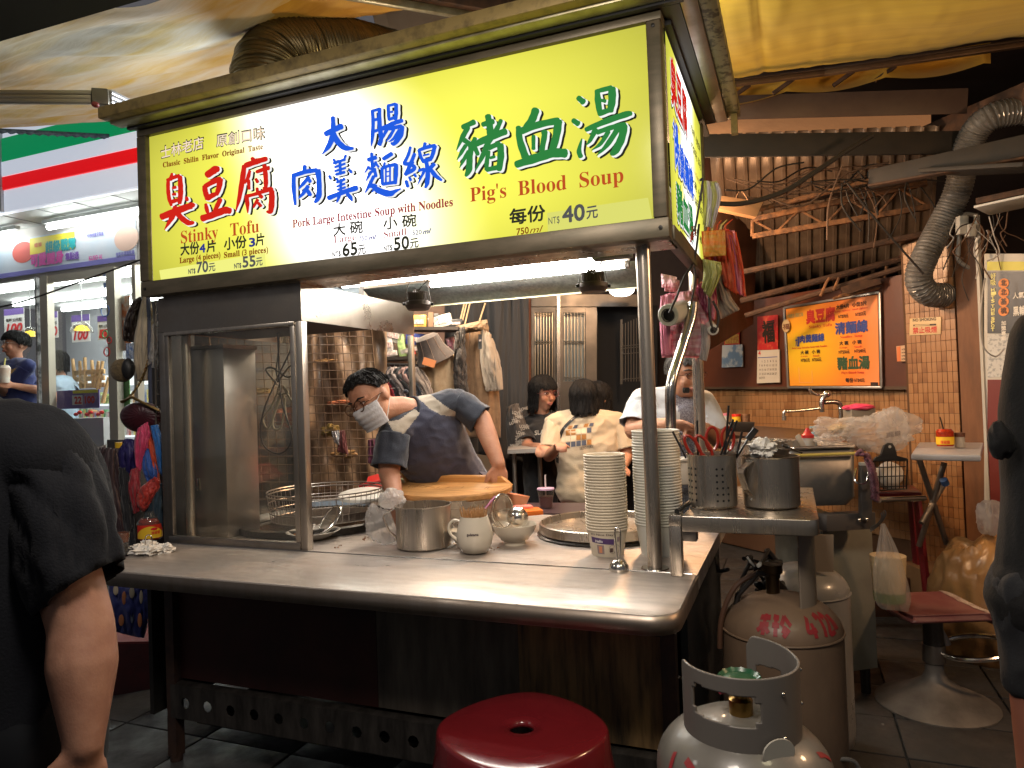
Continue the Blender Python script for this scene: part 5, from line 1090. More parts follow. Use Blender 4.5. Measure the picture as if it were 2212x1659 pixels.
# big spiral duct over the roof
bd2=thing('spiral_duct','fat bronze coloured spiral duct bending over the sign roof','duct',V(585,230,D=3.3))
P=spline([V(585,290,D=3.15),V(577,190,D=3.15),V(592,135,D=3.2),V(650,110,D=3.3),V(740,112,D=3.5),V(860,135,D=4.0)],30)
acc=[0]
for a,b in zip(P,P[1:]): acc.append(acc[-1]+(b-a).length)
N_=int(acc[-1]/.0038); Q=[];R_=[]; j=0
for i in range(N_+1):
    s=acc[-1]*i/N_
    while j<len(P)-2 and acc[j+1]<s: j+=1
    Q.append(P[j].lerp(P[j+1],(s-acc[j])/max(acc[j+1]-acc[j],1e-6))); R_.append(.155+.0022*math.sin(s*math.pi*2/.0155)+(.004 if (s%.062)<.006 else 0))
g=G(); g.tube(Q,R_,44); g.fin('duct_skin',mat('bronze_duct_skin',(.17,.13,.065),.38,.8,col2=(.10,.08,.04),scale=6,rvar=.1),bd2)
# ================= tarps =================
def tarpmat(name,c1,c2,tr):
    m=mat(name,c1,.65,col2=c2,scale=2.0,stretch=(.5,3.5,3),detail=7,bump=.25,bscale=9,sheen=.1,spec=.3); return m
TARPY=thin(tarpmat('yellow_tarp',(.74,.53,.05),(.62,.42,.035),0),.35); TARPW=tarpmat('cream_tarp',(.66,.60,.46),(.60,.40,.07),0); TARPO=tarpmat('yellow_tarp_aged',(.62,.36,.045),(.48,.25,.03),0)
def patch(c00,c10,c11,c01,nu,nv,disp):
    g=G()
    def f(u,v):
        p=c00*(1-u)*(1-v)+c10*u*(1-v)+c11*u*v+c01*(1-u)*v; return p+Z3*disp(u,v)
    g.sheet(f,nu,nv); return g
tl=thing('left_awning_tarp','wrinkled yellow and cream awning tarp overhead at the left','tarp',V(300,150,D=3.5))
def d1(u,v): 
    return .035*math.sin(u*7+v*3)+.02*noise.noise((u*3,v*14,1))*1.6+.012*noise.noise((u*6,v*40,2))-.011*abs(noise.noise((u*5+v*3,v*34-u*6,8)))-.05*math.sin(math.pi*v)
a,b,c,d=V(-60,108,Z=2.62),V(400,-32,Z=2.62),V(950,120,Z=2.86),V(-80,272,D=4.6)
g=patch(V(-60,108,Z=2.55),V(640,-105,Z=2.95),V(880,185,D=6.0),V(-80,284,D=4.6),90,90,d1); o=g.fin('tarp_sheet',TARPW,tl,smooth=180)
c2=G(); 
pcn=thing('awning_hem','blue grey hemmed edge strip of the left awning','awning edge',V(0,275,D=4.4)); g=G()
g.sheet(lambda u,v: V(-60+380*u,274+20*u+(10+2*math.sin(u*120))*v,D=4.55+.6*u),60,1); g.fin('edge_strip',mat('blue_grey_hem',(.10,.16,.22),.7,col2=(.05,.08,.12),scale=40),pcn,solid=.004)
tc2=thing('centre_awning_tarp','smooth yellow tarp fold hanging above the spiral duct','tarp',V(700,20,D=3.2))
g=patch(V(540,-40,D=2.9),V(900,-60,D=3.1),V(860,20,D=3.7),V(560,78,D=3.3),60,40,lambda u,v:-.05*math.sin(math.pi*v)+.02*noise.noise((u*4,v*6,4))); g.fin('tarp_sheet',TARPO,tc2,smooth=180,solid=.003)
tr_=thing('right_awning_tarp','large plain yellow tarp stretched overhead at the right','tarp',V(1850,60,D=3.2))
a,b=V(1440,185,D=4.0),V(2290,73,D=3.6); c,d=V(2700,-420,Z=2.55),V(1300,-260,Z=2.75)
g=patch(a,b,c,d,90,60,lambda u,v:-.10*math.sin(math.pi*v)*(1)+.03*noise.noise((u*3,v*3,7))+.006*noise.noise((u*30,v*8,3))+.012*math.exp(-((u-.27)/.008)**2)); g.fin('tarp_sheet',TARPY,tr_,smooth=180)
for i,(x,y) in enumerate(((1985,20),(1876,51),(1878,68),(1895,66),(1460,60))):
    pass
beam('brown metal rail along the lower edge of the right yellow tarp',[V(1510,190,D=4.0),V(1780,158,D=3.9),V(2300,84,D=3.6)],.03,.028,mat('brown_rail',(.16,.10,.06),.4,.5,col2=(.10,.06,.04),scale=10),'awning_rail','rail')
beam('thin upper lip of the brown awning rail',[V(1510,181,D=3.98),V(1780,149,D=3.88),V(2300,74,D=3.58)],.02,.012,mat('dark_rail',(.06,.04,.03),.4,.5),'awning_rail','rail')
sc_=thing('scalloped_tarp','scalloped orange yellow tarp swags below the awning rail','tarp',V(1800,190,D=4.3))
g=G(); g.sheet(lambda u,v: V(1500+640*u,(196-.163*640*u+ (30+14*abs(math.sin(u*math.pi*3.0+.2))+ .02*640*u)*v),D=4.15-.2*u+.12*math.sin(v*math.pi)*abs(math.sin(u*math.pi*3+.2))),90,10); g.fin('swag_sheet',TARPO,sc_,smooth=180)
for k,(x,y) in enumerate(((1575,195),(1670,182),(1800,165),(1890,155))):
    g=G(); g.bar(V(x,y+20,D=4.05),V(x+45,y-12,D=4.02),.02,.02); g.fin('brace',RUSTD,sc_)
# awning arm
aw=thing('folding_awning_bracket','pale folding awning arm with a jointed elbow at upper left','awning arm',V(200,210,D=3.6))
ALP=mat('pale_aluminium',(.55,.50,.40),.35,.5)
for dy in (-10,0,9): g=G(); g.bar(V(-60,210+dy,D=2.95),V(200,211+dy,D=2.9),.022,.018,Z3,.003); g.fin('arm_profile',ALP,aw)
g=G(); g.bar(V(200,210,D=2.9),V(236,212,D=2.92),.04,.065,Z3,.004); g.fin('elbow_joint',mat('elbow_metal',(.22,.20,.15),.4,.6),aw)
for dy in (-8,2,12): g=G(); g.bar(V(236,206+dy,D=2.93),V(345,258+dy,D=3.4),.022,.018,Z3,.003); g.fin('forearm_profile',mat('bright_aluminium',(.62,.62,.62),.3,.6),aw)
g=G(); g.ell(V(206,226,D=2.86),(.013,.016,.012)); g.fin('red_cap',mat('faded_red_cap',(.25,.04,.03),.5),aw)
# dark roof left top + beams in the middle
g=G(); g.quad(Vector((-4.5,-1,2.62)),V(430,-70,Z=2.62),V(-120,120,Z=2.62),V(-900,360,Z=2.62)); g.b.free()
dr=thing('dark_front_awning','black unlit awning edge cutting the upper left corner','awning',V(0,40,Z=2.5)); g=G(); a,b=V(-200,148,Z=2.50),V(520,-62,Z=2.50); g.poly([a,b,b+Vector((0,-1.2,.1)),a+Vector((0,-1.2,.1))],Z3*.02); g.fin('awning_sheet',mat('black_awning',(.006,.007,.006),.8),dr)
beam('light edged steel beam slanting above the sign at the top',[V(740,-12,D=3.1),V(1180,62,D=3.9),V(1500,100,D=4.4)],.03,.035,TRIM)
beam('dark channel beam behind the light edged beam',[V(800,-30,D=3.2),V(1200,38,D=3.9),V(1500,70,D=4.4)],.09,.08,RUSTD)
mr_=thing('grey_roof_sheet','grey brown roof sheet above the middle of the sign','roof sheet',V(1100,40,D=4.2)); g=G(); g.poly([V(840,180,D=4.3),V(1500,60,D=5.0),V(1640,-200,D=4.0),V(760,-160,D=3.6)],Z3*.02); g.fin('roof_plate',mat('grey_brown_sheet',(.16,.14,.12),.7,col2=(.12,.10,.08),scale=3),mr_)
# closing shell so the night stays out of the far gaps
g=G(); g.bx((-7,7.6,0),(5,7.7,4.2)); bk_=g.fin('wall_back',mat('dark_back_wall',(.05,.035,.03),.8,col2=(.03,.02,.02),scale=2),None); struct(bk_)
g=G(); g.bx((2.2,3.0,0),(2.3,7.6,4.2)); struct(g.fin('wall_right',MATS['dark_back_wall'],None))
g=G(); g.bx((-1.2,4.3,3.7),(3.2,7.7,3.75)); struct(g.fin('ceiling_dark',MATS['dark_back_wall'],None))
# ================= unseen lamps around the stall =================
def lamp(lab,loc,power,col,size=.12,kind='POINT',name='added_hanging_bulb',aim=None,spread=180,shape=None):
    t=thing(name,lab,'lamp',Vector(loc))
    l=Vector(loc)
    g=G(); g.tube([l+Z3*.10,l+Z3*.5],.006,6); g.fin('lamp_cord',BLACK,t)
    g=G(); g.lathe([(.02,.10),(.035,.09),(.11,.03),(.115,.025),(.03,.085)],l,n=24); g.fin('lamp_shade',mat('enamel_shade',(.3,.3,.28),.4),t)
    L=bpy.data.lights.new('bulb',kind); L.energy=power; L.color=col
    if kind=='AREA': L.size=size; L.spread=math.radians(spread)
    else: L.shadow_soft_size=size
    if kind=='SPOT': L.spot_size=math.radians(spread); L.spot_blend=.6
    o=bpy.data.objects.new('bulb',L); COL.objects.link(o); o.parent=t; o.location=(0,0,-.02)
    if aim is not None:
        d=(Vector(aim)-l).normalized(); o.rotation_euler=d.to_track_quat('-Z','Y').to_euler()
    return t
WARM=(1,.62,.30); WHT=(1,.93,.84); COOL=(.92,.97,1); ORG=(1,.60,.32)
lamp('added white enamel fill lamp hanging above the pavement in front of the counter',(-.35,.62,2.42),14,(1,.88,.76),.35,'AREA',aim=(-.9,1.9,.6),spread=160)  # unseen, added as front fill for the mug, counter and stool
lamp('added smaller fill lamp hanging to the left over the customers',(-2.2,1.0,2.42),2.5,(1,.92,.84),.3,'AREA',aim=(-1.8,2.0,.7),spread=160)  # out of view, added as weaker fill on the left
lamp('assumed warm bulb hanging in the alley behind the sign',(-.75,4.15,2.30),75,ORG,.10)  # unseen, assumed source of the orange light on the alley walls
lamp('assumed warm bulb hanging out of view near the poster shop',(1.75,2.6,2.15),48,ORG,.12)  # never in view, assumed second source of the warm light at the right
lamp('added warm bulb hanging inside the clothing stall',(-2.0,3.75,2.15),45,(1,.82,.62),.12)  # hidden by the sign, added to brighten the stall
lamp('added bulb hanging low over the rear counter',(-1.1,3.3,2.2),22,WHT,.1)  # unseen, added for light above the rear counter
lamp('added fill bulb under the yellow tarp by the side of the sign',(.55,1.3,2.35),9,(1,.88,.55),.15)  # unseen, added to brighten the bags and shelf on the right
lamp('assumed cool white bulb above the cart roof beside the spiral duct',(-2.35,2.75,2.62),24,(.82,.90,1),.1)  # unseen, assumed from the bluish glow near the duct, lights the left tarp
lamp('added yellowish bulb above the right end of the cart roof',(-.5,2.6,2.62),16,(1,.90,.55),.1)  # unseen, added so that the right tarp catches light
# ================= cloth helper =================
def drape(name,m,par,Lp,Rp,D,bulge=.02,amp=.006,fr=(14,5),thick=.004,nu=26,nv=26,seed=0,label=None,pl=None):
    """sheet between two edges given in picture points at distance D; folds run down the cloth"""
    Ls=spline([Vector((a,b,0)) for a,b in Lp],8); Rs=spline([Vector((a,b,0)) for a,b in Rp],8)
    def s(P,t): i=min(int(t*(len(P)-1)),len(P)-2); return P[i].lerp(P[i+1],t*(len(P)-1)-i)
    g=G()
    def f(u,v):
        p=s(Ls,v).lerp(s(Rs,v),u); q=noise.noise((u*fr[0]*.35+seed,v*fr[1]*.35,seed)); r=noise.noise((u*fr[0]+seed,v*fr[1],3.3+seed))
        return V(p.x,p.y,D=D-bulge*math.sin(math.pi*u)*math.sin(math.pi*min(1,v*1.0))*1.0-amp*(1-abs(r)*2.5)-amp*2*q)
    g.sheet(f,nu,nv); return g.fin(name,m,par,smooth=180,solid=thick,label=label)
def cloth(name,lab,cat,m,Lp,Rp,D,group=None,part='cloth',**k):
    t=thing(name,lab,cat,V(Lp[0][0],Lp[0][1],D=D),group); drape(part,m,t,Lp,Rp,D,**k); return t
def fab(name,c,c2=None,scale=12,**k): return mat(name,c,k.pop('rough',.8),col2=c2,scale=scale,bump=k.pop('bump',.15),sheen=k.pop('sheen',.2),**k)
# ================= grid panels =================
def gridpanel(lab,c00,c10,c11,c01,nx,ny,r,m,name='wire_grid_panel'):
    t=thing(name,lab,'grid panel',c00); g=G()
    P=lambda u,v: c00*(1-u)*(1-v)+c10*u*(1-v)+c11*u*v+c01*(1-u)*v
    for i in range(nx+1): g.tube([P(i/nx,0),P(i/nx,1)],r,5)
    for j in range(ny+1): g.tube([P(0,j/ny)-CF*r*1.6,P(1,j/ny)-CF*r*1.6],r,5)
    g.fin('grid_wires',m,t,kind='stuff')
    g=G(); g.tube([c00,c10,c11,c01],r*2.2,6,closed=True); g.fin('grid_border',m,t); return t
GW=mat('brown_grid_wire',(.11,.07,.045),.5,.5)
gridpanel('brown wire grid panel dividing the fryer from the clothing stall',V(470,1080,D=3.7),V(832,1075,D=4.1),V(800,690,D=4.1),V(450,690,D=3.7),20,21,.0026,GW)
# cloth and clutter behind the grid
gs=thing('plastic_sheet','smoky plastic sheeting hanging behind the wire grid','sheet',V(700,700,D=4.3)); drape('sheet_body',mat('smoky_sheet',(.30,.19,.11),.35,col2=(.09,.055,.035),scale=4,stretch=(3,3,1),detail=7,contrast=(.35,.65),bump=.3),gs,[(655,690),(650,1080)],[(835,690),(838,1080)],4.35,.02,.03,(16,8))
gs=thing('dark_display_back','dark backdrop board behind the cabinet with dim yellow stripes','backdrop',V(500,700,D=4.5)); g=G(); g.quad(V(345,1150,D=4.4),V(660,1150,D=4.6),V(660,680,D=4.6),V(345,680,D=4.4)); g.fin('back_board',mat('smoky_dark_board',(.07,.06,.055),.5,col2=(.025,.024,.024),scale=3,detail=6),gs,solid=.01)
for y in (1000,1035): g=G(); g.box(V(505,y,D=4.35),(.085,.02,.07 if y==1000 else .10),(CR,CF,CU),.005); g.fin('yellow_panel',mat('dim_yellow',(.32,.22,.03),.5),gs)
for i,(x,y,w,h,c) in enumerate(((560,845,70,10,(.5,.33,.1)),(700,780,50,6,(.45,.25,.1)),(735,870,60,8,(.6,.2,.1)),(715,930,40,20,(.45,.2,.1)),(745,980,50,14,(.5,.25,.12)),(620,900,60,30,(.5,.28,.12)))):
    t=thing('wrapped_goods','warm coloured wrapped goods dimly seen behind the wire grid','goods',V(x,y,D=4.25),'wrapped goods behind the wire grid'); crumple('wrap',mat('warm_wrap%d'%(i%3),c,.35,col2=(c[0]*.4,c[1]*.4,c[2]*.4),scale=20),t,V(x,y,D=4.25),(w*.0015,.03,h*.0017),i,.5,3,26)
t=thing('hanging_pouch','small dark red and silver pouch hanging on the wire grid','pouch',V(738,945,D=4.0)); drape('pouch_body',fab('dark_red_pouch',(.10,.02,.02)),t,[(735,930),(728,975)],[(745,930),(752,982)],4.0,.02); drape('silver_flap',mat('silver_foil',(.4,.4,.42),.3,.6),t,[(716,932),(722,955)],[(732,930),(734,962)],3.99,.01)
# ================= clothing stall behind the man =================
SHB=mat('dark_shelf_board',(.05,.04,.035),.6)
sf=thing('stall_shelf','dark shelf crowded with small boxes and toys behind the man','shelf',V(850,775,D=4.6))
g=G(); g.bar(V(780,778,D=4.7),V(915,774,D=4.5),.25,.02,Z3); g.fin('lower_board',SHB,sf); g=G(); g.bar(V(860,712,D=4.7),V(1010,712,D=4.5),.25,.02,Z3); g.fin('upper_board',SHB,sf)
g=G(); g.quad(V(740,860,D=4.95),V(960,860,D=4.95),V(960,655,D=4.95),V(740,655,D=4.95)); g.fin('back_board',mat('stall_back',(.16,.11,.08),.8,col2=(.08,.05,.04),scale=3),sf,solid=.01)
g=G(); g.bar(V(931,712,D=4.5),V(931,675,D=4.5),.03,.03,CF); g.fin('upright',mat('upright_wood',(.16,.09,.05),.7),sf)
goods=[('yellow toy box',805,720,22,26,(.65,.45,.05)),('black pink toy',808,742,24,30,(.05,.03,.04)),('white tag card',838,745,24,34,(.55,.52,.5)),('pale tape roll box',822,758,36,20,(.45,.42,.38)),('blue plastic case',900,733,44,24,(.03,.05,.25)),('green white packet',868,745,16,52,(.35,.5,.2)),('clear acrylic box',850,725,40,30,(.30,.30,.28)),('grey notebook',890,757,50,12,(.35,.33,.30)),('cream card',845,765,30,12,(.5,.45,.4)),('clear jar of yellow bottles',905,695,34,28,(.55,.35,.08)),('white boxed heater',952,695,50,26,(.55,.54,.5)),('black speaker',940,690,18,24,(.03,.03,.03)),('teal rolled mat',787,730,10,90,(.12,.22,.24)),('pink packet',779,745,20,60,(.6,.3,.25)),('dark camera',985,698,30,16,(.03,.03,.03))]
for n_,x,y,w,h,c in goods:
    D=4.55; t=thing('shelf_item',n_+' on the crowded stall shelf','goods',V(x,y+h/2,D=D),'small goods on the stall shelf')
    g=G(); s=D/FPX; ax=Matrix.Rotation(rnd.uniform(-.25,.25),3,CF); g.box(V(x,y,D=D),(w*s,.06,h*s),(ax@CR,ax@CF,ax@CU),.004); g.fin('item_body',mat('goods_%.2f_%.2f'%(c[0],c[1]),c,.45,col2=tuple(v*.55 for v in c),scale=40,contrast=(.45,.6)),t)
    if w>20: g=G(); g.box(V(x,y,D=D-.032),(w*s*.6,.003,h*s*.35),(ax@CR,ax@CF,ax@CU)); g.fin('item_label',mat('goods_label',(.5,.47,.42),.6,col2=(.2,.1,.12),scale=90),t)
t=thing('red_lanyard','red and yellow lanyard dangling from the upper stall shelf','lanyard',V(893,708,D=4.4)); g=G(); g.tube(PL([(893,708),(890,735),(896,765)],3.9),.006,6); g.fin('cord',mat('lanyard_red',(.6,.03,.02),.5),t)
# curtain
ct=thing('black_curtain','black hanging curtain cloth with soft folds behind the coats','curtain',V(1030,650,D=5.3)); drape('curtain_cloth',fab('black_curtain_cloth',(.022,.023,.027),None),ct,[(920,630),(915,960)],[(1142,625),(1142,1000)],5.3,.0,.035,(22,1.2),nu=70)
for x,a in ((1003,-12),(1008,-12),(1015,-12),(1048,-16)): 
    t=thing('wooden_hanger_pole','pale wooden stick hanging in front of the black curtain','stick',V(x,650,D=5.0),'pale sticks before the curtain'); g=G(); g.tube([V(x,655,D=4.9),V(x+a,705,D=4.8)],.006,6); g.fin('stick_body',mat('pale_stick',(.42,.30,.18),.6),t)
# coats and hat
BRC=fab('brown_wool',(.17,.095,.045),(.12,.065,.03),30); BEI=fab('beige_wool',(.42,.29,.17),(.34,.22,.12),25); GRC=fab('taupe_sleeve',(.26,.21,.16))
t=thing('brown_coat','long brown wool coat with dark scarf on a hanger before the curtain','coat',V(1030,700,D=4.5))
drape('coat_body',BRC,t,[(1000,712),(988,780),(985,860),(992,945)],[(1052,705),(1066,760),(1078,860),(1080,945)],4.5,.06,.012,(10,2),thick=.02); drape('coat_sleeve',GRC,t,[(1042,712),(1040,770),(1050,845)],[(1058,722),(1078,780),(1084,842)],4.42,.05,.01,thick=.02)
drape('scarf',fab('dark_fur_scarf',(.04,.028,.02),(.015,.01,.008),60,bump=.8),t,[(985,720),(982,800),(985,850)],[(1002,705),(1006,800),(1010,852)],4.40,.04,.02,(8,20),thick=.02)
drape('collar',mat('coat_collar',(.22,.15,.09),.8),t,[(984,705),(992,722)],[(1052,690),(1056,712)],4.42,.05,.01); g=G(); g.box(V(1037,738,D=4.36),(.022,.004,.09),(CR,CF,CU)); g.fin('swing_tag',BLACK,t)
g=G(); g.box(V(1037,735,D=4.355),(.014,.003,.012),(CR,CF,CU)); g.fin('tag_label',mat('goods_label',()),t)
cloth('beige_coat','beige wool coat hanging just left of the brown coat','coat',BEI,[(905,775),(900,800),(898,900)],[(978,758),(985,800),(985,900)],4.45,bulge=.06,amp=.012,thick=.02)
t=thing('bucket_hat','dark plaid bucket hat with orange tag on top of the beige coat','hat',V(940,760,D=4.35)); PLD=fab('plaid_cloth',(.05,.035,.028),(.03,.022,.02),50)
c=V(935,762,D=4.35); x,y,z=frame((CU*.9-CR*.35-CF*.25)); g=G(); g.lathe([(0,.115),(.055,.112),(.072,.10),(.085,.03),(.10,.0),(.125,-.045),(.122,-.048),(.097,-.002)],c,z,32); g.fin('hat_body',PLD,t)
for k in range(10):
    a=k*math.pi/5; g=G(); d=x*math.cos(a)+y*math.sin(a); g.tube([c+d*.0735+z*.10,c+d*.0865+z*.03,c+d*.1015,c+d*.1265-z*.045],.0012,4); g.fin('plaid_line',mat('plaid_thread',(.22,.15,.11),.8),t)
g=G(); g.box(V(927,783,D=4.20),(.075,.004,.045),(Matrix.Rotation(.3,3,CF)@CR,CF,Matrix.Rotation(.3,3,CF)@CU)); g.fin('orange_tag',mat('orange_tag',(.65,.22,.07),.6),t)
cloth('pink_scarf','pink and white patterned scarf behind the bucket hat','scarf',fab('pink_pattern',(.55,.13,.25),(.6,.5,.5),60),[(962,732),(968,750)],[(995,722),(992,765)],4.5)
# striped clothes on hangers
STRIPES=[(.35,.02,.03),(.03,.025,.03),(.30,.24,.22),(.02,.02,.022),(.28,.17,.15),(.035,.04,.05),(.25,.2,.17)]
rail=thing('clothes_rail','short black rail with plastic hangers under the stall shelf','clothes rail',V(850,785,D=4.4)); g=G(); g.tube([V(790,786,D=4.5),V(918,790,D=4.3)],.01,8); g.fin('rail_bar',BLACK,rail)
for i,c in enumerate(STRIPES):
    x=822+i*12; cloth('knit_garment',['red striped knit top','black plain top','grey beige shirt','black vest top','dusty pink cardigan','dark grey jacket','taupe blouse'][i]+' on the short stall rail','garment',fab('top_%d'%i,c,tuple(v*.7 for v in c)),[(x,795),(x-14,815),(x+16,852),(x+24,930)],[(x+10,793),(x+26,812),(x+40,850),(x+44,930)],4.38-.01*i,bulge=.03,amp=.012,thick=.012)
    g=G(); c_=V(x+6,786,D=4.37-.01*i); g.tube([c_+Z3*.0,c_-Z3*.03],.003,5); g.fin('hanger_hook',CHROME,rail)
for k in range(4): 
    t=[o for o in bpy.data.objects if o.name.startswith('knit_garment')][0]; g=G(); g.bar(V(826+k*6,812+k*9,D=4.33),V(858+k*4,806+k*10,D=4.33),.004,.012,CF); g.fin('white_stripe' if k%2 else 'black_stripe',mat('stripe_white',(.5,.45,.42),.8) if k%2 else BLACK,t)
# shutter + patterned bag
t=thing('roller_shutter','grey brown ridged shutter door beside the black curtain','shutter',V(1105,960,D=5.4)); SHM=mat('shutter_slat',(.20,.15,.12),.5,.3,col2=(.12,.09,.07),scale=20); slat=None
for i in range(12):
    a,b=V(1088,797+i*13.6,D=5.42),V(1131,793+i*13.9,D=5.55); g=G(); g.bar(a,b,.012,.034,Z3,.004); g.bar(a-Z3*.02,b-Z3*.02,.006,.012,Z3); g.fin('slat',SHM,t)
g=G(); g.bar(V(1083,785,D=5.38),V(1083,975,D=5.38),.03,.03,CF); g.fin('guide_post',mat('guide_post',(.14,.11,.09),.5,.5),t)
t=cloth('patterned_bag','grey bag printed all over with pale lettering behind the seated girl','bag',fab('bag_dark_cloth',(.06,.05,.045),None),[(1098,880),(1096,920),(1100,985)],[(1118,872),(1140,925),(1152,985)],4.75,bulge=.08,amp=.01,thick=.02)
for i in range(16): 
    x=1100+rnd.uniform(0,26); y=888+i*6; A=V(x,y,D=4.64); B=V(x+18,y-rnd.uniform(-4,6),D=4.64); text(rnd.choice(['TEEN','WILD','NEVER','LOVE']),A,B,.018,Z3,-CF,mat('pale_bag_print',(.33,.30,.26),.7),t,boldpx=.04)
# ================= back doorway =================
SD=mat('door_steel',(.13,.115,.105),.38,.6,col2=(.085,.075,.068),scale=3,rvar=.1); DK=mat('doorway_black',(.008,.009,.012),.8)
dw=thing('steel_double_door','brushed steel double door with lattice windows at the back','door',V(1200,980,D=6.2)); D0=6.2
def fr_box(par,name,m,x0,y0,x1,y1,D,th=.03,bev=0):
    a,b,c,d=V(x0,y1,D=D),V(x1,y1,D=D),V(x1,y0,D=D),V(x0,y0,D=D); g=G(); g.poly([a,b,c,d],CF*th,bev); return g.fin(name,m,par)
fr_box(dw,'door_backing',mat('door_dark_glass',(.05,.055,.05),.2),1150,672,1290,828,6.24,.02)
fr_box(dw,'brick_edge',mat('brick_edge',(.20,.08,.045),.8,col2=(.14,.05,.03),scale=30),1134,640,1147,960,6.18)
for x0,x1 in ((1148,1154),(1196,1217),(1265,1289)): fr_box(dw,'stile',SD,x0,664,x1,960,6.18,.04)
fr_box(dw,'lintel',SD,1148,636,1395,662,6.16,.05); fr_box(dw,'top_rail',SD,1154,663,1196,675,6.19); fr_box(dw,'top_rail',SD,1217,663,1265,675,6.19); fr_box(dw,'lower_panel',SD,1154,824,1196,960,6.19); fr_box(dw,'lower_panel',SD,1217,824,1265,960,6.19); fr_box(dw,'centre_post',mat('bright_post_steel',(.30,.27,.25),.25,1),1203,636,1210,960,6.13)
def lattice(x0,x1,par,D,m,n=6,rows=((678,682,688),(738,742,748),(815,819,823)),yt=676,yb=823):
    for i in range(n+1):
        x=x0+(x1-x0)*i/n; g=G(); g.tube([V(x,yt,D=D),V(x,yb,D=D)],.0045,6); g.fin('lattice_rod',m,par)
    for r in rows:
        for y in r[:2]: g=G(); g.tube([V(x0,y,D=D-.01),V(x1,y,D=D-.01)],.004,6); g.fin('lattice_bar',m,par)
LT=mat('lattice_rod_metal',(.42,.38,.32),.3,.8); lattice(1156,1193,dw,6.2,LT); lattice(1219,1262,dw,6.2,LT)
fr_box(dw,'frosted_pane',mat('frosted_pane',(.14,.17,.18),.3,emit=(.5,.62,.65),estr=.035),1217,676,1265,824,6.22,.01)
t=thing('dark_doorway','black open doorway right of the steel double door','doorway',V(1330,960,D=6.6)); fr_box(t,'dark_void',DK,1286,660,1420,980,6.5)
t=thing('side_grille','tall dark lattice grille door inside the black doorway','grille',V(1370,820,D=6.1)); GR=mat('dim_rod',(.12,.11,.10),.4,.6)
for i in range(9): x=1345+i*6; g=G(); g.tube([V(x,700-i*2.5,D=6.1),V(x,824,D=6.1)],.0045,6); g.fin('lattice_rod',GR,t)
for y in (745,750,762,817): g=G(); g.tube([V(1343,y+3,D=6.09),V(1396,y-2,D=6.09)],.004,6); g.fin('lattice_bar',GR,t)
fr_box(t,'grille_frame',mat('grille_frame',(.05,.045,.04),.5),1340,690,1345,830,6.1)
t=thing('ceiling_dome_lamp','white glowing dome lamp on the ceiling by the chrome post','ceiling lamp',V(1343,630,D=5.6)); g=G(); g.lathe([(.10,.0),(.092,-.025),(.06,-.048),(0,-.058)],V(1343,625,D=5.6),(0,0,1),28); g.fin('glowing_dome',glow('dome_glow',(1,.95,.88),7),t); g=G(); g.lathe([(.0,.02),(.105,.02),(.105,.0),(.1,.0)],V(1343,625,D=5.6),(0,0,1),28); g.fin('lamp_ring',mat('white_ring',(.6,.58,.55),.4),t)
# back floor-level darkness: table and stools by the diners
tb=thing('dining_table','grey narrow table top in front of the seated diners','table',V(1150,968,D=4.6)); g=G(); g.poly([V(1096,972,D=4.5),V(1175,968,D=4.3),V(1190,955,D=4.9),V(1100,958,D=4.9)],-Z3*.025); g.fin('table_top',mat('grey_table_top',(.30,.27,.25),.4),tb)
for x in (1110,1165): g=G(); a=V(x,970,D=4.6); g.tube([a,Vector((a.x,a.y,0))],.015,8); g.fin('leg',STEELD,tb)
t=thing('drink_cup','clear takeaway cup with milky drink, purple lid and straw behind counter','cup',V(1180,1095,Z=ZC)); c=V(1180,1096,D=3.5)
g=G(); g.lathe([(0,0),(.03,0),(.042,.09),(.040,.09),(.028,.004)],c,n=24); g.fin('cup_wall',CLEAR,t); g=G(); g.lathe([(0,.003),(.0285,.003),(.036,.055),(0,.055)],c,n=20); g.fin('drink',mat('dark_tea',(.12,.05,.05),.3),t); g=G(); g.lathe([(.0,.096),(.043,.095),(.044,.088),(.042,.088)],c,n=24); g.fin('cup_lid',mat('lilac_lid',(.45,.30,.42),.4),t); g=G(); g.tube([c+Z3*.03,c+Z3*.16],.004,6); g.fin('straw',mat('straw_white',(.6,.5,.48),.5),t)
cst=thing('drink_stand','dark side table holding the takeaway drink cup','table',c); g=G(); g.box(c-Z3*.012,(.5,.3,.02),(CR,CF,CU)); g.fin('stand_top',mat('dark_lacquer',(.05,.03,.035),.3),cst)
def redcrate(lab,Lp,Rp,D): pass
t=thing('red_basin','red plastic basin with wrapped food behind the wooden lid','basin',V(850,1060,D=3.5)); RP=mat('red_plastic_basin',(.42,.02,.018),.35)
g=G(); g.poly([V(780,1080,D=3.4),V(935,1055,D=3.5),V(935,1015,D=3.5),V(905,1000,D=3.75),V(795,1030,D=3.7)],CF*.02); g.fin('basin_wall',RP,t); g=G(); g.tube([V(775,1050,D=3.38),V(855,1032,D=3.45),V(935,1012,D=3.5),V(936,1030,D=3.5)],.008,8); g.fin('basin_rim',RP,t)
crumple('wrapped_food',mat('olive_wrap',(.28,.24,.11),.45,col2=(.45,.40,.25),scale=8),t,V(895,1032,D=3.45),(.11,.04,.035),2,.5,3,36); crumple('food_lump',mat('pink_food',(.60,.38,.30),.5),t,V(900,1010,D=3.6),(.04,.03,.03),5,.3,2,24)
t=thing('striped_packet','dark red striped packet hanging low beside the grid','packet',V(805,990,D=4.1)); drape('packet_body',fab('dark_packet',(.10,.02,.05)),t,[(795,950),(795,1000)],[(825,945),(822,1005)],4.1,.02)
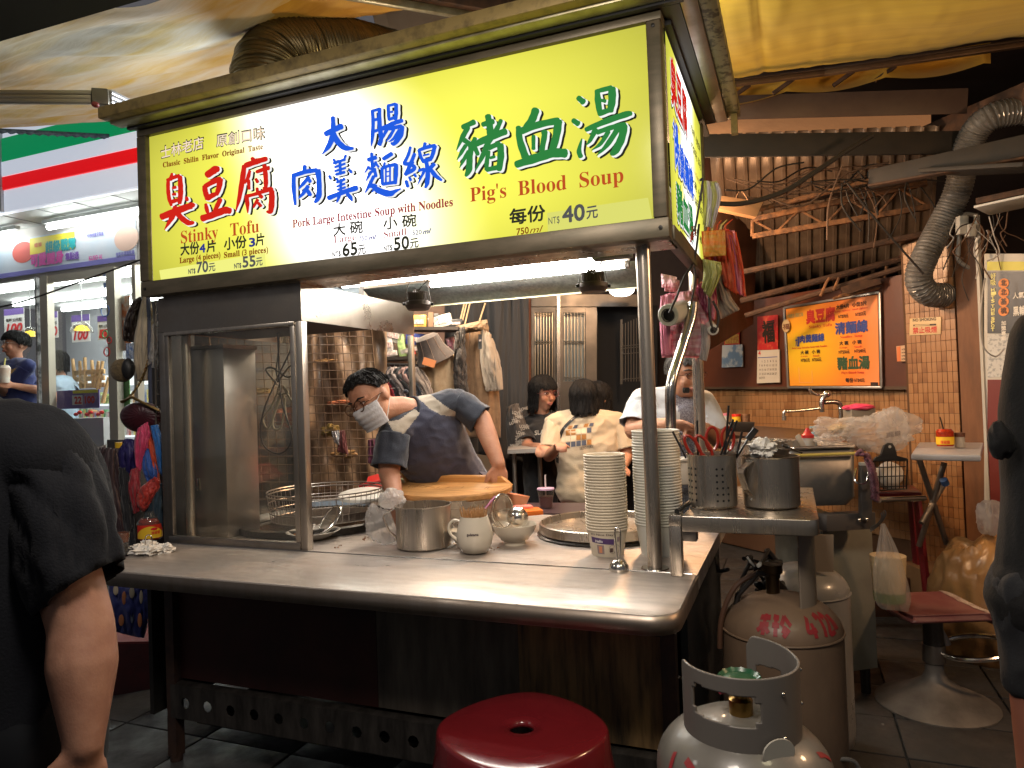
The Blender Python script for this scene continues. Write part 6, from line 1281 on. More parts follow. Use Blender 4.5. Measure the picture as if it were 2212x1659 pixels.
# ================= left stall goods =================
DL=3.05
t=gridpanel('dark wire grid carrying bags at the left end of the cart',V(338,1110,D=2.95),V(352,1112,D=3.0),V(350,650,D=3.0),V(335,650,D=2.95),2,16,.002,mat('grid_dark',(.08,.07,.06),.5,.5))
g=G(); g.tube([V(318,560,D=3.0),V(322,700,D=3.0),V(325,860,D=3.0),V(330,1000,D=3.0)],.008,8); 
t=thing('blue_strap','thick blue grey strap running down beside the hanging bags','strap',V(320,600,D=3.0)); g.fin('cord',mat('blue_grey_cord',(.05,.06,.10),.6),t)
g=None
t=cloth('tote_bag','cream cloth tote bag hanging by its strap at the sign left corner','bag',fab('cream_canvas',(.50,.42,.30),(.42,.34,.24)),[(312,640),(302,680),(292,740),(296,822)],[(322,640),(328,690),(330,760),(318,822)],DL,bulge=.05,amp=.012,thick=.012)
g=G(); g.tube([V(312,640,D=DL),V(311,600,D=DL),V(318,596,D=DL),V(322,640,D=DL)],.005,6,flat=.4); g.fin('strap',MATS['cream_canvas'],t)
cloth('dark_strap_bundle','bundle of dark leather straps left of the cream tote','straps',mat('dark_leather',(.03,.02,.016),.4,bump=.3,scale=20),[(290,650),(272,690),(268,735)],[(308,640),(300,690),(290,740)],DL+.02,bulge=.03,amp=.02,thick=.01)
cloth('blue_label_packet','small blue and white packet tied among the straps','packet',mat('blue_packet',(.10,.18,.40),.5,col2=(.5,.55,.6),scale=50),[(273,742),(273,775)],[(288,742),(288,775)],DL-.02,bulge=.01)
t=thing('plush_ball','round brown plush ball with black face hanging over maroon bag','plush',V(266,800,D=3.0)); g=G(); g.ell(V(264,800,D=3.0),(.048,.04,.05),(CR,CF,CU),24,16); g.fin('plush_body',fab('brown_plush',(.16,.11,.05),(.10,.07,.035),70,bump=.8),t); g=G(); g.ell(V(277,797,D=2.975),(.026,.025,.045),(CR,CF,CU),20,12); g.fin('black_patch',BLACK,t)
cloth('grey_bag','grey clear wrapped bag squeezed right of the tote','bag',BAGC,[(330,700),(322,760),(318,790)],[(350,690),(352,770),(348,800)],DL-.04,bulge=.04,amp=.02)
t=thing('maroon_handbag','maroon leather handbag on a chain at the left end of the cart','handbag',V(305,937,D=2.95)); LEA=mat('maroon_leather',(.060,.012,.018),.30,bump=.35,scale=30,col2=(.035,.008,.012))
g=G(); 
def hb(u,v):
    th=2*math.pi*u; cx,cy=305,898; q=v; rx=46*math.sin(math.pi*min(q,1)*.5+.0); 
    x=cx+rx*math.cos(th); y=cy+(36*math.sin(th) if math.sin(th)>0 else 34*math.sin(th)*(.9))*math.sin(math.pi*q*.5); return V(x,y,D=2.98-.045*math.cos(math.pi*q*.5)-.004*math.sin(th*20)*q)
g.sheet(hb,60,12); g.fin('bag_body',LEA,t,smooth=180)
g=G(); g.tube([V(262,868,D=2.95),V(285,858,D=2.93),V(345,888,D=2.93)],.006,8); g.fin('metal_clasp_frame',mat('gold_dark',(.25,.16,.06),.35,1),t)
cl=None
P=spline([V(320,780,D=2.98),V(308,815,D=2.98),V(290,845,D=2.97),V(268,868,D=2.95)],8)
for i,(a,b) in enumerate(zip(P[::1],P[1::1])):
    g=G(); c=(a+b)/2; d=(b-a).normalized(); s=CF if i%2 else CR; g.tube([c+d*(.009*math.cos(k*math.pi/5))+s*(.005*math.sin(k*math.pi/5)) for k in range(10)],.0018,5,closed=True); g.fin('chain_link',mat('gold_dark',()),t)
for (nm,lab,m,Lp,Rp,D) in (
 ('pink_ribbon','bright pink cloth strap hanging under the maroon handbag',fab('pink_cloth',(.60,.05,.14),None,rough=.5),[(300,925),(292,960),(296,1015)],[(318,912),(322,950),(302,1018)],2.93),
 ('orange_cloth','orange red pleated cloth between pink and blue straps',fab('orange_cloth',(.65,.08,.02),(.5,.05,.02),40),[(312,935),(318,985),(330,1030)],[(326,930),(338,990),(346,1055)],2.95),
 ('blue_cloth','bright blue cloth strap hanging in front of the frame',fab('blue_cloth',(.01,.13,.42),None,rough=.5),[(326,920),(335,960),(345,1020)],[(340,918),(353,965),(354,1030)],2.92),
 ('royal_blue_bag','royal blue folded bag below the pink strap',fab('royal_blue',(.015,.08,.35),None,rough=.5),[(310,975),(308,1010),(322,1045)],[(322,968),(338,1020),(335,1040)],2.93),
 ('navy_bag','shiny navy bag left of the pink strap',mat('navy_satin',(.025,.02,.11),.35,bump=.3,scale=14),[(270,948),(258,980),(262,1030)],[(290,950),(300,990),(292,1040)],2.96),
 ('flower_bag','dark brown bag printed with faint flowers behind the dark shirt',fab('flower_dark',(.035,.016,.02),(.10,.05,.05),26,rough=.5,contrast=(.55,.7)),[(222,966),(205,1020),(230,1100),(262,1190)],[(252,970),(258,1040),(268,1110),(283,1180)],2.98),
 ('black_long_bag','long black bag hanging between patterned bags',fab('black_cloth_bag',(.012,.012,.016),None),[(258,1010),(262,1080),(275,1180)],[(278,1012),(285,1080),(292,1180)],2.95),
 ('red_zip_purse','red zipped purse stack hanging above the chilli jar',fab('red_cloth',(.38,.02,.035),(.25,.015,.02),30,rough=.5),[(283,1015),(280,1060),(290,1110)],[(300,1010),(302,1060),(300,1105)],2.92),
 ('orange_red_purse','orange red zipped purse right of the red purses',fab('orange_red_cloth',(.50,.035,.02),(.3,.02,.015),30,rough=.5),[(298,1060),(296,1085),(310,1105)],[(335,1030),(345,1048),(318,1095)],2.90),
 ('teal_flower_bag','dark teal bag with small flower prints at the cart frame',fab('teal_dark',(.02,.045,.07),(.05,.10,.12),24,contrast=(.6,.68)),[(335,1055),(316,1085),(312,1125)],[(356,1040),(356,1080),(355,1140)],2.93)):
    cloth(nm,lab,'cloth' if 'bag' not in nm else 'bag',m,Lp,Rp,D,bulge=.03,amp=.008,thick=.008,seed=hash(len(lab))%7)
t=thing('yellow_ribbon','yellow ribbon knot tied on the maroon handbag','ribbon',V(322,910,D=2.9)); YR=mat('mustard_ribbon',(.50,.32,.04),.6)
for P in ([(322,910),(300,925),(290,955),(286,968)],[(322,910),(335,895),(345,905),(347,928)],[(320,912),(310,900),(300,905),(320,914),(340,918)]): g=G(); g.tube(PL(P,2.72),.005,6,flat=.5); g.fin('ribbon_end',YR,t)
t=thing('blue_cat_bag','navy shopping bag printed with orange and white cats below the counter','bag',V(285,1265,D=2.9))
drape('bag_cloth',fab('navy_print_bag',(.022,.028,.15),(.03,.04,.20),30,rough=.5),t,[(236,1262),(238,1310),(243,1362)],[(322,1270),(320,1330),(310,1378)],2.85,.03,.008,thick=.008)
for i,(x,y,w,h,c) in enumerate(((250,1275,12,22,'c'),(268,1292,10,30,'o'),(285,1280,12,26,'c'),(305,1290,8,30,'c'),(302,1340,10,32,'o'),(262,1340,12,26,'o'),(285,1335,8,24,'g'))): g=G(); g.ell(V(x,y,D=2.815),(w*.0009,.003,h*.0009),(CR,CF,CU),12,8); g.fin('printed_cat',mat('print_'+c,{'c':(.45,.38,.28),'o':(.55,.20,.08),'g':(.14,.16,.22)}[c],.6),t)
t=thing('yellow_bottle','yellow capped bottle behind the dark shirt shoulder','bottle',V(260,985,D=3.1)); g=G(); g.lathe([(0,.0),(.03,0),(.03,.05),(.016,.065),(.016,.085),(0,.085)],V(259,1000,D=3.1),n=20); g.fin('bottle_body',mat('dark_bottle',(.04,.03,.05),.3),t); g=G(); g.lathe([(.0175,.066),(.0175,.09),(0,.09)],V(259,1000,D=3.1),n=20); g.fin('yellow_cap',mat('cap_yellow',(.75,.45,.02),.4),t)
t=thing('quilted_bag','black and grey quilted checked bag behind the dark shirt','bag',V(205,985,D=3.3)); g=G()
g.sheet(lambda u,v: V(178+52*u,958+50*v+8*math.sin(u*3),D=3.3-.05*math.sin(math.pi*u)-.012*abs(math.sin(u*18)*math.sin(v*16))),48,44); g.fin('quilted_cloth',fab('quilt_grey',(.10,.09,.09),(.02,.02,.02),40,rough=.4),t,smooth=180)
# dim stall box behind everything at the left
t=thing('stall_back_panel','dark back panel of the bag stall beside the cart','panel',V(340,900,D=3.4)); g=G(); g.quad(V(318,1250,D=3.5),V(420,1250,D=3.6),V(420,650,D=3.6),V(325,650,D=3.5)); g.quad(V(232,1250,D=3.45),V(317,1250,D=3.48),V(317,950,D=3.48),V(232,950,D=3.45)); g.fin('panel_board',mat('panel_dark',(.035,.03,.03),.7),t,solid=.01)
t=thing('red_cloth_pile','dark red cloth covered table under the bag stall','table',V(200,1500,D=2.9)); g=G(); a=V(60,1395,D=3.1);b=V(330,1390,D=3.3); g.poly([a,b,Vector((b.x,b.y,0)),Vector((a.x,a.y,0))],CF*.02); g.fin('table_skirt',fab('dark_red_skirt_cloth',(.07,.008,.01),(.04,.006,.008)),t)
g=G(); g.poly([V(60,1395,D=3.1),V(330,1390,D=3.3),V(330,1340,D=3.9),V(60,1345,D=3.8)],Z3*.01); g.fin('table_top',mat('red_cloth_top',(.14,.02,.02),.7),t)
for i in range(7):
    p=V(115+i*4,1440+i*32,D=3.02); tt=thing('wrapped_packet','shiny wrapped packet glimpsed between the dark shirt and the arm','packet',p,'packets glimpsed behind the arm'); crumple('wrap',mat('wrap_red_white',(.45,.10,.08),.3,col2=(.6,.5,.5),scale=30),tt,p,(.035,.03,.02),i,.4,3,20)
# ================= convenience store =================
SY=4.1
st=thing('convenience_store','bright convenience store front with white, green and red striped fascia','store',(-4.6,SY,0))
WF=mat('fascia_white',(.72,.75,.80),.35,emit=(.80,.86,1),estr=.36); GF=mat('fascia_green',(.0,.22,.08),.35,emit=(0,.30,.10),estr=.40); RF=mat('fascia_red',(.60,.005,.008),.35,emit=(.85,.005,.01),estr=.45)
FY=3.62; zz=lambda x,y,Y=FY: V(x,y,Y=Y).z
zs=[zz(0,460),zz(7,412),zz(2,385),zz(2,353),zz(60,287),zz(60,230)]
for i,(z0,z1,m,nm) in enumerate(((zs[0],zs[1],WF,'white'),(zs[1],zs[2],RF,'red'),(zs[2],zs[3],WF,'white'),(zs[3],zs[4],GF,'green'),(zs[4],zs[5],WF,'white'))):
    bul=.02*math.sin(math.pi*(i+.5)/5)
    g=G(); g.bx((-7.5,FY-bul,z0+.001),(-2.75,FY+.06,z1-.001),.003); g.fin('fascia_stripe',m,st,label=nm+' stripe of the store fascia')
g=G(); g.bx((V(8,420,Y=FY).x-.01,FY-.03,zs[0]),(V(8,420,Y=FY).x+.012,FY-.0,zs[5])); g.fin('fascia_joint',mat('joint_grey',(.5,.52,.55),.4),st)
SOF=mat('soffit_white',(.62,.64,.62),.5,col2=(.55,.57,.55),scale=4)
g=G(); g.bx((-7.5,FY+.061,zs[0]+.03),(-2.75,SY+.0,zs[0]+.05)); 
g.fin('soffit',SOF,st)
for k in range(12): g=G(); g.bx((-7.4+k*.4,FY+.07,zs[0]+.026),(-7.395+k*.4,SY-.02,zs[0]+.0298)); g.fin('soffit_joint',mat('joint_dark',(.2,.2,.2),.6),st)
STG=glow('store_tube_glow',(.95,1,.96),10.0)
for (a,b) in (((105,491),(312,452)),((-60,520),(30,500))): g=G(); A=V(*a,Y=3.95);B=V(*b,Y=3.95); g.tube([A,Vector((B.x,B.y,A.z))],.022,10); g.fin('soffit_tube',STG,st); g=G(); g.bx((A.x-.05,3.93,A.z+.03),(B.x+.05,3.97,A.z+.06)); g.fin('tube_batten',SOF,st)
bz0,bz1=V(0,602,Y=SY-.02).z,V(0,523,Y=SY-.02).z
g=G(); g.bx((-7.5,SY-.0,bz0-.03),(-2.75,SY+.03,zs[0]+.03)); g.fin('header_wall',mat('header_grey',(.50,.48,.46),.6),st)
uv=V(296,520,Y=SY).x
g=G(); g.bx((-7.5,SY-.02,bz0),(uv,SY-.001,bz1)); g.fin('banner',mat('banner_pale',(.46,.56,.66),.5,col2=(.58,.60,.66),scale=2.5),st)
g=G(); g.bx((-7.5,SY-.024,bz0),(uv,SY-.0205,bz0+.04)); g.fin('banner_stripe',mat('banner_violet',(.20,.19,.50),.5),st)
def stt(s,x0,y0,x1,y1,h,m,bp=.06,Y=SY-.026,box=True): A=V(x0,y0,Y=Y);B=V(x1,y1,Y=Y); B.z=A.z; return text(s,A,B,V(x0,y0-h,Y=Y).z-A.z,Z3,NF,m,st,box=box,boldpx=bp)
g=G(); g.bx((V(71,550,Y=SY).x,SY-.024,V(71,552,Y=SY).z),(V(167,530,Y=SY).x,SY-.021,V(71,517,Y=SY).z)); g.fin('banner_yellow_box',mat('banner_yellow',(.80,.68,.05),.5),st)
stt('超級戰隊',98,548,163,539,24,mat('banner_teal',(.02,.35,.38),.5),.08); stt('蠟筆小新'[0:2],74,535,90,533,9,mat('banner_orange',(.7,.2,.02),.5),.06); stt('可愛變身',66,577,136,567,26,mat('banner_magenta',(.70,.10,.42),.5),.09); stt('集點送',141,563,170,560,16,mat('banner_purple',(.22,.10,.45),.5),.06)
stt('PD快充藍牙風扇',188,514,223,510,9,MATS['banner_violet'],.05); stt('KUSO AI',192,563,220,559,9,MATS['banner_magenta'],.05); stt('造型布偶鑰匙圈',250,555,290,550,9,MATS['banner_violet'],.05)
g=G(); g.lathe([(0,.002),(.10,.002),(.10,0)],V(273,515,Y=SY-.021),(0,-1,0),28,oval=1.3); g.fin('plain_round_print',mat('banner_peach',(.62,.42,.34),.6),st); g=G(); g.lathe([(0,.002),(.09,.002),(.09,0)],V(50,545,Y=SY-.021),(0,-1,0),28,oval=1.5); g.fin('plain_round_print',mat('banner_redish',(.6,.12,.10),.6),st)
# door frame, glazing
SFM=mat('store_frame',(.42,.38,.31),.4,.4); zt=bz0-.03
def pst(x0,x1,Y=SY,m=SFM,nm='door_post'): g=G(); g.bx((V(x0,800,Y=Y).x,Y-.03,0),(V(x1,800,Y=Y).x,Y+.03,zt)); return g.fin(nm,m,st)
pst(97,113); pst(86,90,SY-.0,mat('sticker_strip',(.6,.6,.6),.5,col2=(.05,.05,.05),scale=12),'height_sticker_strip'); pst(241,259); pst(296,304)
g=G(); g.bx((V(113,800,Y=SY).x,SY-.02,zt-.06),(V(241,800,Y=SY).x,SY+.02,zt-.001)); g.fin('door_head',SFM,st)
g=G(); g.bx((-7.5,SY+.032,.05),(-2.75,SY+.036,zt)); g.fin('glass_front',SHOPG,st)
for (x,y,h) in ((223,590,14),(224,612,20),(224,640,18)): stt('回收' if h!=20 else '門',x,y+h,x+14,y+h-1,h,mat('sticker_blue',(.08,.16,.40),.5),.05)
for (x,y,r,c) in ((224,671,11,'b'),(233,735,6,'r'),(224,722,7,'g'),(228,760,8,'r')):
    g=G(); p=V(x+3,y,Y=SY-.03); g.tube([p+X3*(r*.0042*math.cos(k*math.pi/12))+Z3*(r*.0042*math.sin(k*math.pi/12)) for k in range(24)],.005,5,closed=True); g.fin('round_sticker',{'b':MATS['sticker_blue'],'r':mat('sticker_red',(.6,.05,.05),.5),'g':mat('sticker_green',(.1,.4,.15),.5)}[c],st)
g=G(); A=V(262,760,Y=SY+.1); B=V(292,640,Y=SY+.1); g.bx((A.x,SY+.045,A.z),(B.x,SY+.05,B.z)); g.fin('orange_window_poster',mat('poster_orange',(.75,.18,.03),.5,col2=(.75,.6,.5),scale=6,contrast=(.45,.55)),st)
g=G(); A=V(262,880,Y=SY+.1); B=V(292,815,Y=SY+.1); g.bx((A.x,SY+.045,A.z),(B.x,SY+.05,B.z)); g.fin('green_window_poster',mat('poster_green',(.10,.30,.06),.5),st)
# interior
BY=6.6
g=G(); g.bx((-9,BY,0),(-2.75,BY+.05,3.2)); g.fin('rear_wall',mat('store_wall_grey',(.34,.34,.36),.7),st)
g=G(); g.bx((-9,SY+.1,2.62),(-2.75,BY,2.66)); g.fin('interior_ceiling',mat('store_ceiling',(.55,.55,.54),.6),st)
g=G(); g.bx((-2.76,SY+.05,0),(-2.72,BY,2.62)); g.fin('end_wall',mat('store_end',(.5,.5,.5),.6),st)
g=G(); g.bx((-9,SY+.05,.0),(-2.75,BY,.006)); g.fin('floor_tiles',mat('store_floor',(.45,.44,.42),.25),st)
for k,(y,) in enumerate(((4.9,),(5.6,),(6.2,))): g=G(); g.tube([(-8.5,y,2.58),(-3.0,y,2.58)],.03,8); g.fin('interior_tube',STG,st)
g=G(); g.bx((-9,BY-.35,1.60),(-2.75,BY-.01,1.72)); g.fin('cooler_canopy',mat('cooler_white',(.7,.72,.72),.4,emit=(.9,.95,1),estr=.6),st)
PAL=[(.6,.08,.05),(.75,.6,.1),(.1,.35,.12),(.7,.68,.6),(.08,.15,.4),(.6,.3,.08),(.4,.5,.1),(.7,.35,.4)]
GM=[mat('packet_%d'%i,c,.5,col2=tuple(min(1,v*.5+.3) for v in c),scale=30) for i,c in enumerate(PAL)]
for r in range(6):
    z=.42+r*.19
    g=G(); g.bx((-8.5,BY-.5,z-.02),(-2.8,BY-.1,z)); g.fin('shelf_board',mat('cooler_white',()),st)
    g=[G() for _ in GM]
    for k in range(150):
        x=-8.4+k*.0375; h=rnd.uniform(.08,.15); g[rnd.choice(range(len(GM))) if k%3 else (k//9)%len(GM)].bx((x,BY-.49,z),(x+.033,BY-.42,z+h))
    for i,q in enumerate(g): q.fin('shelf_goods',GM[i],st,kind='stuff')
def poster(lab,x0,y0,x1,y1,Y,big,red=PR):
    t=thing('price_poster',lab,'poster',V(x0,y0,Y=Y),'price posters hanging in the store'); A=V(x0,y1,Y=Y);B=V(x1,y0,Y=Y); 
    g=G(); g.bx((A.x,Y,A.z),(B.x,Y+.006,B.z)); g.fin('poster_sheet',mat('poster_white',(.75,.72,.70),.6),t)
    g=G(); g.bx((A.x,Y-.003,B.z-(B.z-A.z)*.24),(B.x,Y-.0005,B.z)); g.fin('purple_header',mat('poster_purple',(.16,.09,.36),.5),t)
    if big: a=Vector((A.x+(B.x-A.x)*.1,Y-.004,A.z+(B.z-A.z)*.08)); text(big,a,a+X3*((B.x-A.x)*.75),(B.z-A.z)*.34,Z3,NF,mat('poster_red',(.65,.03,.03),.5),t,boldpx=.06,slant=.12,cap=.72)
    a=Vector((A.x+(B.x-A.x)*.1,Y-.004,A.z+(B.z-A.z)*.5)); text('每杯 22元起',a,a+X3*((B.x-A.x)*.8),(B.z-A.z)*.13,Z3,NF,PK,t,boldpx=.04,box=True)
    return t
poster('large price poster with red 100 above the young man',10,664,51,725,5.2,'100'); poster('price poster with red 100 behind the yellow pendant lamp',156,678,193,740,5.4,'100'); poster('narrow price poster beside the middle door post',112,672,124,730,5.3,'0'); poster('price poster with red digit near the right door post',212,680,240,735,5.0,'1')
t=thing('promotion_poster','purple landscape promotion poster with 22 price stuck low on the store glass','poster',V(126,884,Y=SY)); A=V(126,884,Y=SY+.06);B=V(216,840,Y=SY+.06); g=G(); g.bx((A.x,SY+.05,A.z),(B.x,SY+.055,B.z)); g.fin('poster_sheet',mat('poster_purple2',(.20,.12,.40),.5,col2=(.45,.30,.45),scale=7,contrast=(.5,.7)),t)
g=G(); g.bx((A.x+(B.x-A.x)*.38,SY+.045,A.z+.03),(A.x+(B.x-A.x)*.62,SY+.048,A.z+.11)); g.fin('price_box',mat('poster_white',()),t); a=Vector((A.x+(B.x-A.x)*.44,SY+.042,A.z+.04)); text('22',a,a+X3*.08,.055,Z3,NF,MATS['poster_red'],t,boldpx=.07); a=Vector((A.x+(B.x-A.x)*.68,SY+.044,A.z+.04)); text('100',a,a+X3*.11,.055,Z3,NF,MATS['poster_red'],t,boldpx=.07)
g=G(); g.bx((A.x+(B.x-A.x)*.4,SY+.045,A.z+.125),(A.x+(B.x-A.x)*.98,SY+.048,A.z+.15)); g.fin('yellow_bar',mat('banner_yellow',()),t)
for lab,x,y,Y in (('yellow lit clear pendant lamp right of the young man',66,730,4.75),('yellow lit clear pendant lamp in front of the price poster',177,718,4.9)):
    c=V(x,y,Y=Y); t=thing('pendant_lamp',lab,'pendant lamp',c,'pendant lamps in the store'); g=G(); g.lathe([(.0,.11),(.03,.105),(.09,.05),(.105,.0),(.10,.0),(.085,.045)],c,n=24); g.fin('clear_shade',CLEAR,t); g=G(); g.lathe([(0,.075),(.045,.06),(.07,.02),(.0,.015)],c,n=20); g.fin('glowing_core',glow('pendant_glow',(1,.72,.08),1.6),t); g=G(); g.tube([c+Z3*.11,Vector((c.x,c.y,2.61))],.004,5); g.fin('cord',mat('white_cord',(.6,.6,.6),.5),t)
OAK=mat('pale_oak',(.50,.30,.13),.5)
t=thing('upturned_chair','pale wooden chairs stacked upside down on a table in the store','chair stack',V(195,835,Y=4.7)); CY_=4.75
for (a,b) in (((157,775),(163,838)),((172,780),(176,838)),((183,772),(185,838)),((198,778),(203,838)),((213,780),(206,838)),((222,780),(212,842)),((235,815),(222,870))): g=G(); g.tube([V(*a,Y=CY_),V(*b,Y=CY_)],[.014,.02],8); g.fin('chair_leg',OAK,t)
for y in (806,820,835): g=G(); g.bar(V(160,y,Y=CY_),V(226,y-4,Y=CY_),.02,.045,Z3,.004); g.fin('seat_rail',OAK,t)
t=thing('table_ledge','dark ledge and white goods below the store posters','counter',V(190,900,Y=4.6)); g=G(); A=V(110,905,Y=4.6);B=V(245,905,Y=4.6); g.bx((A.x,4.5,.5),(B.x,4.7,A.z)); g.fin('ledge_body',mat('ledge_grey',(.35,.34,.34),.5),t)
for i in range(3):
    x=168+i*24; tt=thing('ribbon_bow','red ribbon bow on the shelf edge below the purple poster','bow',V(x,893,Y=4.4),'red bows in the store'); 
    for s in (-1,1): g=G(); g.ell(V(x+s*4,893-s*2,Y=4.4),(.028,.012,.016),None,12,8); g.fin('bow_loop',mat('bow_red',(.65,.03,.02),.4),tt)
pipe('thin black cable strung across the store front',[(-20,668),(60,648),(180,606),(318,556)],3.2,.004,CAB,'cable','cable')
# store light that reaches the street
sl_=thing('store_ceiling_panel','square white ceiling light panel inside the store door','ceiling light',(-5.0,4.9,2.6)); g=G(); g.bx((-5.6,4.6,2.595),(-3.6,5.0,2.605)); g.fin('panel_glow',glow('store_panel_glow',(.95,1,.97),22),sl_)
# ================= people =================
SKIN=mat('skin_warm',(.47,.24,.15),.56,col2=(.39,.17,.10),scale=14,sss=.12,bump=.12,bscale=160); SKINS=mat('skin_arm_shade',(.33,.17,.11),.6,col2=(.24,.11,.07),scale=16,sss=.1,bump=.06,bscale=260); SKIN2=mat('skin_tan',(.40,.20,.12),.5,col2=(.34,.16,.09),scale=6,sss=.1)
HAIR=mat('black_hair',(.007,.006,.006),.6,bump=1.0,scale=160,stretch=(1,1,.15),spec=.25); HAIRG=mat('grey_black_hair',(.05,.045,.04),.5,bump=.4,scale=100)
EYEW=mat('eye_white',(.60,.55,.50),.3); EYED=mat('eye_dark',(.012,.008,.006),.15); LIP=mat('lip',(.38,.12,.09),.45)
def headparts(g,c,U,F,s=1.0):
    R=F.cross(U).normalized(); E=lambda p,r: g.ell(c+R*(p[0]*s)+F*(p[1]*s)+U*(p[2]*s),(r[0]*s,r[1]*s,r[2]*s),(R,F,U),20,14)
    E((0,-.006,.030),(.076,.094,.090)); E((0,.012,-.035),(.060,.070,.072)); E((0,.040,-.088),(.030,.028,.022)); E((0,.070,.022),(.052,.022,.014))
    E((0,.088,-.018),(.0125,.014,.024)); E((0,.100,-.032),(.015,.012,.010)); E((.034,.062,-.030),(.024,.022,.026)); E((-.034,.062,-.030),(.024,.022,.026)); E((0,.078,-.060),(.026,.014,.014))
    for k in (-1,1): E((k*.078,-.008,-.008),(.008,.018,.031))
    return R
def facebits(par,c,U,F,s=1.0,eyes=True,lips=True,browc=None,open_=1.0):
    R=F.cross(U).normalized(); P=lambda x,y,z: c+R*(x*s)+F*(y*s)+U*(z*s)
    for k in (-1,1):
        if eyes:
            g=G(); g.ell(P(k*.031,.078,.006),(.0135*s,.008*s,.0055*s*open_),(R,F,U),14,8); g.fin('eye_white',EYEW,par)
            g=G(); g.ell(P(k*.031,.0845,.006),(.0055*s,.003*s,.0052*s*open_),(R,F,U),12,8); g.fin('iris',EYED,par)
            g=G(); g.tube([P(k*.016,.083,.009),P(k*.031,.087,.0135*1),P(k*.046,.078,.009)],.0018*s,6); g.fin('eyelid_line',HAIR,par)
        g=G(); g.tube([P(k*.013,.090,.026),P(k*.032,.090,.032),P(k*.052,.074,.026)],[.0025*s,.0038*s,.0016*s],8,flat=1); g.fin('eyebrow',browc or HAIR,par)
    if lips:
        g=G(); g.tube([P(-.024,.080,-.062),P(-.010,.0925,-.058),P(0,.094,-.060),P(.010,.0925,-.058),P(.024,.080,-.062)],[.001*s,.0045*s,.004*s,.0045*s,.001*s],8); g.fin('upper_lip',LIP,par)
        g=G(); g.tube([P(-.020,.081,-.065),P(0,.092,-.070),P(.020,.081,-.065)],[.001*s,.0055*s,.001*s],8); g.fin('lower_lip',LIP,par)
    return R
def glasses(par,c,U,F,s=1.0,r=.021,m=None,th=.0014,oval=.85,down=.0):
    R=F.cross(U).normalized(); P=lambda x,y,z: c+R*(x*s)+F*(y*s)+U*(z*s); t=thing('glasses','pair of thin framed glasses worn by the person','glasses',P(0,.1,0)) if False else par
    m=m or mat('glasses_frame',(.05,.02,.015),.3,.5)
    for k in (-1,1):
        cc=P(k*.031,.106,.004-down); g=G(); g.tube([cc+R*(r*s*math.cos(a*math.pi/14))+U*(r*s*oval*math.sin(a*math.pi/14)) for a in range(28)],th*s,6,closed=True); g.fin('lens_rim',m,par)
        g=G(); g.ell(cc,(r*s*.96,.0008,r*s*oval*.96),(R,F,U),20,6); g.fin('lens',glass_lens,par)
        g=G(); g.tube([P(k*(.031+r),.098,.006-down),P(k*.075,.085,.006-down),P(k*.080,.0,.004)],th*s*.9,6); g.fin('temple_arm',m,par)
    g=G(); g.tube([P(-.010,.102,.006-down),P(0,.106,.010-down),P(.010,.102,.006-down)],th*s,6); g.fin('bridge',m,par)
glass_lens=glass('thin_lens',(.97,.97,.97),.02,dirt=.01)
def hair(par,c,U,F,s=1.0,cut=-.02,front=.045,length=None,m=HAIR,name='hair',fringe=0,puff=1.0,back=None,ears=True,noise_=.006):
    """cap of hair with uneven strands; cut = how far down the sides"""
    R=F.cross(U).normalized(); g=G()
    def f(u,v):
        a=2*math.pi*u; fx=math.cos(a) # 1 = front
        lim=cut if fx<.1 else cut+(front-cut)*min(1,(fx-.1)/.55)
        if back is not None and fx<-.2: lim=back
        if length and fx<.55: lim=length*(1 if fx<.25 else .8)
        lim+=.010*noise.noise((a*6,1,s*3))+(fringe*.01*math.sin(a*22) if fx>.4 else 0)
        top=.122; z=top-(top-lim)*v; zz=max(-.09,min(1,(z-.030)/.094)) if z>.03 else (z-.03)/.094
        rr=math.sqrt(max(0,1-max(zz,0)**2)) if zz>0 else 1-.10*min(1,(.03-z)/.08)
        if length and z<-.02: rr=.95+.12*min(1,(-.02-z)/.15)
        w=1+noise_*8*noise.noise((a*9,v*2,5))
        return c+R*(math.sin(a)*.0825*s*rr*w*puff)+F*((fx*.100-.004)*s*rr*w*puff)+U*(z*s*(1 if z<.1 else 1))
    g.sheet(f,72,16,closed=True); o=g.fin(name,m,par,smooth=180,solid=.005*s); q=G()
    for k in range(420):
        u=rnd.random(); v=rnd.random()**.8; L=.22+.25*rnd.random(); P=[]
        for j in range(4):
            t=f(u+.012*j*rnd.uniform(-.5,1),min(1.06,v+L*j/3)); P.append(t+(t-c).normalized()*(.002+.0035*rnd.random()))
        q.tube(P,[.0016,.0022,.0018,.0004],3)
    q.fin('hair_strands',m,par,kind='stuff'); return o
def arm(g,sh,el,wr,r=(.052,.042,.036,.027)):
    loft(g,[sh,sh.lerp(el,.5),el],[r[0],(r[0]+r[1])/2,r[1]]); loft(g,[el,el.lerp(wr,.35),wr],[r[1],r[2]*1.08,r[3]])
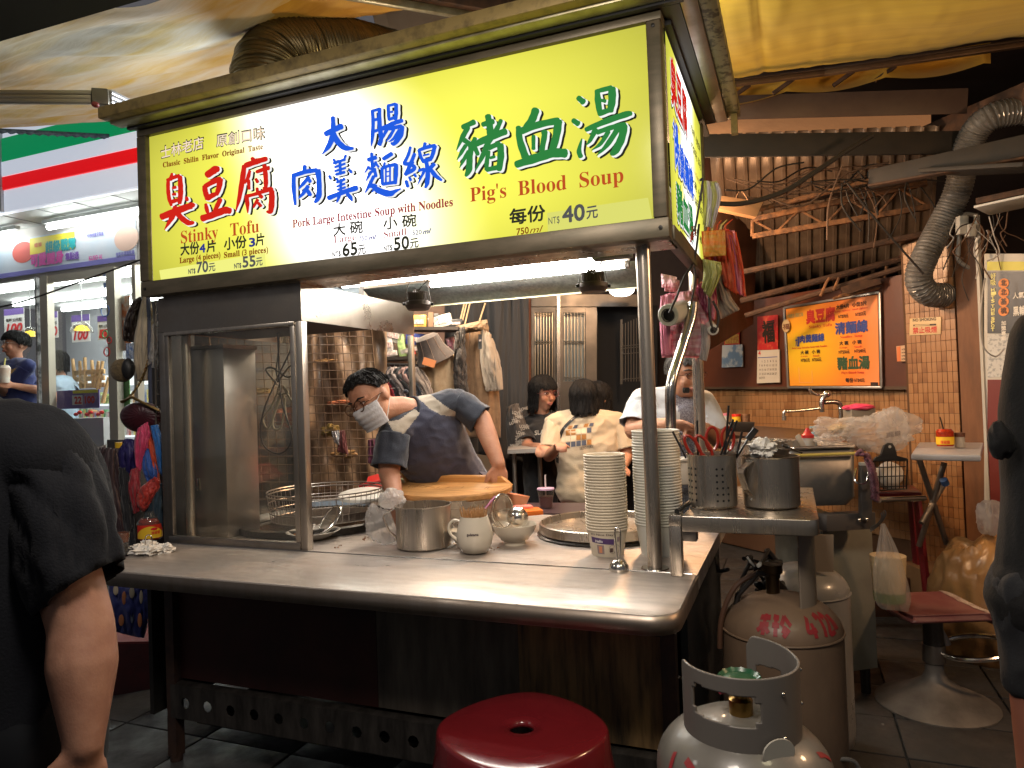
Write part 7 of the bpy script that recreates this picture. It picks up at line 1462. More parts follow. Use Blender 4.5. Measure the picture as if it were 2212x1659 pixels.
def sleeve(par,m,pts,rad,n=44,slant=0,amp=.006,name='sleeve',seed=0):
    """short sleeve: cloth tube open at the hem"""
    P=spline(pts,6); R_=spline([Vector((r,0,0)) for r in rad],6); g=G(); rows=[]
    for i,p in enumerate(P):
        t=(P[min(i+1,len(P)-1)]-P[max(i-1,0)]).normalized(); x,y,_=frame(t,CR if abs(t.dot(CR))<.8 else CU); u=i/(len(P)-1); row=[]
        for j in range(n):
            a=2*math.pi*j/n; d=x*math.cos(a)+y*math.sin(a); w=noise.noise((math.cos(a)*1.6+seed,math.sin(a)*1.6,u*2.2+a*.15)); f=noise.noise((a*1.5+u*3,u*2.5,seed+9))
            row.append(g.v(p+d*(R_[i].x+amp*1.6*w-amp*max(0,1-abs(f)*5)*.9)+t*(slant*u*d.dot(CR))))
        rows.append(row)
    for a,b in zip(rows,rows[1:]):
        for j in range(n): g._f([a[j],a[(j+1)%n],b[(j+1)%n],b[j]])
    return g.fin(name,m,par,smooth=180,solid=.003)
def hand(g,wr,d,side,nrm,curl=.5,s=1.0,thumb=1,spread=.0):
    """d fingers direction, side = towards thumb, nrm = back of hand"""
    d=d.normalized(); side=(side-d*side.dot(d)).normalized(); nrm=side.cross(d).normalized() if side.cross(d).dot(nrm)>0 else d.cross(side).normalized()
    pc=wr+d*(.048*s); g.ell(pc,(.041*s,.052*s,.015*s),(side,d,nrm),16,10); loft(g,[wr-d*.02*s,wr+d*.03*s],[(.026*s,.019*s),(.030*s,.017*s)],side)
    for i,(o,L) in enumerate(((.029,.072),(.0095,.080),(-.010,.075),(-.029,.060))):
        p=pc+side*(o*s)+d*(.036*s); dd=(d+side*(o*spread*8)).normalized(); P=[p]; a=0
        for k,f in enumerate((.45,.30,.25)):
            a+=curl*(.55,.75,.6)[k]; q=dd*math.cos(a)-nrm*math.sin(a); P.append(P[-1]+q*(L*s*f))
        loft(g,P,[.0098*s,.0092*s,.0086*s,.0076*s],n=10)
    b=wr+d*.022*s+side*(.024*s); q=(d*.75+side*.75-nrm*.25*curl).normalized(); P=[b,b+q*.032*s,b+(q*.032+(d*.95+side*.25-nrm*.3*curl).normalized()*.028)*s,b+(q*.032+(d*.95+side*.25-nrm*.3*curl).normalized()*.028+(d-side*.1-nrm*.5*curl).normalized()*.022)*s]
    loft(g,P,[.014*s,.0115*s,.0105*s,.009*s],n=10)
# ---------- the masked cook leaning over the stock pot ----------
pm=thing('person','cook in navy apron and grey mask leaning left over the stock pot','person',V(960,1040,D=3.15))
Uh=img(-.50,.86,.12); Fh=img(-.50,-.34,.80); Fh=(Fh-Uh*Fh.dot(Uh)).normalized(); hc=V(803,862,D=2.92)
NB=V(893,893,D=3.05); SL=V(985,868,D=3.12); SR=V(850,935,D=2.95); EL=V(1040,905,D=3.10); WL=V(1077,1003,D=3.0); ER=V(840,1020,D=2.90); WR=V(856,1085,D=2.78)
CH=V(922,948,D=3.12); BE=V(965,1015,D=3.22); HP=V(1015,1095,D=3.30)
def torso(g,grow):
    k=grow; side=(SL-SR).normalized()
    loft(g,[NB.lerp(CH,.35),CH,BE,HP],[(.155+k,.10+k),(.172+k,.115+k),(.145+k,.115+k),(.150+k,.12+k)],side,20)
    loft(g,[SR.lerp(NB,.15),NB.lerp(CH,.15),SL.lerp(NB,.12)],[.055+k,.070+k,.055+k])
g=G(); headparts(g,hc,Uh,Fh,1.0); loft(g,[hc-Uh*.06-Fh*.02,NB.lerp(hc,.35),NB],[(.052,.052),(.054,.054),(.065,.065)]); torso(g,-.012)
arm(g,SL,EL,WL,(.052,.044,.040,.030)); arm(g,SR,ER,WR,(.052,.044,.038,.028))
hand(g,WL,img(.05,-1,.1),img(-.9,0,.3),img(.2,0,1),1.1); hand(g,WR,img(.3,-1,-.1),img(.9,0,.2),img(0,0,1),.5)
for leg in (-1,1):
    h=HP+CR*(leg*.09); loft(g,[h,Vector((h.x,h.y+.02,.48)),Vector((h.x,h.y+.06,.09))],[.085,.06,.045]); loft(g,[Vector((h.x,h.y+.06,.05)),Vector((h.x,h.y-.10,.035))],[.04,.035])
blob(g,'body',SKIN,pm,.0065,3)
NAVY_C=mat('navy_shirt',(.017,.020,.033),.85,col2=(.012,.015,.025),scale=5,bump=.25,bscale=350,sheen=.25); GREYC=mat('grey_raglan',(.33,.28,.22),.85,bump=.15,scale=300,sheen=.2); APR=mat('navy_apron',(.032,.033,.062),.8,col2=(.024,.025,.05),scale=4,bump=.2,bscale=300,sheen=.3)
g=G(); torso(g,.010); el=SL.lerp(EL,.98); er=SR.lerp(ER,.88); loft(g,[SL,SL.lerp(el,.35)],[.060,.056]); loft(g,[SR,SR.lerp(er,.35)],[.062,.058])
sleeve(pm,NAVY_C,[SL.lerp(el,.05),SL.lerp(el,.5),el],[.062,.062,.066],seed=1); sleeve(pm,NAVY_C,[SR.lerp(er,.05),SR.lerp(er,.5),er],[.066,.070,.074],seed=4)
zr=lambda Z: [((780+a*.3376)*.8640625,(640+b*.3376)*.8640625) for a,b in Z]
P1=zr([(780,985),(870,1020),(1000,1120),(1145,1195),(960,1180),(870,1130),(830,1090),(790,1060)]); P2=zr([(560,1225),(640,1215),(760,1130),(800,1165),(655,1350),(600,1300)])
P3=zr([(700,990),(735,960),(860,1100),(1050,1190),(1190,1200),(1240,1330),(1300,1480),(1310,1700),(650,1700),(560,1560),(600,1400),(660,1345),(800,1165),(720,1040)])
def pick(c,n):
    x,y=px(c)
    if c is None: return 0
    fr=(EYE-c).normalized().dot(n)>-.2
    if inpoly(x,y,P1) or inpoly(x,y,P2): return 1
    if fr and inpoly(x,y,P3): return 2
    return 0
sh_=blob(g,'shirt_and_apron',[NAVY_C,GREYC,APR],pm,.005,6,wrinkle=.003,wscale=(10,10,18),pick=pick)
# apron thickness: edge piping along its borders and the strap
def onmesh(x,y,D): return V(x,y,D=D)
for P in (zr([(715,985),(735,1040),(800,1165),(655,1350),(600,1400)]),zr([(735,1035),(870,1130),(1000,1185),(1145,1200)])):
    pass
g=G(); nb=NB+ (hc-NB)*.12; cc=[nb+CR*(.075*math.cos(a*math.pi/12))*1+CF*(.065*math.sin(a*math.pi/12))-CU*(.02*math.sin(a*math.pi/12)) for a in range(24)]
x_,y_,z_=frame((hc-NB).normalized()); cc=[NB+(hc-NB).normalized()*.020+x_*(.066*math.cos(a*math.pi/14))+y_*(.066*math.sin(a*math.pi/14)) for a in range(28)]; g.tube(cc,.007,8,closed=True); g.fin('collar_band',mat('collar_dark',(.012,.014,.022),.8),pm)
apb=G(); 
apb.sheet(lambda u,v: V(1030+u*40+v*58*(1-.3*u)+8*math.sin(v*3),1018+v*55+u*6,D=3.20+.10*u-.02*math.sin(v*7+u*4)),14,20); apb.fin('apron_tail',APR,pm,smooth=180,solid=.004)
g=G(); g.ell(V(929+83,0,D=3) if False else V((780+695*.3376)*.864,(640+1005*.3376)*.864,D=2.98),(.012,.010,.010)); g.fin('apron_strap_knot',NAVY_C,pm)
RH=facebits(pm,hc,Uh,Fh,1.0,lips=False,open_=.6)
hair(pm,hc,Uh,Fh,1.03,cut=.030,front=.078,noise_=.006)
g=G(); 
def hs(u,v):
    a=2*math.pi*u; return hc+RH*(math.sin(a)*.084)+Fh*((math.cos(a)*.100-.006))+Uh*(.03-.06*v)
MSK=mat('grey_mask_cloth',(.44,.42,.43),.75,bump=.2,scale=60,col2=(.38,.36,.37)); g=G()
def mk(u,v):
    a=(u-.5)*2.5; z=-.008-.100*v; prof=1.0+.13*math.sin(math.pi*min(1,v*1.15))*math.cos(a); fold=.0025*math.sin(v*26)
    return hc+RH*(math.sin(a)*(.068)*prof)+Fh*(.014+math.cos(a)*(.082+fold)*prof+(.024*math.exp(-(a/.35)**2)*math.exp(-((v-.12)/.25)**2)))+Uh*z
g.sheet(mk,30,22); g.fin('face_mask',MSK,pm,smooth=180,solid=.003)
for k in (-1,1):
    e=hc+RH*(k*.080)-Fh*.015; g=G(); g.tube([mk(.5+k*.47,.08),e+Uh*.022],.0016,5); g.tube([mk(.5+k*.47,.9),e-Uh*.030],.0016,5); g.fin('mask_loop',mat('mask_loop_white',(.7,.68,.65),.6),pm)
glasses(pm,hc,Uh,Fh,1.0,r=.025,th=.0021,oval=.92,m=mat('bronze_wire_frame',(.10,.04,.02),.3,.9))
# ---------- seated diners at the back ----------
def seated(lab,hx,hy,D,U,F,sh1,sh2,hairkw,shirt,el=None,wr=None,face=True,lap=(0,0),s=1.0,pickf=None,shm=None,torsow=.165,bottom=1130):
    c=V(hx,hy,D=D); p=thing('person',lab,'person',V(hx,bottom,D=D)); U=U.normalized(); F=(F-U*F.dot(U)).normalized()
    a=V(sh1[0],sh1[1],D=D+sh1[2]); b=V(sh2[0],sh2[1],D=D+sh2[2]); nb=(a+b)/2+Z3*.02; hp=V((sh1[0]+sh2[0])/2+lap[0],bottom,D=D+lap[1]); side=(a-b).normalized(); ch=nb.lerp(hp,.4); w=(a-b).length/2
    def tor(g,k): loft(g,[nb.lerp(hp,.10),ch,nb.lerp(hp,.75),hp],[(w*.95+k,.10+k),(w*1.0+k,.12+k),(w*.85+k,.11+k),(w*.95+k,.13+k)],side,18); loft(g,[a,nb,b],[.05+k,.062+k,.05+k])
    g=G(); headparts(g,c,U,F,s); loft(g,[c-U*.06,nb.lerp(c,.3),nb],[.05,.048,.055]); tor(g,-.012)
    arms=[]
    for sh,e,w_ in zip((a,b),el or (),wr or ()):
        if e is None: continue
        E_=V(e[0],e[1],D=D+e[2]); W_=V(w_[0],w_[1],D=D+w_[2]); arm(g,sh,E_,W_,(.046,.038,.033,.025)); arms.append((sh,E_,W_)); dd=(W_-E_).normalized(); hand(g,W_,dd,CU.cross(dd) if abs(CU.cross(dd).length)>.1 else CR,CU,.9,.92)
    o_=blob(g,'body',SKIN,p,.0085,3)
    g=G(); tor(g,.010)
    for sh,E_,W_ in arms: q=sh.lerp(E_,.80); loft(g,[sh,sh.lerp(q,.3)],[.056,.052]); sleeve(p,shirt,[sh.lerp(q,.04),sh.lerp(q,.5),q],[.058,.062,.068],seed=hx)
    p['_s']=0; global SHIRT_; SHIRT_=blob(g,'shirt',shirt,p,.010,3,wrinkle=.007,wscale=(8,8,12),pick=pickf); del p['_s']
    if face: facebits(p,c,U,F,s)
    hair(p,c,U,F,s*1.03,**hairkw); return p,c,U,F
BLT=mat('black_tee',(.012,.012,.014),.85,bump=.2,scale=200,sheen=.2); CRT=mat('cream_tee',(.50,.40,.28),.85,col2=(.44,.35,.24),scale=5,bump=.15,bscale=200,sheen=.2)
p,c,U,F=seated('seated girl with bob hair, glasses and black tee at the back table',1172,850,4.75,img(0,1,.05),img(.55,-.08,.80),(1205,915,.0),(1133,920,.05),dict(cut=-.02,front=.035,length=-.115,puff=1.04),BLT,el=((1215,965,-.1),(1140,968,-.12)),wr=((1180,968,-.35),(1168,965,-.35)),s=1.0)
glasses(p,c,U,F,1.0,r=.022,m=mat('red_plastic_frame',(.16,.03,.03),.3),th=.0018)
snap(text('SLASH',V(1155,940,D=4.56),V(1190,935,D=4.56),.028,Z3,-CF,mat('pale_tee_print',(.4,.38,.35),.7),p,boldpx=.05),SHIRT_)
p,c,U,F=seated('seated person with long black hair mostly hidden behind the cream tee',1290,862,4.95,img(0,1,0),img(-.8,-.1,.45),(1325,940,.1),(1262,940,0),dict(cut=-.03,front=.03,length=-.12,puff=1.02),BLT)
PT=[]
p,c,U,F=seated('diner in cream tee with cube print and black sling strap, back turned',1262,862,4.45,img(-.05,1,.0),img(.25,-.25,-.9),(1336,912,.0),(1196,912,.0),dict(cut=-.05,front=.0,length=-.085,puff=1.06),CRT,el=((1355,985,-.05),(1185,985,-.1)),wr=((1345,1010,-.25),(1205,965,-.4)),face=False,lap=(5,-.05),torsow=.19,bottom=1060)
FD=4.27
P=spline([Vector(q) for q in ((1266,888,0),(1240,903,0),(1215,930,0),(1205,965,0),(1204,1000,0))],8); Q=[(hit(SHIRT_,q.x-3,q.y-1.5,.003),hit(SHIRT_,q.x+3,q.y+1.5,.003)) for q in P]; Q=[q for q in Q if q[0] and q[1]]; o=rawmesh('sling_strap',[v for q in Q for v in q],[(2*i,2*i+1,2*i+3,2*i+2) for i in range(len(Q)-1)],BLACK,p)
cx0,cy0=1222,930; cell={'w':(.55,.45,.32),'b':(.30,.13,.03),'k':(.05,.06,.09)}; CM={k:mat('cube_print_'+k,v,.8) for k,v in cell.items()}
for i in range(5):
    for j in range(3):
        m=CM['bwkbwkwbkwbkkwb'[i*3+j]]; x=cx0+i*11.5; y=cy0+j*13-i*1.5; g=G(); g.poly([V(x,y+11,D=FD-.035),V(x+9.5,y+10,D=FD-.035),V(x+9.5,y-1,D=FD-.035),V(x,y,D=FD-.035)],-CF*.0015); snap(g.fin('cube_print_cell',m,p),SHIRT_)
    g=G(); x=cx0+4+i*11.5; y=cy0-12-i*1.5; g.poly([V(x,y+9,D=FD-.035),V(x+9,y+8,D=FD-.035),V(x+11,y+1,D=FD-.035),V(x+3,y+2,D=FD-.035)],-CF*.0015); snap(g.fin('cube_print_cell',CM['bkwbk'[i]],p),SHIRT_)
for a_ in (text('SEZOTERY',V(1252,972,D=FD-.04),V(1282,967,D=FD-.04),.016,Z3,-CF,mat('tee_print_ink',(.10,.08,.07),.8),p,boldpx=.02),text('minor puzzle',V(1236,906,D=FD-.04),V(1276,897,D=FD-.04),.014,Z3,-CF,MATS['tee_print_ink'],p,boldpx=.02)): snap(a_,SHIRT_)
# stools of the diners
for x,l in ((1250,'dark red stool under the cream tee diner'),(1165,'dark red stool under the seated girl')):
    c=V(x,1060,D=4.45); t=thing('red_stool',l,'stool',(c.x,c.y,0)); g=G(); g.lathe([(0,.46),(.14,.46),(.15,.45),(.19,.02),(.18,.02),(.14,.43),(0,.44)],(c.x,c.y,0),n=24); g.fin('stool_shell',mat('dark_red_plastic',(.16,.012,.016),.35),t)
# ---------- older vendor on the right ----------
c=V(1478,808,D=3.45); U=img(-.05,1,.12).normalized(); F=img(.30,-.42,.80); F=(F-U*F.dot(U)).normalized()
p=thing('person','older vendor in pale grey tee and checked apron behind the pink bags','person',V(1470,1100,D=3.5))
a,b=V(1520,872,D=3.5),V(1385,868,D=3.5); nb=(a+b)/2+Z3*.01; hp=V(1455,1130,D=3.6); side=(a-b).normalized()
def tor(g,k): loft(g,[nb.lerp(hp,.12),nb.lerp(hp,.4),nb.lerp(hp,.8),hp],[(.145+k,.10+k),(.155+k,.115+k),(.15+k,.12+k),(.15+k,.12+k)],side,18); loft(g,[a,nb,b],[.055+k,.065+k,.055+k])
g=G(); headparts(g,c,U,F,1.0); loft(g,[c-U*.06,nb.lerp(c,.3),nb],[.055,.055,.06]); tor(g,-.012)
e1,w1=V(1368,930,D=3.42),V(1452,915,D=3.22); e2,w2=V(1555,950,D=3.45),V(1520,925,D=3.25)
arm(g,b,e1,w1,(.052,.045,.040,.030)); arm(g,a,e2,w2,(.052,.045,.040,.030)); hand(g,w1,img(1,-.25,.3),img(0,.5,.8),img(0,1,0),.8); hand(g,w2,img(-1,-.2,.3),img(0,.5,.8),img(0,1,0),.8)
for leg in (-1,1): h=hp+CR*(leg*.09); loft(g,[h,Vector((h.x,h.y+.02,.48)),Vector((h.x,h.y+.04,.06))],[.085,.06,.045])
blob(g,'body',SKIN2,p,.0075,3)
LG=mat('pale_grey_tee',(.50,.52,.54),.85,col2=(.44,.46,.48),scale=5,bump=.15,bscale=200,sheen=.2); CHK=mat('checked_apron',(.12,.12,.16),.8,col2=(.26,.26,.30),scale=160,contrast=(.48,.52))
ap=[(1455,850),(1470,905),(1440,960),(1436,1130),(1535,1130),(1525,940),(1512,880),(1498,850)]
g=G(); tor(g,.010); q=b.lerp(e1,.8); loft(g,[b,b.lerp(q,.3)],[.062,.056]); sleeve(p,LG,[b.lerp(q,.04),b.lerp(q,.5),q],[.062,.066,.074],seed=3); q=a.lerp(e2,.8); loft(g,[a,a.lerp(q,.3)],[.062,.056]); sleeve(p,LG,[a.lerp(q,.04),a.lerp(q,.5),q],[.062,.066,.074],seed=6)
blob(g,'tee_and_apron',[LG,CHK],p,.009,3,wrinkle=.006,wscale=(9,9,12),pick=lambda c_,n: 1 if inpoly(*px(c_),ap) and n.dot(CF)<.3 else 0)
facebits(p,c,U,F,1.0,open_=.5,browc=HAIRG); hair(p,c,U,F,1.02,cut=.01,front=.055,m=HAIRG); glasses(p,c,U,F,1.0,r=.022,m=mat('brown_plastic_frame',(.10,.03,.02),.3),th=.0022,oval=.7)
# ---------- young man and woman in the store ----------
def standing(lab,hx,hy,D,U,F,shirt,w,hk,el,wr,s=1.0,pants=None,face=True,shy=46,gl=False,hv=.008):
    c=V(hx,hy,D=D); U=U.normalized(); F=(F-U*F.dot(U)).normalized(); p=thing('person',lab,'person',(c.x,c.y,0)); R=F.cross(U)
    nb=c-U*.165-F*.02; a=nb+R*w-U*.03; b=nb-R*w-U*.03; hp=Vector((nb.x,nb.y,nb.z-.52)); side=R
    def tor(g,k): loft(g,[nb-Z3*.05,nb-Z3*.2,nb-Z3*.4,hp],[(w*.92+k,.10+k),(w*.98+k,.115+k),(w*.85+k,.11+k),(w*.92+k,.115+k)],side,18); loft(g,[a,nb-U*.01,b],[.05+k,.060+k,.05+k])
    g=G(); headparts(g,c,U,F,s); loft(g,[c-U*.06,nb.lerp(c,.3),nb],[.05,.05,.055]); tor(g,-.012)
    ar=[]
    for sh,e,q in ((a,el[0],wr[0]),(b,el[1],wr[1])):
        E_=V(*e[:2],D=D+e[2]);W_=V(*q[:2],D=D+q[2]); arm(g,sh,E_,W_,(.046,.038,.034,.025)); ar.append((sh,E_)); d=(W_-E_).normalized(); hand(g,W_,d,Z3,Z3.cross(d),.9,.95)
    legs=G()
    for k in (-1,1): h=hp+R*(k*.085); loft(g,[h,h-Z3*.38,Vector((h.x,h.y,.08))],[.08,.055,.04]); loft(legs,[h,h-Z3*.4,Vector((h.x,h.y,.10))],[.10,.08,.065])
    blob(g,'body',SKIN,p,hv,3); blob(legs,'trousers',pants,p,.012,3)
    g=G(); tor(g,.012)
    for sh,E_ in ar: q=sh.lerp(E_,.9); loft(g,[sh,sh.lerp(q,.3)],[.062,.058]); sleeve(p,shirt,[sh.lerp(q,.04),sh.lerp(q,.5),q],[.066,.072,.080],seed=hx)
    blob(g,'shirt',shirt,p,.011,3,wrinkle=.006,wscale=(8,8,10))
    if face: facebits(p,c,U,F,s)
    hair(p,c,U,F,s*1.04,**hk)
    if gl: glasses(p,c,U,F,s,r=.023,m=mat('silver_frame',(.5,.45,.4),.3,.9),th=.0014)
    return p,c,U,F
NV=mat('store_navy_tee',(.014,.022,.105),.85,sheen=.2,bump=.1,scale=200); JN=mat('light_denim',(.26,.34,.42),.8,bump=.2,scale=150); DKP=mat('dark_trousers',(.03,.03,.035),.8)
p,c,U,F=standing('young man in navy tee holding a drink inside the store doorway',34,745,6.15,img(.02,1,-.1),img(-.45,-.45,.75),NV,.205,dict(cut=.0,front=.035,puff=1.06),((95,845,.0),(12,850,-.1)),((25,832,-.35),(0,832,-.3)),pants=DKP,gl=True)
text('HENGXHYP',V(22,812,D=5.98),V(42,806,D=5.98),.05,Z3,-CF,mat('mustard_print',(.55,.35,.05),.7),p,boldpx=.05)
t=thing('iced_drink','clear cup of pale drink held by the young man','cup',V(10,822,D=5.75)); cc=V(10,827,D=5.72); g=G(); g.lathe([(0,0),(.035,0),(.045,.12),(.03,.14),(0,.145)],cc,n=20); g.fin('cup_body',mat('milky_cup',(.55,.42,.33),.3,col2=(.6,.58,.52),scale=20),t)
g=G(); g.tube([cc+Z3*.13,cc+Z3*.2+CR*.01],.005,6); g.fin('straw',YP,t)
p,c,U,F=standing('woman in light denim jacket with her head bowed in the store',122,785,6.6,img(-.1,1,.05),img(-.9,-.25,.2),JN,.19,dict(cut=-.05,front=.04,back=-.07),((152,850,0),(110,850,.1)),((128,858,-.25),(112,860,-.2)),pants=mat('pale_jeans',(.40,.50,.60),.8))
# ---------- customer on the left, back turned ----------
BK=mat('navy_black_tee',(.0065,.0075,.011),.85,col2=(.005,.006,.009),scale=4,bump=.2,bscale=250,sheen=.04,spec=.25)
p=thing('person','customer in a loose black tee filling the left edge, back turned','person',V(40,1500,D=1.15))
D0=1.12; sh=V(72,982,D=1.14); shL=V(-390,990,D=1.18); nb=V(-150,978,D=1.18); el=V(178,1350,D=1.10); wr=V(182,1612,D=1.04)
hdc=V(-190,640,D=1.18); Uh=img(0,1,0); Fh=img(-.1,-.1,-1); hips=V(-60,1560,D=1.15)
def tor(g,k): loft(g,[nb-Z3*.05,V(-100,1050,D=1.16),V(-85,1300,D=1.15),hips,hips-Z3*.1],[(.185+k,.11+k),(.19+k,.125+k),(.175+k,.12+k),(.165+k,.13+k),(.165+k,.12+k)],CR,24); loft(g,[sh,nb.lerp(sh,.45)+CU*.012,nb,nb.lerp(shL,.6),shL],[.052+k,.060+k,.065+k,.060+k,.055+k])
g=G(); headparts(g,hdc,Uh,Fh,1.0); loft(g,[hdc-Uh*.06,nb],[.055,.06]); tor(g,-.014)
arm(g,sh,V(176,1350,D=1.09),wr,(.052,.046,.046,.027)); hand(g,wr,img(-.12,-1,.1),img(-.6,0,.5),img(1,0,.2),.55,1.0)
e2=V(-430,1350,D=1.15); arm(g,shL,e2,V(-400,1700,D=1.0),(.055,.046,.044,.029)); hand(g,V(-400,1700,D=1.0),img(0,-1,.1),img(.6,0,.5),img(-1,0,.2),.5,1.0)
for k in (-1,1): h=hips+CR*(k*.09)-Z3*.08; loft(g,[h,Vector((h.x,h.y,.45)),Vector((h.x,h.y,.07))],[.09,.062,.045])
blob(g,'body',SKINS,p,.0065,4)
g=G(); tor(g,.016); cuff=V(182,1238,D=1.105); loft(g,[sh+CU*.0,V(92,1000,D=1.135)],[.070,.066]); sleeve(p,BK,[sh+CU*.004,V(103,1030,D=1.135),V(140,1120,D=1.12),V(183,1268,D=1.105)],[.071,.074,.070,.062],72,-.022,.011)
blob(g,'tee',BK,p,.008,5,wrinkle=.017,wscale=(6,6,1.8))
g=G()
for k in (-1,1): h=hips+CR*(k*.09)-Z3*.02; loft(g,[h,Vector((h.x,h.y,.5)),Vector((h.x,h.y,.10))],[.115,.085,.07])
blob(g,'trousers',mat('black_trousers',(.006,.007,.009),.9,sheen=.03,spec=.2),p,.012,4,wrinkle=.006)
hair(p,hdc,Uh,Fh,1.04,cut=-.03,front=.05)
# ---------- passer-by on the right ----------
p=thing('person','passer by in black jacket and dark shorts cut off by the right edge','person',V(2290,1500,D=1.9))
D1=1.9; nb=V(2350,690,D=D1); shr=V(2250,735,D=D1); shl=V(2500,730,D=D1); hips=V(2322,1290,D=D1); hd=V(2370,560,D=D1); Uh=img(.05,1,0); Fh=img(.2,-.1,-1)
def tor(g,k): loft(g,[nb-Z3*.05,V(2338,900,D=D1),V(2326,1080,D=D1),hips],[(.175+k,.11+k),(.185+k,.125+k),(.165+k,.12+k),(.18+k,.13+k)],CR,24); loft(g,[shr,nb,shl],[.055+k,.065+k,.055+k])
g=G(); headparts(g,hd,Uh,Fh,1.0); loft(g,[hd-Uh*.06,nb],[.055,.06]); tor(g,-.014)
arm(g,shr,V(2230,870,D=D1),V(2330,960,D=D1),(.05,.045,.042,.029)); hand(g,V(2335,975,D=D1),img(-.3,-1,.1),img(-.8,0,.5),img(1,0,.2),.9)
arm(g,shl,V(2560,950,D=D1),V(2540,1180,D=D1-.1)); hand(g,V(2540,1180,D=D1-.1),img(0,-1,0),img(-.8,0,.5),img(1,0,.2),.6)
for k in (-1,1): h=hips+CR*(k*.095-.02); loft(g,[h,Vector((h.x,h.y,.45)),Vector((h.x,h.y,.08))],[.088,.062,.045]); loft(g,[Vector((h.x,h.y,.05)),Vector((h.x,h.y+.12,.035))],[.04,.035])
blob(g,'body',mat('skin_reddish',(.36,.14,.09),.5,sss=.1,bump=.05,scale=80),p,.008,4)
g=G(); tor(g,.018); loft(g,[shr,V(2225,850,D=D1),V(2215,965,D=D1)],[.070,.062,.05]); loft(g,[hips+Z3*.02,hips-Z3*.0],[(.215,.16),(.22,.165)],CR,24); loft(g,[shl,V(2560,950,D=D1)],[.08,.075])
blob(g,'jacket',mat('black_jacket',(.008,.008,.009),.8,sheen=.05,bump=.2,scale=120,spec=.3),p,.009,4,wrinkle=.005,wscale=(6,6,3))
crumple('sleeve_knot',mat('black_jacket',()),p,V(2162,955,D=D1-.05),(.03,.03,.045),4,.3,1.6,30)
g=G()
for k in (-1,1): h=hips+CR*(k*.095-.02); loft(g,[h+Z3*.02,Vector((h.x,h.y,.62)),Vector((h.x,h.y,.50))],[.105,.085,.082])
blob(g,'shorts',mat('charcoal_shorts',(.018,.019,.023),.85,sheen=.04,bump=.2,scale=150),p,.010,4,wrinkle=.006)
hair(p,hd,Uh,Fh,1.04,cut=-.03,front=.05)
# ================= gas cylinders =================
CYLP=mat('grey_cylinder_paint',(.17,.155,.135),.36,col2=(.11,.10,.085),scale=5,detail=8,rvar=.1,coat=.3,bump=.02,bscale=60); CYLD=mat('brown_grey_cylinder',(.19,.125,.08),.45,col2=(.11,.07,.045),scale=4,detail=8,stretch=(1,1,.5),rvar=.1,bump=.03,bscale=70); COLL=mat('grey_collar_paint',(.15,.135,.12),.38,rvar=.06,scale=20); REDI=mat('red_brush_ink',(.28,.015,.02),.5,col2=(.20,.02,.02),scale=30)
def cylinder(lab,cx,cy,R_,ztop,zc,cr,ch,m,win=True,front=None,seam=None,collar=True):
    """ztop: height of the shoulder top; collar radius cr from zc up by ch"""
    t=thing('gas_cylinder',lab,'gas cylinder',(cx,cy,0)); sh=R_*.62
    prof=[(R_*.80,0),(R_*.82,.03),(R_*.97,.05),(R_,.09),(R_,ztop-sh)]+[(R_*math.cos(a*math.pi/20),ztop-sh+sh*math.sin(a*math.pi/20)) for a in range(1,10)]+[(0,ztop)]
    g=G(); g.lathe(prof,(cx,cy,0),n=64); g.fin('tank_body',m,t,smooth=60)
    if seam: g=G(); g.tube([(cx+(R_+.001)*math.cos(k*math.pi/30),cy+(R_+.001)*math.sin(k*math.pi/30),seam) for k in range(60)],.0035,6,closed=True); g.fin('weld_seam',m,t)
    return t
def collar(t,cx,cy,r,z0,fn,a0,a1,win,m,n=110,flip=1,nz_=40):
    """sheet collar; fn(a)->top height; win(a,z)->inside a cut out"""
    g=G(); grid=[]
    for i in range(n+1):
        a=a0+(a1-a0)*i/n; zt=fn(a); grid.append([(a,z0+(zt-z0)*j/nz_) for j in range(nz_+1)])
    vm={}
    def vv(i,j):
        if (i,j) not in vm: a,z=grid[i][j]; d=CR*math.cos(math.radians(a))-(CFh)*(-math.sin(math.radians(a))); vm[(i,j)]=g.v(Vector((cx,cy,0))+CRh*(r*math.cos(math.radians(a)))+CFh*(r*math.sin(math.radians(a)))+Z3*z)
        return vm[(i,j)]
    for i in range(n):
        for j in range(nz_):
            a=(grid[i][j][0]+grid[i+1][j][0])/2; z=(grid[i][j][1]+grid[i][j+1][1])/2
            if win and win(a,z): continue
            g._f([vv(i,j),vv(i+1,j),vv(i+1,j+1),vv(i,j+1)])
    o=g.fin('collar',m,t,smooth=60,solid=.0045); return o
CRh=Vector((CR.x,CR.y,0)).normalized(); CFh=Vector((CF.x,CF.y,0)).normalized()
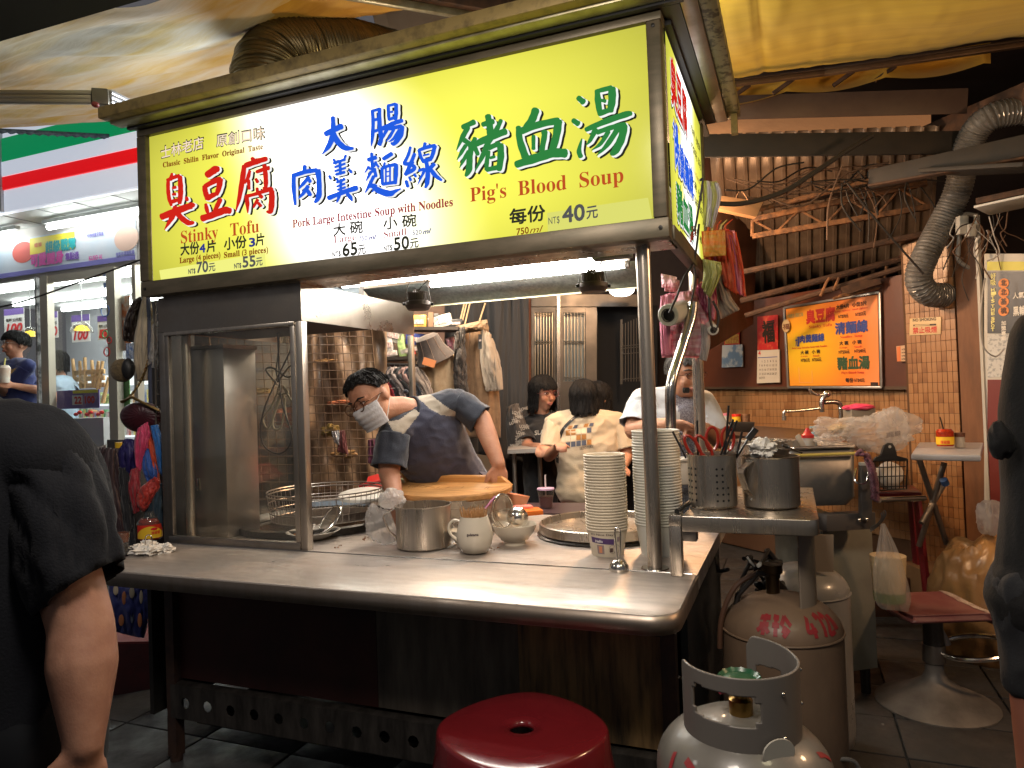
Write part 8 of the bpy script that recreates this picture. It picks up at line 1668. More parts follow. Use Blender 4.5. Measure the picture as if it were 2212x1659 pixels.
# front cylinder
c=V(1603,1590,D=1.34); cx,cy=c.x,c.y; zb=V(1603,1642,D=1.235).z; zt_=V(1603,1465,D=1.235).z
R1=.160; t=cylinder('nearest grey gas cylinder with cut out collar, green valve wheel and red brush marks',cx,cy,R1,zb+.035,0,.1,.1,CYLP)
rc_=.1045
def top(a):
    e=min(a-172,425-a); return zt_-.004+.010*max(0,math.sin(math.radians(a)))-(.022*(1-e/9)**2 if e<9 else 0)
def win(a,z):
    z2=zt_-.036+.006*(272-a)/70; z1=z2-.054
    if 200<=a<=271: return z1+(.010 if a>267 or a<204 else 0)<z<z2-(.010 if a>267 or a<204 else 0)
    return 385<=a<=415 and z1<z<z2-.004
collar(t,cx,cy,rc_,zb-.012,top,172,425,win,COLL,150,1,64)
for a,z in ((295,zt_-.035),(295,zb+.03),(345,zt_-.02),(345,zb+.06)):
    d=CRh*math.cos(math.radians(a))+CFh*math.sin(math.radians(a)); p=Vector((cx,cy,z))+d*(rc_+.0022); g=G(); g.ell(p,(.0042,.0042,.0042),None,10,6); g.fin('rivet',CHROME,t)
for a in (285,): 
    d=CRh*math.cos(math.radians(a))+CFh*math.sin(math.radians(a)); 
    g=G(); g.lathe([(0,.003),(.024,.003),(.0245,0)],Vector((cx,cy,zb+.012))+d*(rc_+.0075),d,24,oval=1.3); g.fin('round_tag',mat('pale_round_tag',(.38,.36,.31),.5),t)
g=G(); g.lathe([(0,.0),(.022,.0),(.022,.03),(.012,.034),(.012,.06),(0,.06)],(cx,cy,zb+.03),n=20); g.fin('valve_body',mat('valve_brass',(.45,.28,.09),.3,1),t)
g=G(); g.tube([Vector((cx,cy,zb+.085)),Vector((cx,cy,zb+.085))-CRh*.04],[.012,.014],12); g.fin('valve_outlet',mat('valve_red_cap',(.4,.02,.06),.4),t)
g=G(); g.lathe([(0,.012),(.02,.014),(.030,.010),(.036,.016),(.041,.008),(.041,-.004),(.036,-.008),(.012,-.004),(0,-.004)],(cx,cy,zt_-.052),n=24); 
for v in g.b.verts:
    r_=math.hypot(v.co.x-cx,v.co.y-cy)
    if r_>.03: a=math.atan2(v.co.y-cy,v.co.x-cx); k=1+.05*math.cos(a*12); v.co.x=cx+(v.co.x-cx)*k; v.co.y=cy+(v.co.y-cy)*k
g.fin('valve_wheel',mat('green_valve_wheel',(.010,.07,.028),.28,coat=.3),t)
def onshoulder(cx,cy,R_,ztop,a,h,dr=.0015):
    sh=R_*.62; s=max(0,min(.999,(h-(ztop-sh))/sh)); r=R_*math.sqrt(1-s*s)+dr; d=CRh*math.cos(math.radians(a))+CFh*math.sin(math.radians(a)); return Vector((cx,cy,h))+d*r
def brushon(t,cx,cy,R_,ztop,strokes_,a0,da,h0,dh,m,name='red_mark'):
    for st in strokes_:
        P=spline([Vector((a0+x*da,h0+y*dh,w)) for x,y,w in st],6); V_=[];F_=[]
        for i,p in enumerate(P):
            q=P[min(i+1,len(P)-1)]-P[max(i-1,0)]; tx,ty=q.x*R_*math.pi/180,q.y; l=math.hypot(tx,ty) or 1; nx,ny=-ty/l,tx/l; w=p.z*.5
            for s in (-1,1): V_.append(onshoulder(cx,cy,R_,ztop,p.x+s*nx*w/(R_*math.pi/180),p.y+s*ny*w))
        for i in range(len(P)-1): F_.append((2*i,2*i+1,2*i+3,2*i+2))
        rawmesh(name,V_,F_,m,t)
W_=.010
brushon(t,cx,cy,R1,zb+.035,[[(0,1,W_),(.1,.5,W_),(-.1,0,W_)],[(.5,1,W_),(.9,.8,W_),(.6,.45,W_),(.1,.35,W_)],[(.5,.30,W_),(.9,.1,W_),(.55,-.2,W_),(.9,-.5,W_),(.5,-.7,W_)]],196,26,zb-.075,.06,REDI)
brushon(t,cx,cy,R1,zb+.035,[[(0,.9,W_),(.5,1,W_),(.3,.5,W_),(.7,.2,W_),(0,0,W_)],[(1,.2,W_),(1.6,.1,W_)],[(1.1,-.3,W_),(2.1,-.35,W_)]],230,22,zb-.105,.05,REDI)
brushon(t,cx,cy,R1,zb+.035,[[(0,1,.008),(.5,.8,.008),(1,.3,.008)]],325,14,zb-.04,.03,REDI)
# second cylinder
c2=V(1690,1400,D=2.14); cx,cy=c2.x,c2.y; R2=.172; zs2=V(1690,1392,D=2.0).z; top2=zs2+.105
t=cylinder('tall brown grey gas cylinder with red brush numbers under the side shelf',cx,cy,R2,top2,0,.1,.1,CYLD,seam=zs2)
collar(t,cx,cy,.100,top2-.03,lambda a: .905,-78,8,lambda a,z: -8<(a if a<180 else a-360)<20 and top2+.06<z<.86-.0,mat('brown_grey_collar',(.24,.19,.145),.45),40,1,40)
g=G(); g.lathe([(0,0),(.02,0),(.02,.06),(.03,.065),(.03,.09),(0,.09)],(cx-.02,cy,top2-.005),n=16); g.fin('valve_body',mat('dark_brass',(.12,.08,.04),.4,1),t)
g=G(); g.tube([Vector((cx,cy,top2+.05)),Vector((cx-.06,cy-.02,top2+.06)),Vector((cx-.12,cy-.02,top2-.01)),Vector((cx-.16,cy,top2-.2))],.009,8); g.fin('hose',CAB,t)
B2=.0115
brushon(t,cx,cy,R2,top2,[[(0,.8,B2),(1,.85,B2)],[(.5,1,B2),(.5,-.1,B2)],[(.1,.45,B2),(.9,.5,B2)],[(.0,.1,B2),(.4,.4,B2)],[(.95,.05,B2),(.6,.4,B2)],[(1.5,.8,B2),(1.5,-.1,B2)],[(1.2,.5,B2),(1.8,.5,B2)],[(1.25,.9,B2),(1.8,.85,B2)],[(2.3,.95,B2),(1.95,.5,B2)],[(2.3,.95,B2),(2.8,.5,B2)],[(2.3,.5,B2),(2.1,.1,B2)],[(2.6,.35,B2),(2.1,-.1,B2)]],226,12,zs2+.030,.044,REDI)
brushon(t,cx,cy,R2,top2,[[(.4,1,B2),(0,.3,B2),(.9,.35,B2)],[(.6,.7,B2),(.6,-.1,B2)],[(1.3,.9,B2),(1.9,.95,B2),(1.6,-.1,B2)],[(2.2,.8,B2),(2.6,1,B2),(2.8,.7,B2),(2.2,.0,B2),(3,.05,B2)],[(3.3,.9,B2),(3.2,.1,B2)],[(3.6,.9,B2),(3.55,.1,B2)]],276,11,zs2+.026,.044,REDI)
c3=V(1738,1300,D=2.55); R3=.15; t=cylinder('grey gas cylinder mostly hidden behind the tall brown grey one',c3.x,c3.y,R3,V(1788,1222,D=2.5).z,0,.1,.1,mat('cool_grey_paint',(.22,.21,.20),.3,coat=.2,rvar=.05),seam=V(1788,1300,D=2.4).z)
g=G(); a=V(1772,1155,D=2.45);b=V(1772,1235,D=2.45); g.bar(a,b,.09,.004,CFh); g.fin('collar_sheet',mat('brown_grey_collar',()),t)
# clutter behind the cylinders under the shelf
g=G(); t=thing('regulator_clutter','tangle of black hoses and regulator under the side shelf','hoses',V(1620,1260,D=2.35))
for i in range(12):
    x,y=rnd.uniform(1560,1690),rnd.uniform(1190,1290); g=G(); g.tube(spline([V(x+rnd.uniform(-30,30),y+rnd.uniform(-30,30),D=2.35+rnd.uniform(-.1,.1)) for _ in range(4)],5),rnd.uniform(.005,.011),7); g.fin('black_hose',BLACK,t)
g=G(); g.tube(spline([V(x,y,D=2.15) for x,y in ((1640,1235),(1590,1265),(1560,1330),(1555,1400))],6),.008,8); g.fin('brown_hose',mat('brown_hose',(.10,.05,.03),.4),t)
for lab,pts,r,D in (('thick grey ribbed hose curling on the floor behind the gas cylinders',[(1880,1560),(1890,1600),(1870,1640),(1850,1690)],.014,2.75),('thinner grey hose arching on the floor near the frame bottom',[(1905,1565),(1915,1600),(1885,1640),(1860,1690)],.008,2.7),('pale hose loop at the bottom edge beside the nearest cylinder',[(1785,1650),(1815,1640),(1845,1645),(1860,1670)],.006,2.0)): pipe(lab,pts,D,r,mat('grey_hose',(.14,.13,.12),.5,bump=.6,scale=150,stretch=(.1,.1,1)),'gas_hose','hose')
# green grey cabinet with the GN pan
bx0=thing('metal_side_cabinet','grey green painted side cabinet below the steel pan','cabinet',V(1835,1550,Z=0)); D_=3.0
P=[V(1778,1150,D=2.9),V(1884,1150,D=2.95)]; n2=CFh
a=Vector((P[0].x,P[0].y,.12)); b=Vector((P[1].x,P[1].y,.12)); zt3=P[0].z
g=G(); g.poly([a,b,b+Z3*(zt3-.12),a+Z3*(zt3-.12)],CFh*.55,bev=.003); g.fin('cabinet_body',mat('grey_green_paint',(.20,.19,.15),.5,col2=(.15,.14,.11),scale=4,rvar=.1),bx0)
for p in (a+CRh*.03,b-CRh*.03): g=G(); q=p+CFh*.05; g.tube([Vector((q.x,q.y,0)),Vector((q.x,q.y,.12))],.02,10); g.fin('leg',DARK,bx0)
PN=mat('worn_pan_steel',(.24,.22,.20),.45,.6,col2=(.16,.15,.14),scale=5,rvar=.1,bump=.03,bscale=40)
pn_=thing('steel_pan','deep rectangular steel pan with rolled rim on the side cabinet','pan',V(1790,1099,D=2.9))
def openbox(t,name,m,x0,x1,yt,yb,D,dep,taper=.02,rim=True,rm=None):
    A,B=V(x0,yb,D=D),V(x1,yb,D=D); zb_=A.z; zt_2=V((x0+x1)/2,yt,D=D).z; B.z=A.z; e=(B-A).normalized(); f=CFh; w=(B-A).length
    g=G(); c0=A+e*taper+f*taper; R0=lambda q,h,z: [q+Z3*z, q+e*0]
    def ring(o,z): p=A-e*o-f*o; W=w+2*o; Dp=dep+2*o; return [Vector((v.x,v.y,z)) for v in (p,p+e*W,p+e*W+f*Dp,p+f*Dp)]
    rs=[ring(-taper,zb_),ring(0,zb_+.03),ring(.004,zt_2)]; 
    for r0,r1 in zip(rs,rs[1:]):
        for k in range(4): g.quad(r0[k],r0[(k+1)%4],r1[(k+1)%4],r1[k])
    g.quad(*rs[0]); bmesh.ops.remove_doubles(g.b,verts=g.b.verts[:],dist=1e-5); es=[e_ for e_ in g.b.edges if abs((e_.verts[0].co-e_.verts[1].co).normalized().z)>.5]; bmesh.ops.bevel(g.b,geom=es,offset=.03,segments=4,affect='EDGES',profile=.5)
    g.fin(name,m,t,solid=.003)
    if rim:
        q=ring(.012,zt_2); q2=[]
        for k in range(4): p,nx=q[k],q[(k+1)%4]; q2+=[p.lerp(nx,.08),p.lerp(nx,.92)]
        g=G(); g.tube(q2,.007,8,closed=True); g.fin('rolled_rim',rm or CHROME,t)
openbox(pn_,'pan_body',PN,1712,1852,966,1096,2.85,.42)
g=G(); a_=V(1716,984,D=2.83);b_=V(1852,979,D=2.83); g.tube([a_,b_],.006,8); g.fin('yellow_broth_line',mat('yellow_rim_line',(.50,.42,.10),.3),pn_)
p2_=thing('round_steel_pan','round steel pan rim just behind the side shelf jug','pan',V(1640,1000,D=3.2)); g=G(); c=V(1645,1010,D=3.15); g.lathe([(0,.0),(.13,.0),(.135,.12),(.145,.122),(.13,.118),(.128,.004)],c,n=40); g.fin('pan_wall',STEEL,p2_)
cn=thing('rear_side_counter','steel rear counter surface running behind the side shelf','counter',V(1740,1100,D=3.0)); a=V(1600,1060,D=2.75); 
g=G(); g.poly([V(1660,1135,D=2.6),V(1762,1138,D=2.55),V(1752,1045,Z=V(1762,1138,D=2.55).z),V(1600,1045,Z=V(1762,1138,D=2.55).z)],-Z3*.03); g.fin('counter_sheet',STEEL,cn)
wp=thing('white_tub','small white plastic tub between paper bowls and holder','tub',V(1470,1020,D=3.1)); g=G(); g.box(V(1472,1020,D=3.1),(.10,.10,.10),(CRh,CFh,Z3),.008); g.fin('tub_body',mat('white_tub_plastic',(.62,.60,.55),.4),wp); g=G(); g.box(V(1472,992,D=3.1),(.11,.11,.012),(CRh,CFh,Z3),.004); g.fin('tub_lid',mat('white_tub_plastic',()),wp)
# pan stand post, clamp, basket, towel, hook
ps_=thing('cart_frame_post','dark flat steel post with pale cap beside the steel pan','post',V(1868,1120,D=2.8)); g=G(); g.bar(V(1869,1122,D=2.8),V(1869,1005,D=2.8),.042,.03,CFh,.002); g.fin('post_body',mat('dark_painted_steel',(.09,.08,.075),.45,.4),ps_); g=G(); g.box(V(1869,1002,D=2.8),(.046,.035,.012),None,.002); g.fin('post_cap',mat('pale_cap',(.45,.44,.40),.5),ps_)
g=G(); g.bar(V(1775,1128,D=2.8),V(1880,1122,D=2.85),.06,.065,Z3,.002); g.fin('cross_rail',mat('dark_painted_steel',()),ps_)
for x in (1856,1872): g=G(); g.ell(V(x,1123 if x<1860 else 1122,D=2.765),(.007,.005,.007)); g.fin('bolt_head',CHROME,ps_)
g=G(); g.tube(spline([V(1850,1012,D=2.77),V(1846,1035,D=2.75),V(1858,1046,D=2.74),V(1872,1040,D=2.75),V(1876,1020,D=2.76)],5),.004,7); g.fin('round_hook',CHROME,ps_)
for i in range(3): g=G(); g.tube(spline([V(1880,1140+i*4,D=2.8),V(1895+i*3,1132,D=2.78),V(1905+i*4,1118-i*3,D=2.76),V(1903+i*4,1108-i*3,D=2.76)],4),.003,6); g.fin('wire_hook',mat('dark_painted_steel',()),ps_)
tw=cloth('pink_towel','rough pinkish purple towel hanging over the post top','towel',fab('pink_towel_cloth',(.20,.055,.09),(.12,.035,.06),160,bump=1,rough=.95),[(1848,984),(1862,975),(1880,1030),(1884,1078)],[(1876,980),(1888,1010),(1895,1045),(1897,1085)],2.76,bulge=.04,amp=.012,fr=(20,12),thick=.012)
cl_=thing('black_clamp','black plastic clamp with a round hole on the wire basket','clamp',V(1920,985,D=2.95)); g=G(); g.poly([V(*p,D=2.95) for p in ((1888,994),(1892,988),(1905,984),(1910,962),(1918,956),(1928,957),(1934,966),(1937,985),(1960,990),(1960,996),(1888,996))],CF*.012,bev=.002); g.fin('clamp_jaw',BLACK,cl_); g=G(); g.lathe([(0,.001),(.006,.001),(.006,0)],V(1922,965,D=2.948),-CF,14); g.fin('clamp_hole',mat('clamp_hole_grey',(.4,.38,.35),.5),cl_)
wb=thing('wire_hanging_basket','dark wire basket holding a white wrapped bundle','basket',V(1920,1056,D=3.0)); g=G()
for i in range(8): g.tube([V(1890+i*9,994,D=2.97),V(1892+i*8.5,1058,D=3.0)],.002,5)
for y in (1010,1030,1052): g.tube([V(1888,y,D=2.97),V(1956,y-2,D=2.97)],.0025,5)
g.fin('basket_wires',DARK,wb,kind='stuff'); g=G(); g.tube([V(1886,996,D=2.96),V(1960,993,D=2.96),V(1958,1056,D=2.99),V(1890,1060,D=2.99)],.004,6,closed=True); g.fin('basket_frame',DARK,wb)
t=thing('white_bundle','round white wrapped bundle inside the hanging wire basket','bundle',V(1920,1030,D=3.05)); crumple('bundle_wrap',mat('white_bundle_wrap',(.55,.50,.44),.6,bump=.3,scale=20),t,V(1920,1028,D=3.08),(.055,.05,.06),6,.15,2,36)
# plastic bags over the sink
t=thing('large_plastic_bag','large crumpled clear white plastic bag heaped above the wire basket','plastic bag',V(1900,960,D=3.1)); crumple('bag_film',BAGC,t,V(1897,932,D=3.1),(.135,.08,.075),12,.65,3.2,90); crumple('bag_corner',BAGC,t,V(1930,925,D=3.05),(.06,.05,.075),15,.6,4,60)
text('品質保証 環保袋',V(1915,945,D=2.98),V(1945,940,D=2.98),.016,Z3,-CF,mat('bag_print_grey',(.15,.13,.13),.6),t,boldpx=.03)
t=thing('noodle_bag','crumpled clear bag of noodles beside the large plastic bag','plastic bag',V(1810,940,D=3.15)); crumple('bag_film',BAGC,t,V(1808,922,D=3.15),(.09,.06,.045),31,.65,3.6,70); crumple('noodles',mat('pale_noodles',(.60,.42,.20),.6,bump=.8,scale=80),t,V(1818,925,D=3.18),(.05,.03,.02),8,.4,3,30)
t=thing('clear_bag_heap','small clear crumpled bag lying low by the sauce bottles','plastic bag',V(1790,950,D=3.1)); crumple('bag_film',BAGC,t,V(1792,950,D=3.1),(.05,.04,.022),44,.6,4,50)
# bottles by the sink
def bottle(lab,x,y,D,prof,m,capprof,cm,extra=None,name='sauce_bottle'):
    t=thing(name,lab,'bottle',V(x,y,D=D)); c=V(x,y,D=D); g=G(); g.lathe(prof,c,n=24); g.fin('bottle_body',m,t); g=G(); g.lathe(capprof,c,n=24); g.fin('bottle_cap',cm,t); return t,c
bottle('squeeze bottle with pointed red cap behind the steel pan',1746,975,3.2,[(0,0),(.028,0),(.028,.06),(0,.06)],mat('cloudy_plastic',(.42,.38,.33),.4),[(.027,.061),(.027,.074),(.018,.08),(.006,.105),(.0,.107)],mat('red_cap_plastic',(.50,.03,.03),.35))
t,c=bottle('white pump bottle with pale blue collar beside the red capped bottle',1762,970,3.25,[(0,0),(.03,0),(.03,.055),(.014,.06),(0,.06)],mat('white_bottle',(.6,.58,.53),.4),[(.017,.061),(.017,.078),(.006,.08),(.006,.098),(0,.098)],mat('pale_blue_cap',(.30,.42,.45),.4),name='pump_bottle'); g=G(); g.bar(c+Z3*.10-CRh*.022,c+Z3*.102+CRh*.015,.014,.010,Z3,.002); g.fin('pump_head',mat('pale_blue_cap',()),t)
t=thing('milky_spatula','milky plastic spatula leaning in the pan beside the red cap','spatula',V(1735,965,D=3.1)); g=G(); g.bar(V(1722,940,D=3.1),V(1738,968,D=3.1),.022,.005,CF,.001); g.fin('spatula_blade',mat('cloudy_plastic',()),t)
# side work ledge with black lid, jars
t=thing('rear_worktop','dark worktop ledge by the tiled wall behind the utensil holder','worktop',V(1600,935,D=4.0)); g=G(); g.poly([V(1560,938,D=3.6),V(1880,962,D=3.3),V(1860,935,D=4.6),V(1560,915,D=4.8)],-Z3*.03); g.fin('ledge',mat('dark_brown_worktop',(.07,.04,.025),.4),t)
t=thing('rectangular_tray','black rectangular tray leaning on the worktop behind the holder','lid',V(1605,930,D=3.9)); g=G(); g.poly([V(*p,D=3.9) for p in ((1560,912),(1631,912),(1628,935),(1580,940),(1560,935))],CF*.05,bev=.004); g.fin('lid_body',mat('black_lid_plastic',(.02,.016,.015),.4),t)
for lab,x,y,m,cm in (('small yellow jar with red lid by the tiled wall',1635-44,908,'label_yellow','label_red'),('tiny pink capped jar by the tiled wall',1565+2,906,'white_bottle','pink_cap'),('small brown jar right of the yellow jar',1613-2,908,'jar_brown','jar_brown')):
    c=V(x,y+8,D=4.3); t=thing('small_jar',lab,'jar',c); g=G(); g.lathe([(0,0),(.026,0),(.026,.045),(0,.045)],c,n=20); g.fin('jar_body',MATS.get(m) or mat(m,(.2,.1,.05),.4),t); g=G(); g.lathe([(.027,.046),(.027,.06),(0,.06)],c,n=20); g.fin('jar_lid',MATS.get(cm) or mat(cm,(.6,.2,.25),.4),t)
t=thing('pink_bag_box','grey box topped with bright pink plastic bag behind the bags','box',V(1855,912,D=3.7)); g=G(); g.box(V(1856,898,D=3.7),(.125,.10,.075),(CRh,CFh,Z3),.004); g.fin('box_body',mat('grey_card_box',(.20,.17,.13),.6),t); crumple('pink_bag_top',mat('hot_pink_film',(.75,.06,.14),.3),t,V(1855,880,D=3.68),(.068,.055,.018),3,.3,3,36)
# faucet
t=thing('wall_faucet','chrome swivel faucet with curved lever on a grey elbow pipe','faucet',V(1790,890,D=3.85)); FD_=3.85
def tb(nm,pts,r,m=CHROME,n=6,fl=1): g=G(); g.tube(spline([V(x,y,D=FD_) for x,y in pts],n),r,14,flat=fl); return g.fin(nm,m,t)
tb('spout',[(1694,905),(1693,894),(1697,888),(1710,888),(1768,882),(1776,875)],.0085); tb('spout_tip',[(1694,908),(1694,898)],.012); tb('riser',[(1776,890),(1775,870),(1779,858),(1786,850)],.013,mat('grey_chrome',(.40,.38,.36),.25,1)); tb('lever',[(1748,837),(1752,846),(1765,852),(1780,853)],[.009]*13+[.007]*6,CHROME); tb('side_arm',[(1782,869),(1800,868),(1812,871),(1816,880),(1817,905)],.013,MATS['grey_chrome'])
g=G(); g.ell(V(1786,851,D=FD_),(.022,.018,.020)); g.fin('lever_hub',CHROME,t); g=G(); g.lathe([(.016,0),(.018,.006),(.016,.012)],V(1817,885,D=FD_),n=16); g.fin('pipe_nut',CHROME,t)
# hanging drink bag
t=thing('drink_bag','clear carrier bag with tan drink cup hanging from the wire hook','drink bag',V(1925,1135,D=2.75)); DB=2.75
c=V(1922,1300,D=DB); g=G(); g.lathe([(0,.002),(.052,.002),(.054,.008),(.064,.18),(0,.18)],c,n=32); g.fin('paper_cup',mat('tan_cup_print',(.55,.40,.22),.5,col2=(.50,.36,.20),scale=6),t); g=G(); g.lathe([(.0548,.006),(.0578,.042)],c,n=32); g.fin('green_base_band',mat('green_band',(.14,.18,.04),.5),t)
drape('bag_front',BAGC,t,[(1903,1131),(1893,1190),(1886,1230),(1890,1295),(1905,1316)],[(1912,1131),(1940,1190),(1955,1235),(1968,1290),(1962,1322)],DB-.05,bulge=.05,amp=.006,thick=0); drape('bag_back',BAGC,t,[(1903,1131),(1893,1190),(1886,1230),(1890,1295),(1905,1316)],[(1912,1131),(1940,1190),(1955,1235),(1968,1290),(1962,1322)],DB+.06,bulge=-.02,amp=.006,thick=0)
# bar stool
b=V(2022,1520,Z=0); t=thing('bar_stool','old bar stool with torn maroon seat, foot ring and dusty round base','bar stool',b); bx_=Vector((b.x,b.y,0))
g=G(); g.lathe([(.222,.0),(.222,.006),(.212,.014),(.12,.055),(.05,.10),(.034,.13),(.034,.17)],bx_,n=56); g.fin('base_disc',mat('dusty_chrome_base',(.20,.18,.16),.6,.3,col2=(.09,.08,.07),scale=5,detail=8,rvar=.12),t)
zs_=V(2000,1262,D=3.3).z; g=G(); g.tube([bx_+Z3*.17,bx_+Z3*.24],.042,20); g.fin('threaded_collar',STEELD,t); g=G(); g.tube([bx_+Z3*.2,bx_+Z3*(zs_-.02)],.038,20); g.fin('column_cover',mat('dark_chrome_column',(.10,.095,.09),.3,.8),t)
g=G(); rc2=bx_+Z3*.23+CRh*.15+CFh*(-.03); g.tube([rc2+CRh*(.135*math.cos(a*math.pi/20))+CFh*(.12*math.sin(a*math.pi/20))+Z3*(.02*math.cos(a*math.pi/20)) for a in range(40)],.010,10,closed=True); g.fin('foot_ring',CHROME,t)
SEATM=mat('maroon_vinyl',(.12,.032,.035),.45,col2=(.20,.10,.09),scale=6,detail=8,contrast=(.45,.75),bump=.1); 
def seat(u,v):
    x=(u-.5)*.46; y=(v-.5)*.40; e=1-max(abs(2*u-1)**6,abs(2*v-1)**6)*.18; dip=.012*abs(2*v-1)**2+ (-.05*max(0,(u-.72)/.28)**2); return Vector((b.x,b.y,zs_+.025+dip))+CRh*(x*e+.02)+CFh*(y*e)
g=G(); g.sheet(seat,30,24); g.fin('seat_pad',SEATM,t,smooth=180,solid=.03)
g=G(); g.sheet(lambda u,v: seat(.74+.24*u+.02*noise.noise((v*9,1,1)),.08+.84*v)+Z3*(.017+.003*noise.noise((u*9,v*14,2))),14,24); g.fin('torn_foam_edge',mat('torn_foam',(.48,.42,.36),.9,col2=(.20,.12,.11),scale=12,contrast=(.35,.65),bump=.6),t,smooth=180)
g=G(); g.tube([bx_+Z3*(zs_-.03)+CRh*.02,bx_+Z3*(zs_-.09)+CRh*.045,bx_+Z3*(zs_-.12)+CRh*.05],[.006,.012,.02],10); g.fin('lift_lever',STEELD,t)
# cardboard boxes, sacks
def cbox(lab,x0,y0,x1,y1,D,dep,m,name='cardboard_box'):
    a,b_,c_,d_=V(x0,y1,D=D),V(x1,y1,D=D),V(x1,y0,D=D),V(x0,y0,D=D); t=thing(name,lab,'box',(a+b_)/2); g=G(); g.poly([a,b_,c_,d_],CFh*dep,bev=.003); g.fin('carton',m,t); return t
CBD=mat('brown_cardboard',(.24,.135,.06),.8,col2=(.20,.11,.05),scale=5)
t=cbox('tall brown carton with red vertical characters behind the bar stool',2012,1240,2092,1468,3.75,.3,CBD); RDP=mat('red_print',(.28,.025,.015),.7)
g=G(); g.poly([V(*p,D=3.745) for p in [(2041+18*(1+math.cos(a))*1,1345+(-58 if math.sin(a)<0 else 58)+16*math.sin(a)) for a in [k*math.pi/12 for k in range(24)]]],-CF*.002); g.fin('red_pill_print',RDP,t)
for i,ch in enumerate('品質保証'): text(ch,V(2052-2,1322+i*30,D=3.74),V(2067,1321+i*30,D=3.74),.043,Z3,-CF,mat('carton_print',(.26,.15,.07),.7),t,box=True,boldpx=.05)
text('茶',V(2030,1268,D=3.74),V(2055,1267,D=3.74),.045,Z3,-CF,RDP,t,box=True,boldpx=.05)
t=cbox('dark brown carton lying behind the bar stool column',1890,1250,2010,1390,3.95,.3,mat('dark_cardboard',(.11,.05,.03),.8)); t=cbox('grey carton with pale label low behind the bar stool',1896,1388,1990,1478,3.6,.25,mat('grey_cardboard',(.12,.11,.10),.7)); g=G(); g.poly([V(*p,D=3.59) for p in ((1898,1412),(1976,1406),(1975,1392),(1898,1397))],-CF*.002); g.fin('box_label',mat('dull_label',(.28,.24,.20),.7),t)
t=thing('trash_sack','big full brown tinted plastic sack beside the tiled pillar','sack',V(2120,1450,D=3.3)); crumple('sack_film',mat('brown_sack_film',(.34,.19,.07),.32,alpha=.97,bump=.35,scale=12,spec=.6,col2=(.28,.15,.06)),t,V(2115,1310,D=3.35),(.20,.18,.34),9,.22,1.7,90,None,.9)
t=thing('knotted_white_bag','knotted white plastic bag on top of the brown sack','plastic bag',V(2135,1130,D=3.3)); crumple('bag_film',BAG,t,V(2138,1118,D=3.3),(.05,.05,.08),17,.5,3,46)
# folding table with jars
t=thing('folding_table','small round edged folding table with steel legs by the pillar','table',V(2050,985,D=3.4)); zt5=V(2050,975,D=3.3).z
g=G(); g.poly([Vector((v.x,v.y,zt5-.03)) for v in (V(1968,985,D=3.25),V(2118,975,D=3.1),V(2125,960,D=3.7),V(1985,963,D=3.85))],Z3*.03,bev=.008); g.fin('table_top',mat('grey_laminate',(.36,.36,.38),.3,col2=(.30,.30,.32),scale=4),t)
for p,q in (((1985,990),(2045,1175)),((2040,1000),(1985,1180)),((1990,1130),(2042,1040))): g=G(); g.tube([V(*p,D=3.4),V(*q,D=3.5)],.013,10); g.fin('table_leg',STEELD,t)
g=G(); g.tube([V(1900,1080,D=3.3),V(1998,1076,D=3.35)],.013,10); g.fin('table_leg',CHROME,t); g=G(); g.tube([V(2038,1036,D=3.39),V(2043,1046,D=3.4)],.017,10); g.fin('blue_leg_cap',mat('blue_cap',(.05,.10,.22),.4),t)
c=V(2042,963,D=3.45); t=thing('sauce_jar','yellow labelled chilli jar with spoon on the folding table','jar',c); g=G(); g.lathe([(0,0),(.036,0),(.038,.07),(.028,.082),(0,.082)],c,n=28); g.fin('jar_body',mat('chilli_red',()),t); g=G(); g.lathe([(.0385,.008),(.0392,.045)],c,n=28); g.fin('yellow_label',MATS['label_yellow'],t); wraptext('辣椒醬',(c.x,c.y),.0395,c.z+.012,.04,.016,MATS['label_print_red'],t,.05,th0=camang(c.x,c.y)); g=G(); g.tube([c+Z3*.06,c+Z3*.14-CR*.02],.003,6); g.fin('spoon',DARK,t)
c=V(2074,966,D=3.45); t=thing('pepper_shaker','short brown topped shaker beside the chilli jar','shaker',c); g=G(); g.lathe([(0,0),(.022,0),(.022,.05),(0,.05)],c,n=20); g.fin('shaker_body',mat('cloudy_plastic',()),t); g=G(); g.lathe([(.023,.051),(.023,.07),(0,.07)],c,n=20); g.fin('shaker_cap',mat('brown_cap',(.12,.05,.03),.4),t)
# red stools stacked behind
for lab,x in (('dark red plastic stool behind the drink bag',1925),):
    c=V(x,1180,D=3.9); t=thing('red_stool',lab,'stool',(c.x,c.y,0)); RS=mat('dark_red_plastic',())
    g=G(); g.box((c.x,c.y,V(x,1060,D=3.9).z),(.28,.28,.03),None,.01); g.fin('seat',RS,t)
    for i in (-1,1):
        for j in (-1,1): q=Vector((c.x+i*.12,c.y+j*.12,0)); g=G(); g.bar(q*1.0+Vector((i*.03,j*.03,0)),Vector((q.x,q.y,V(x,1062,D=3.9).z-.02)),.05,.02,CRh,.003); g.fin('leg',RS,t)
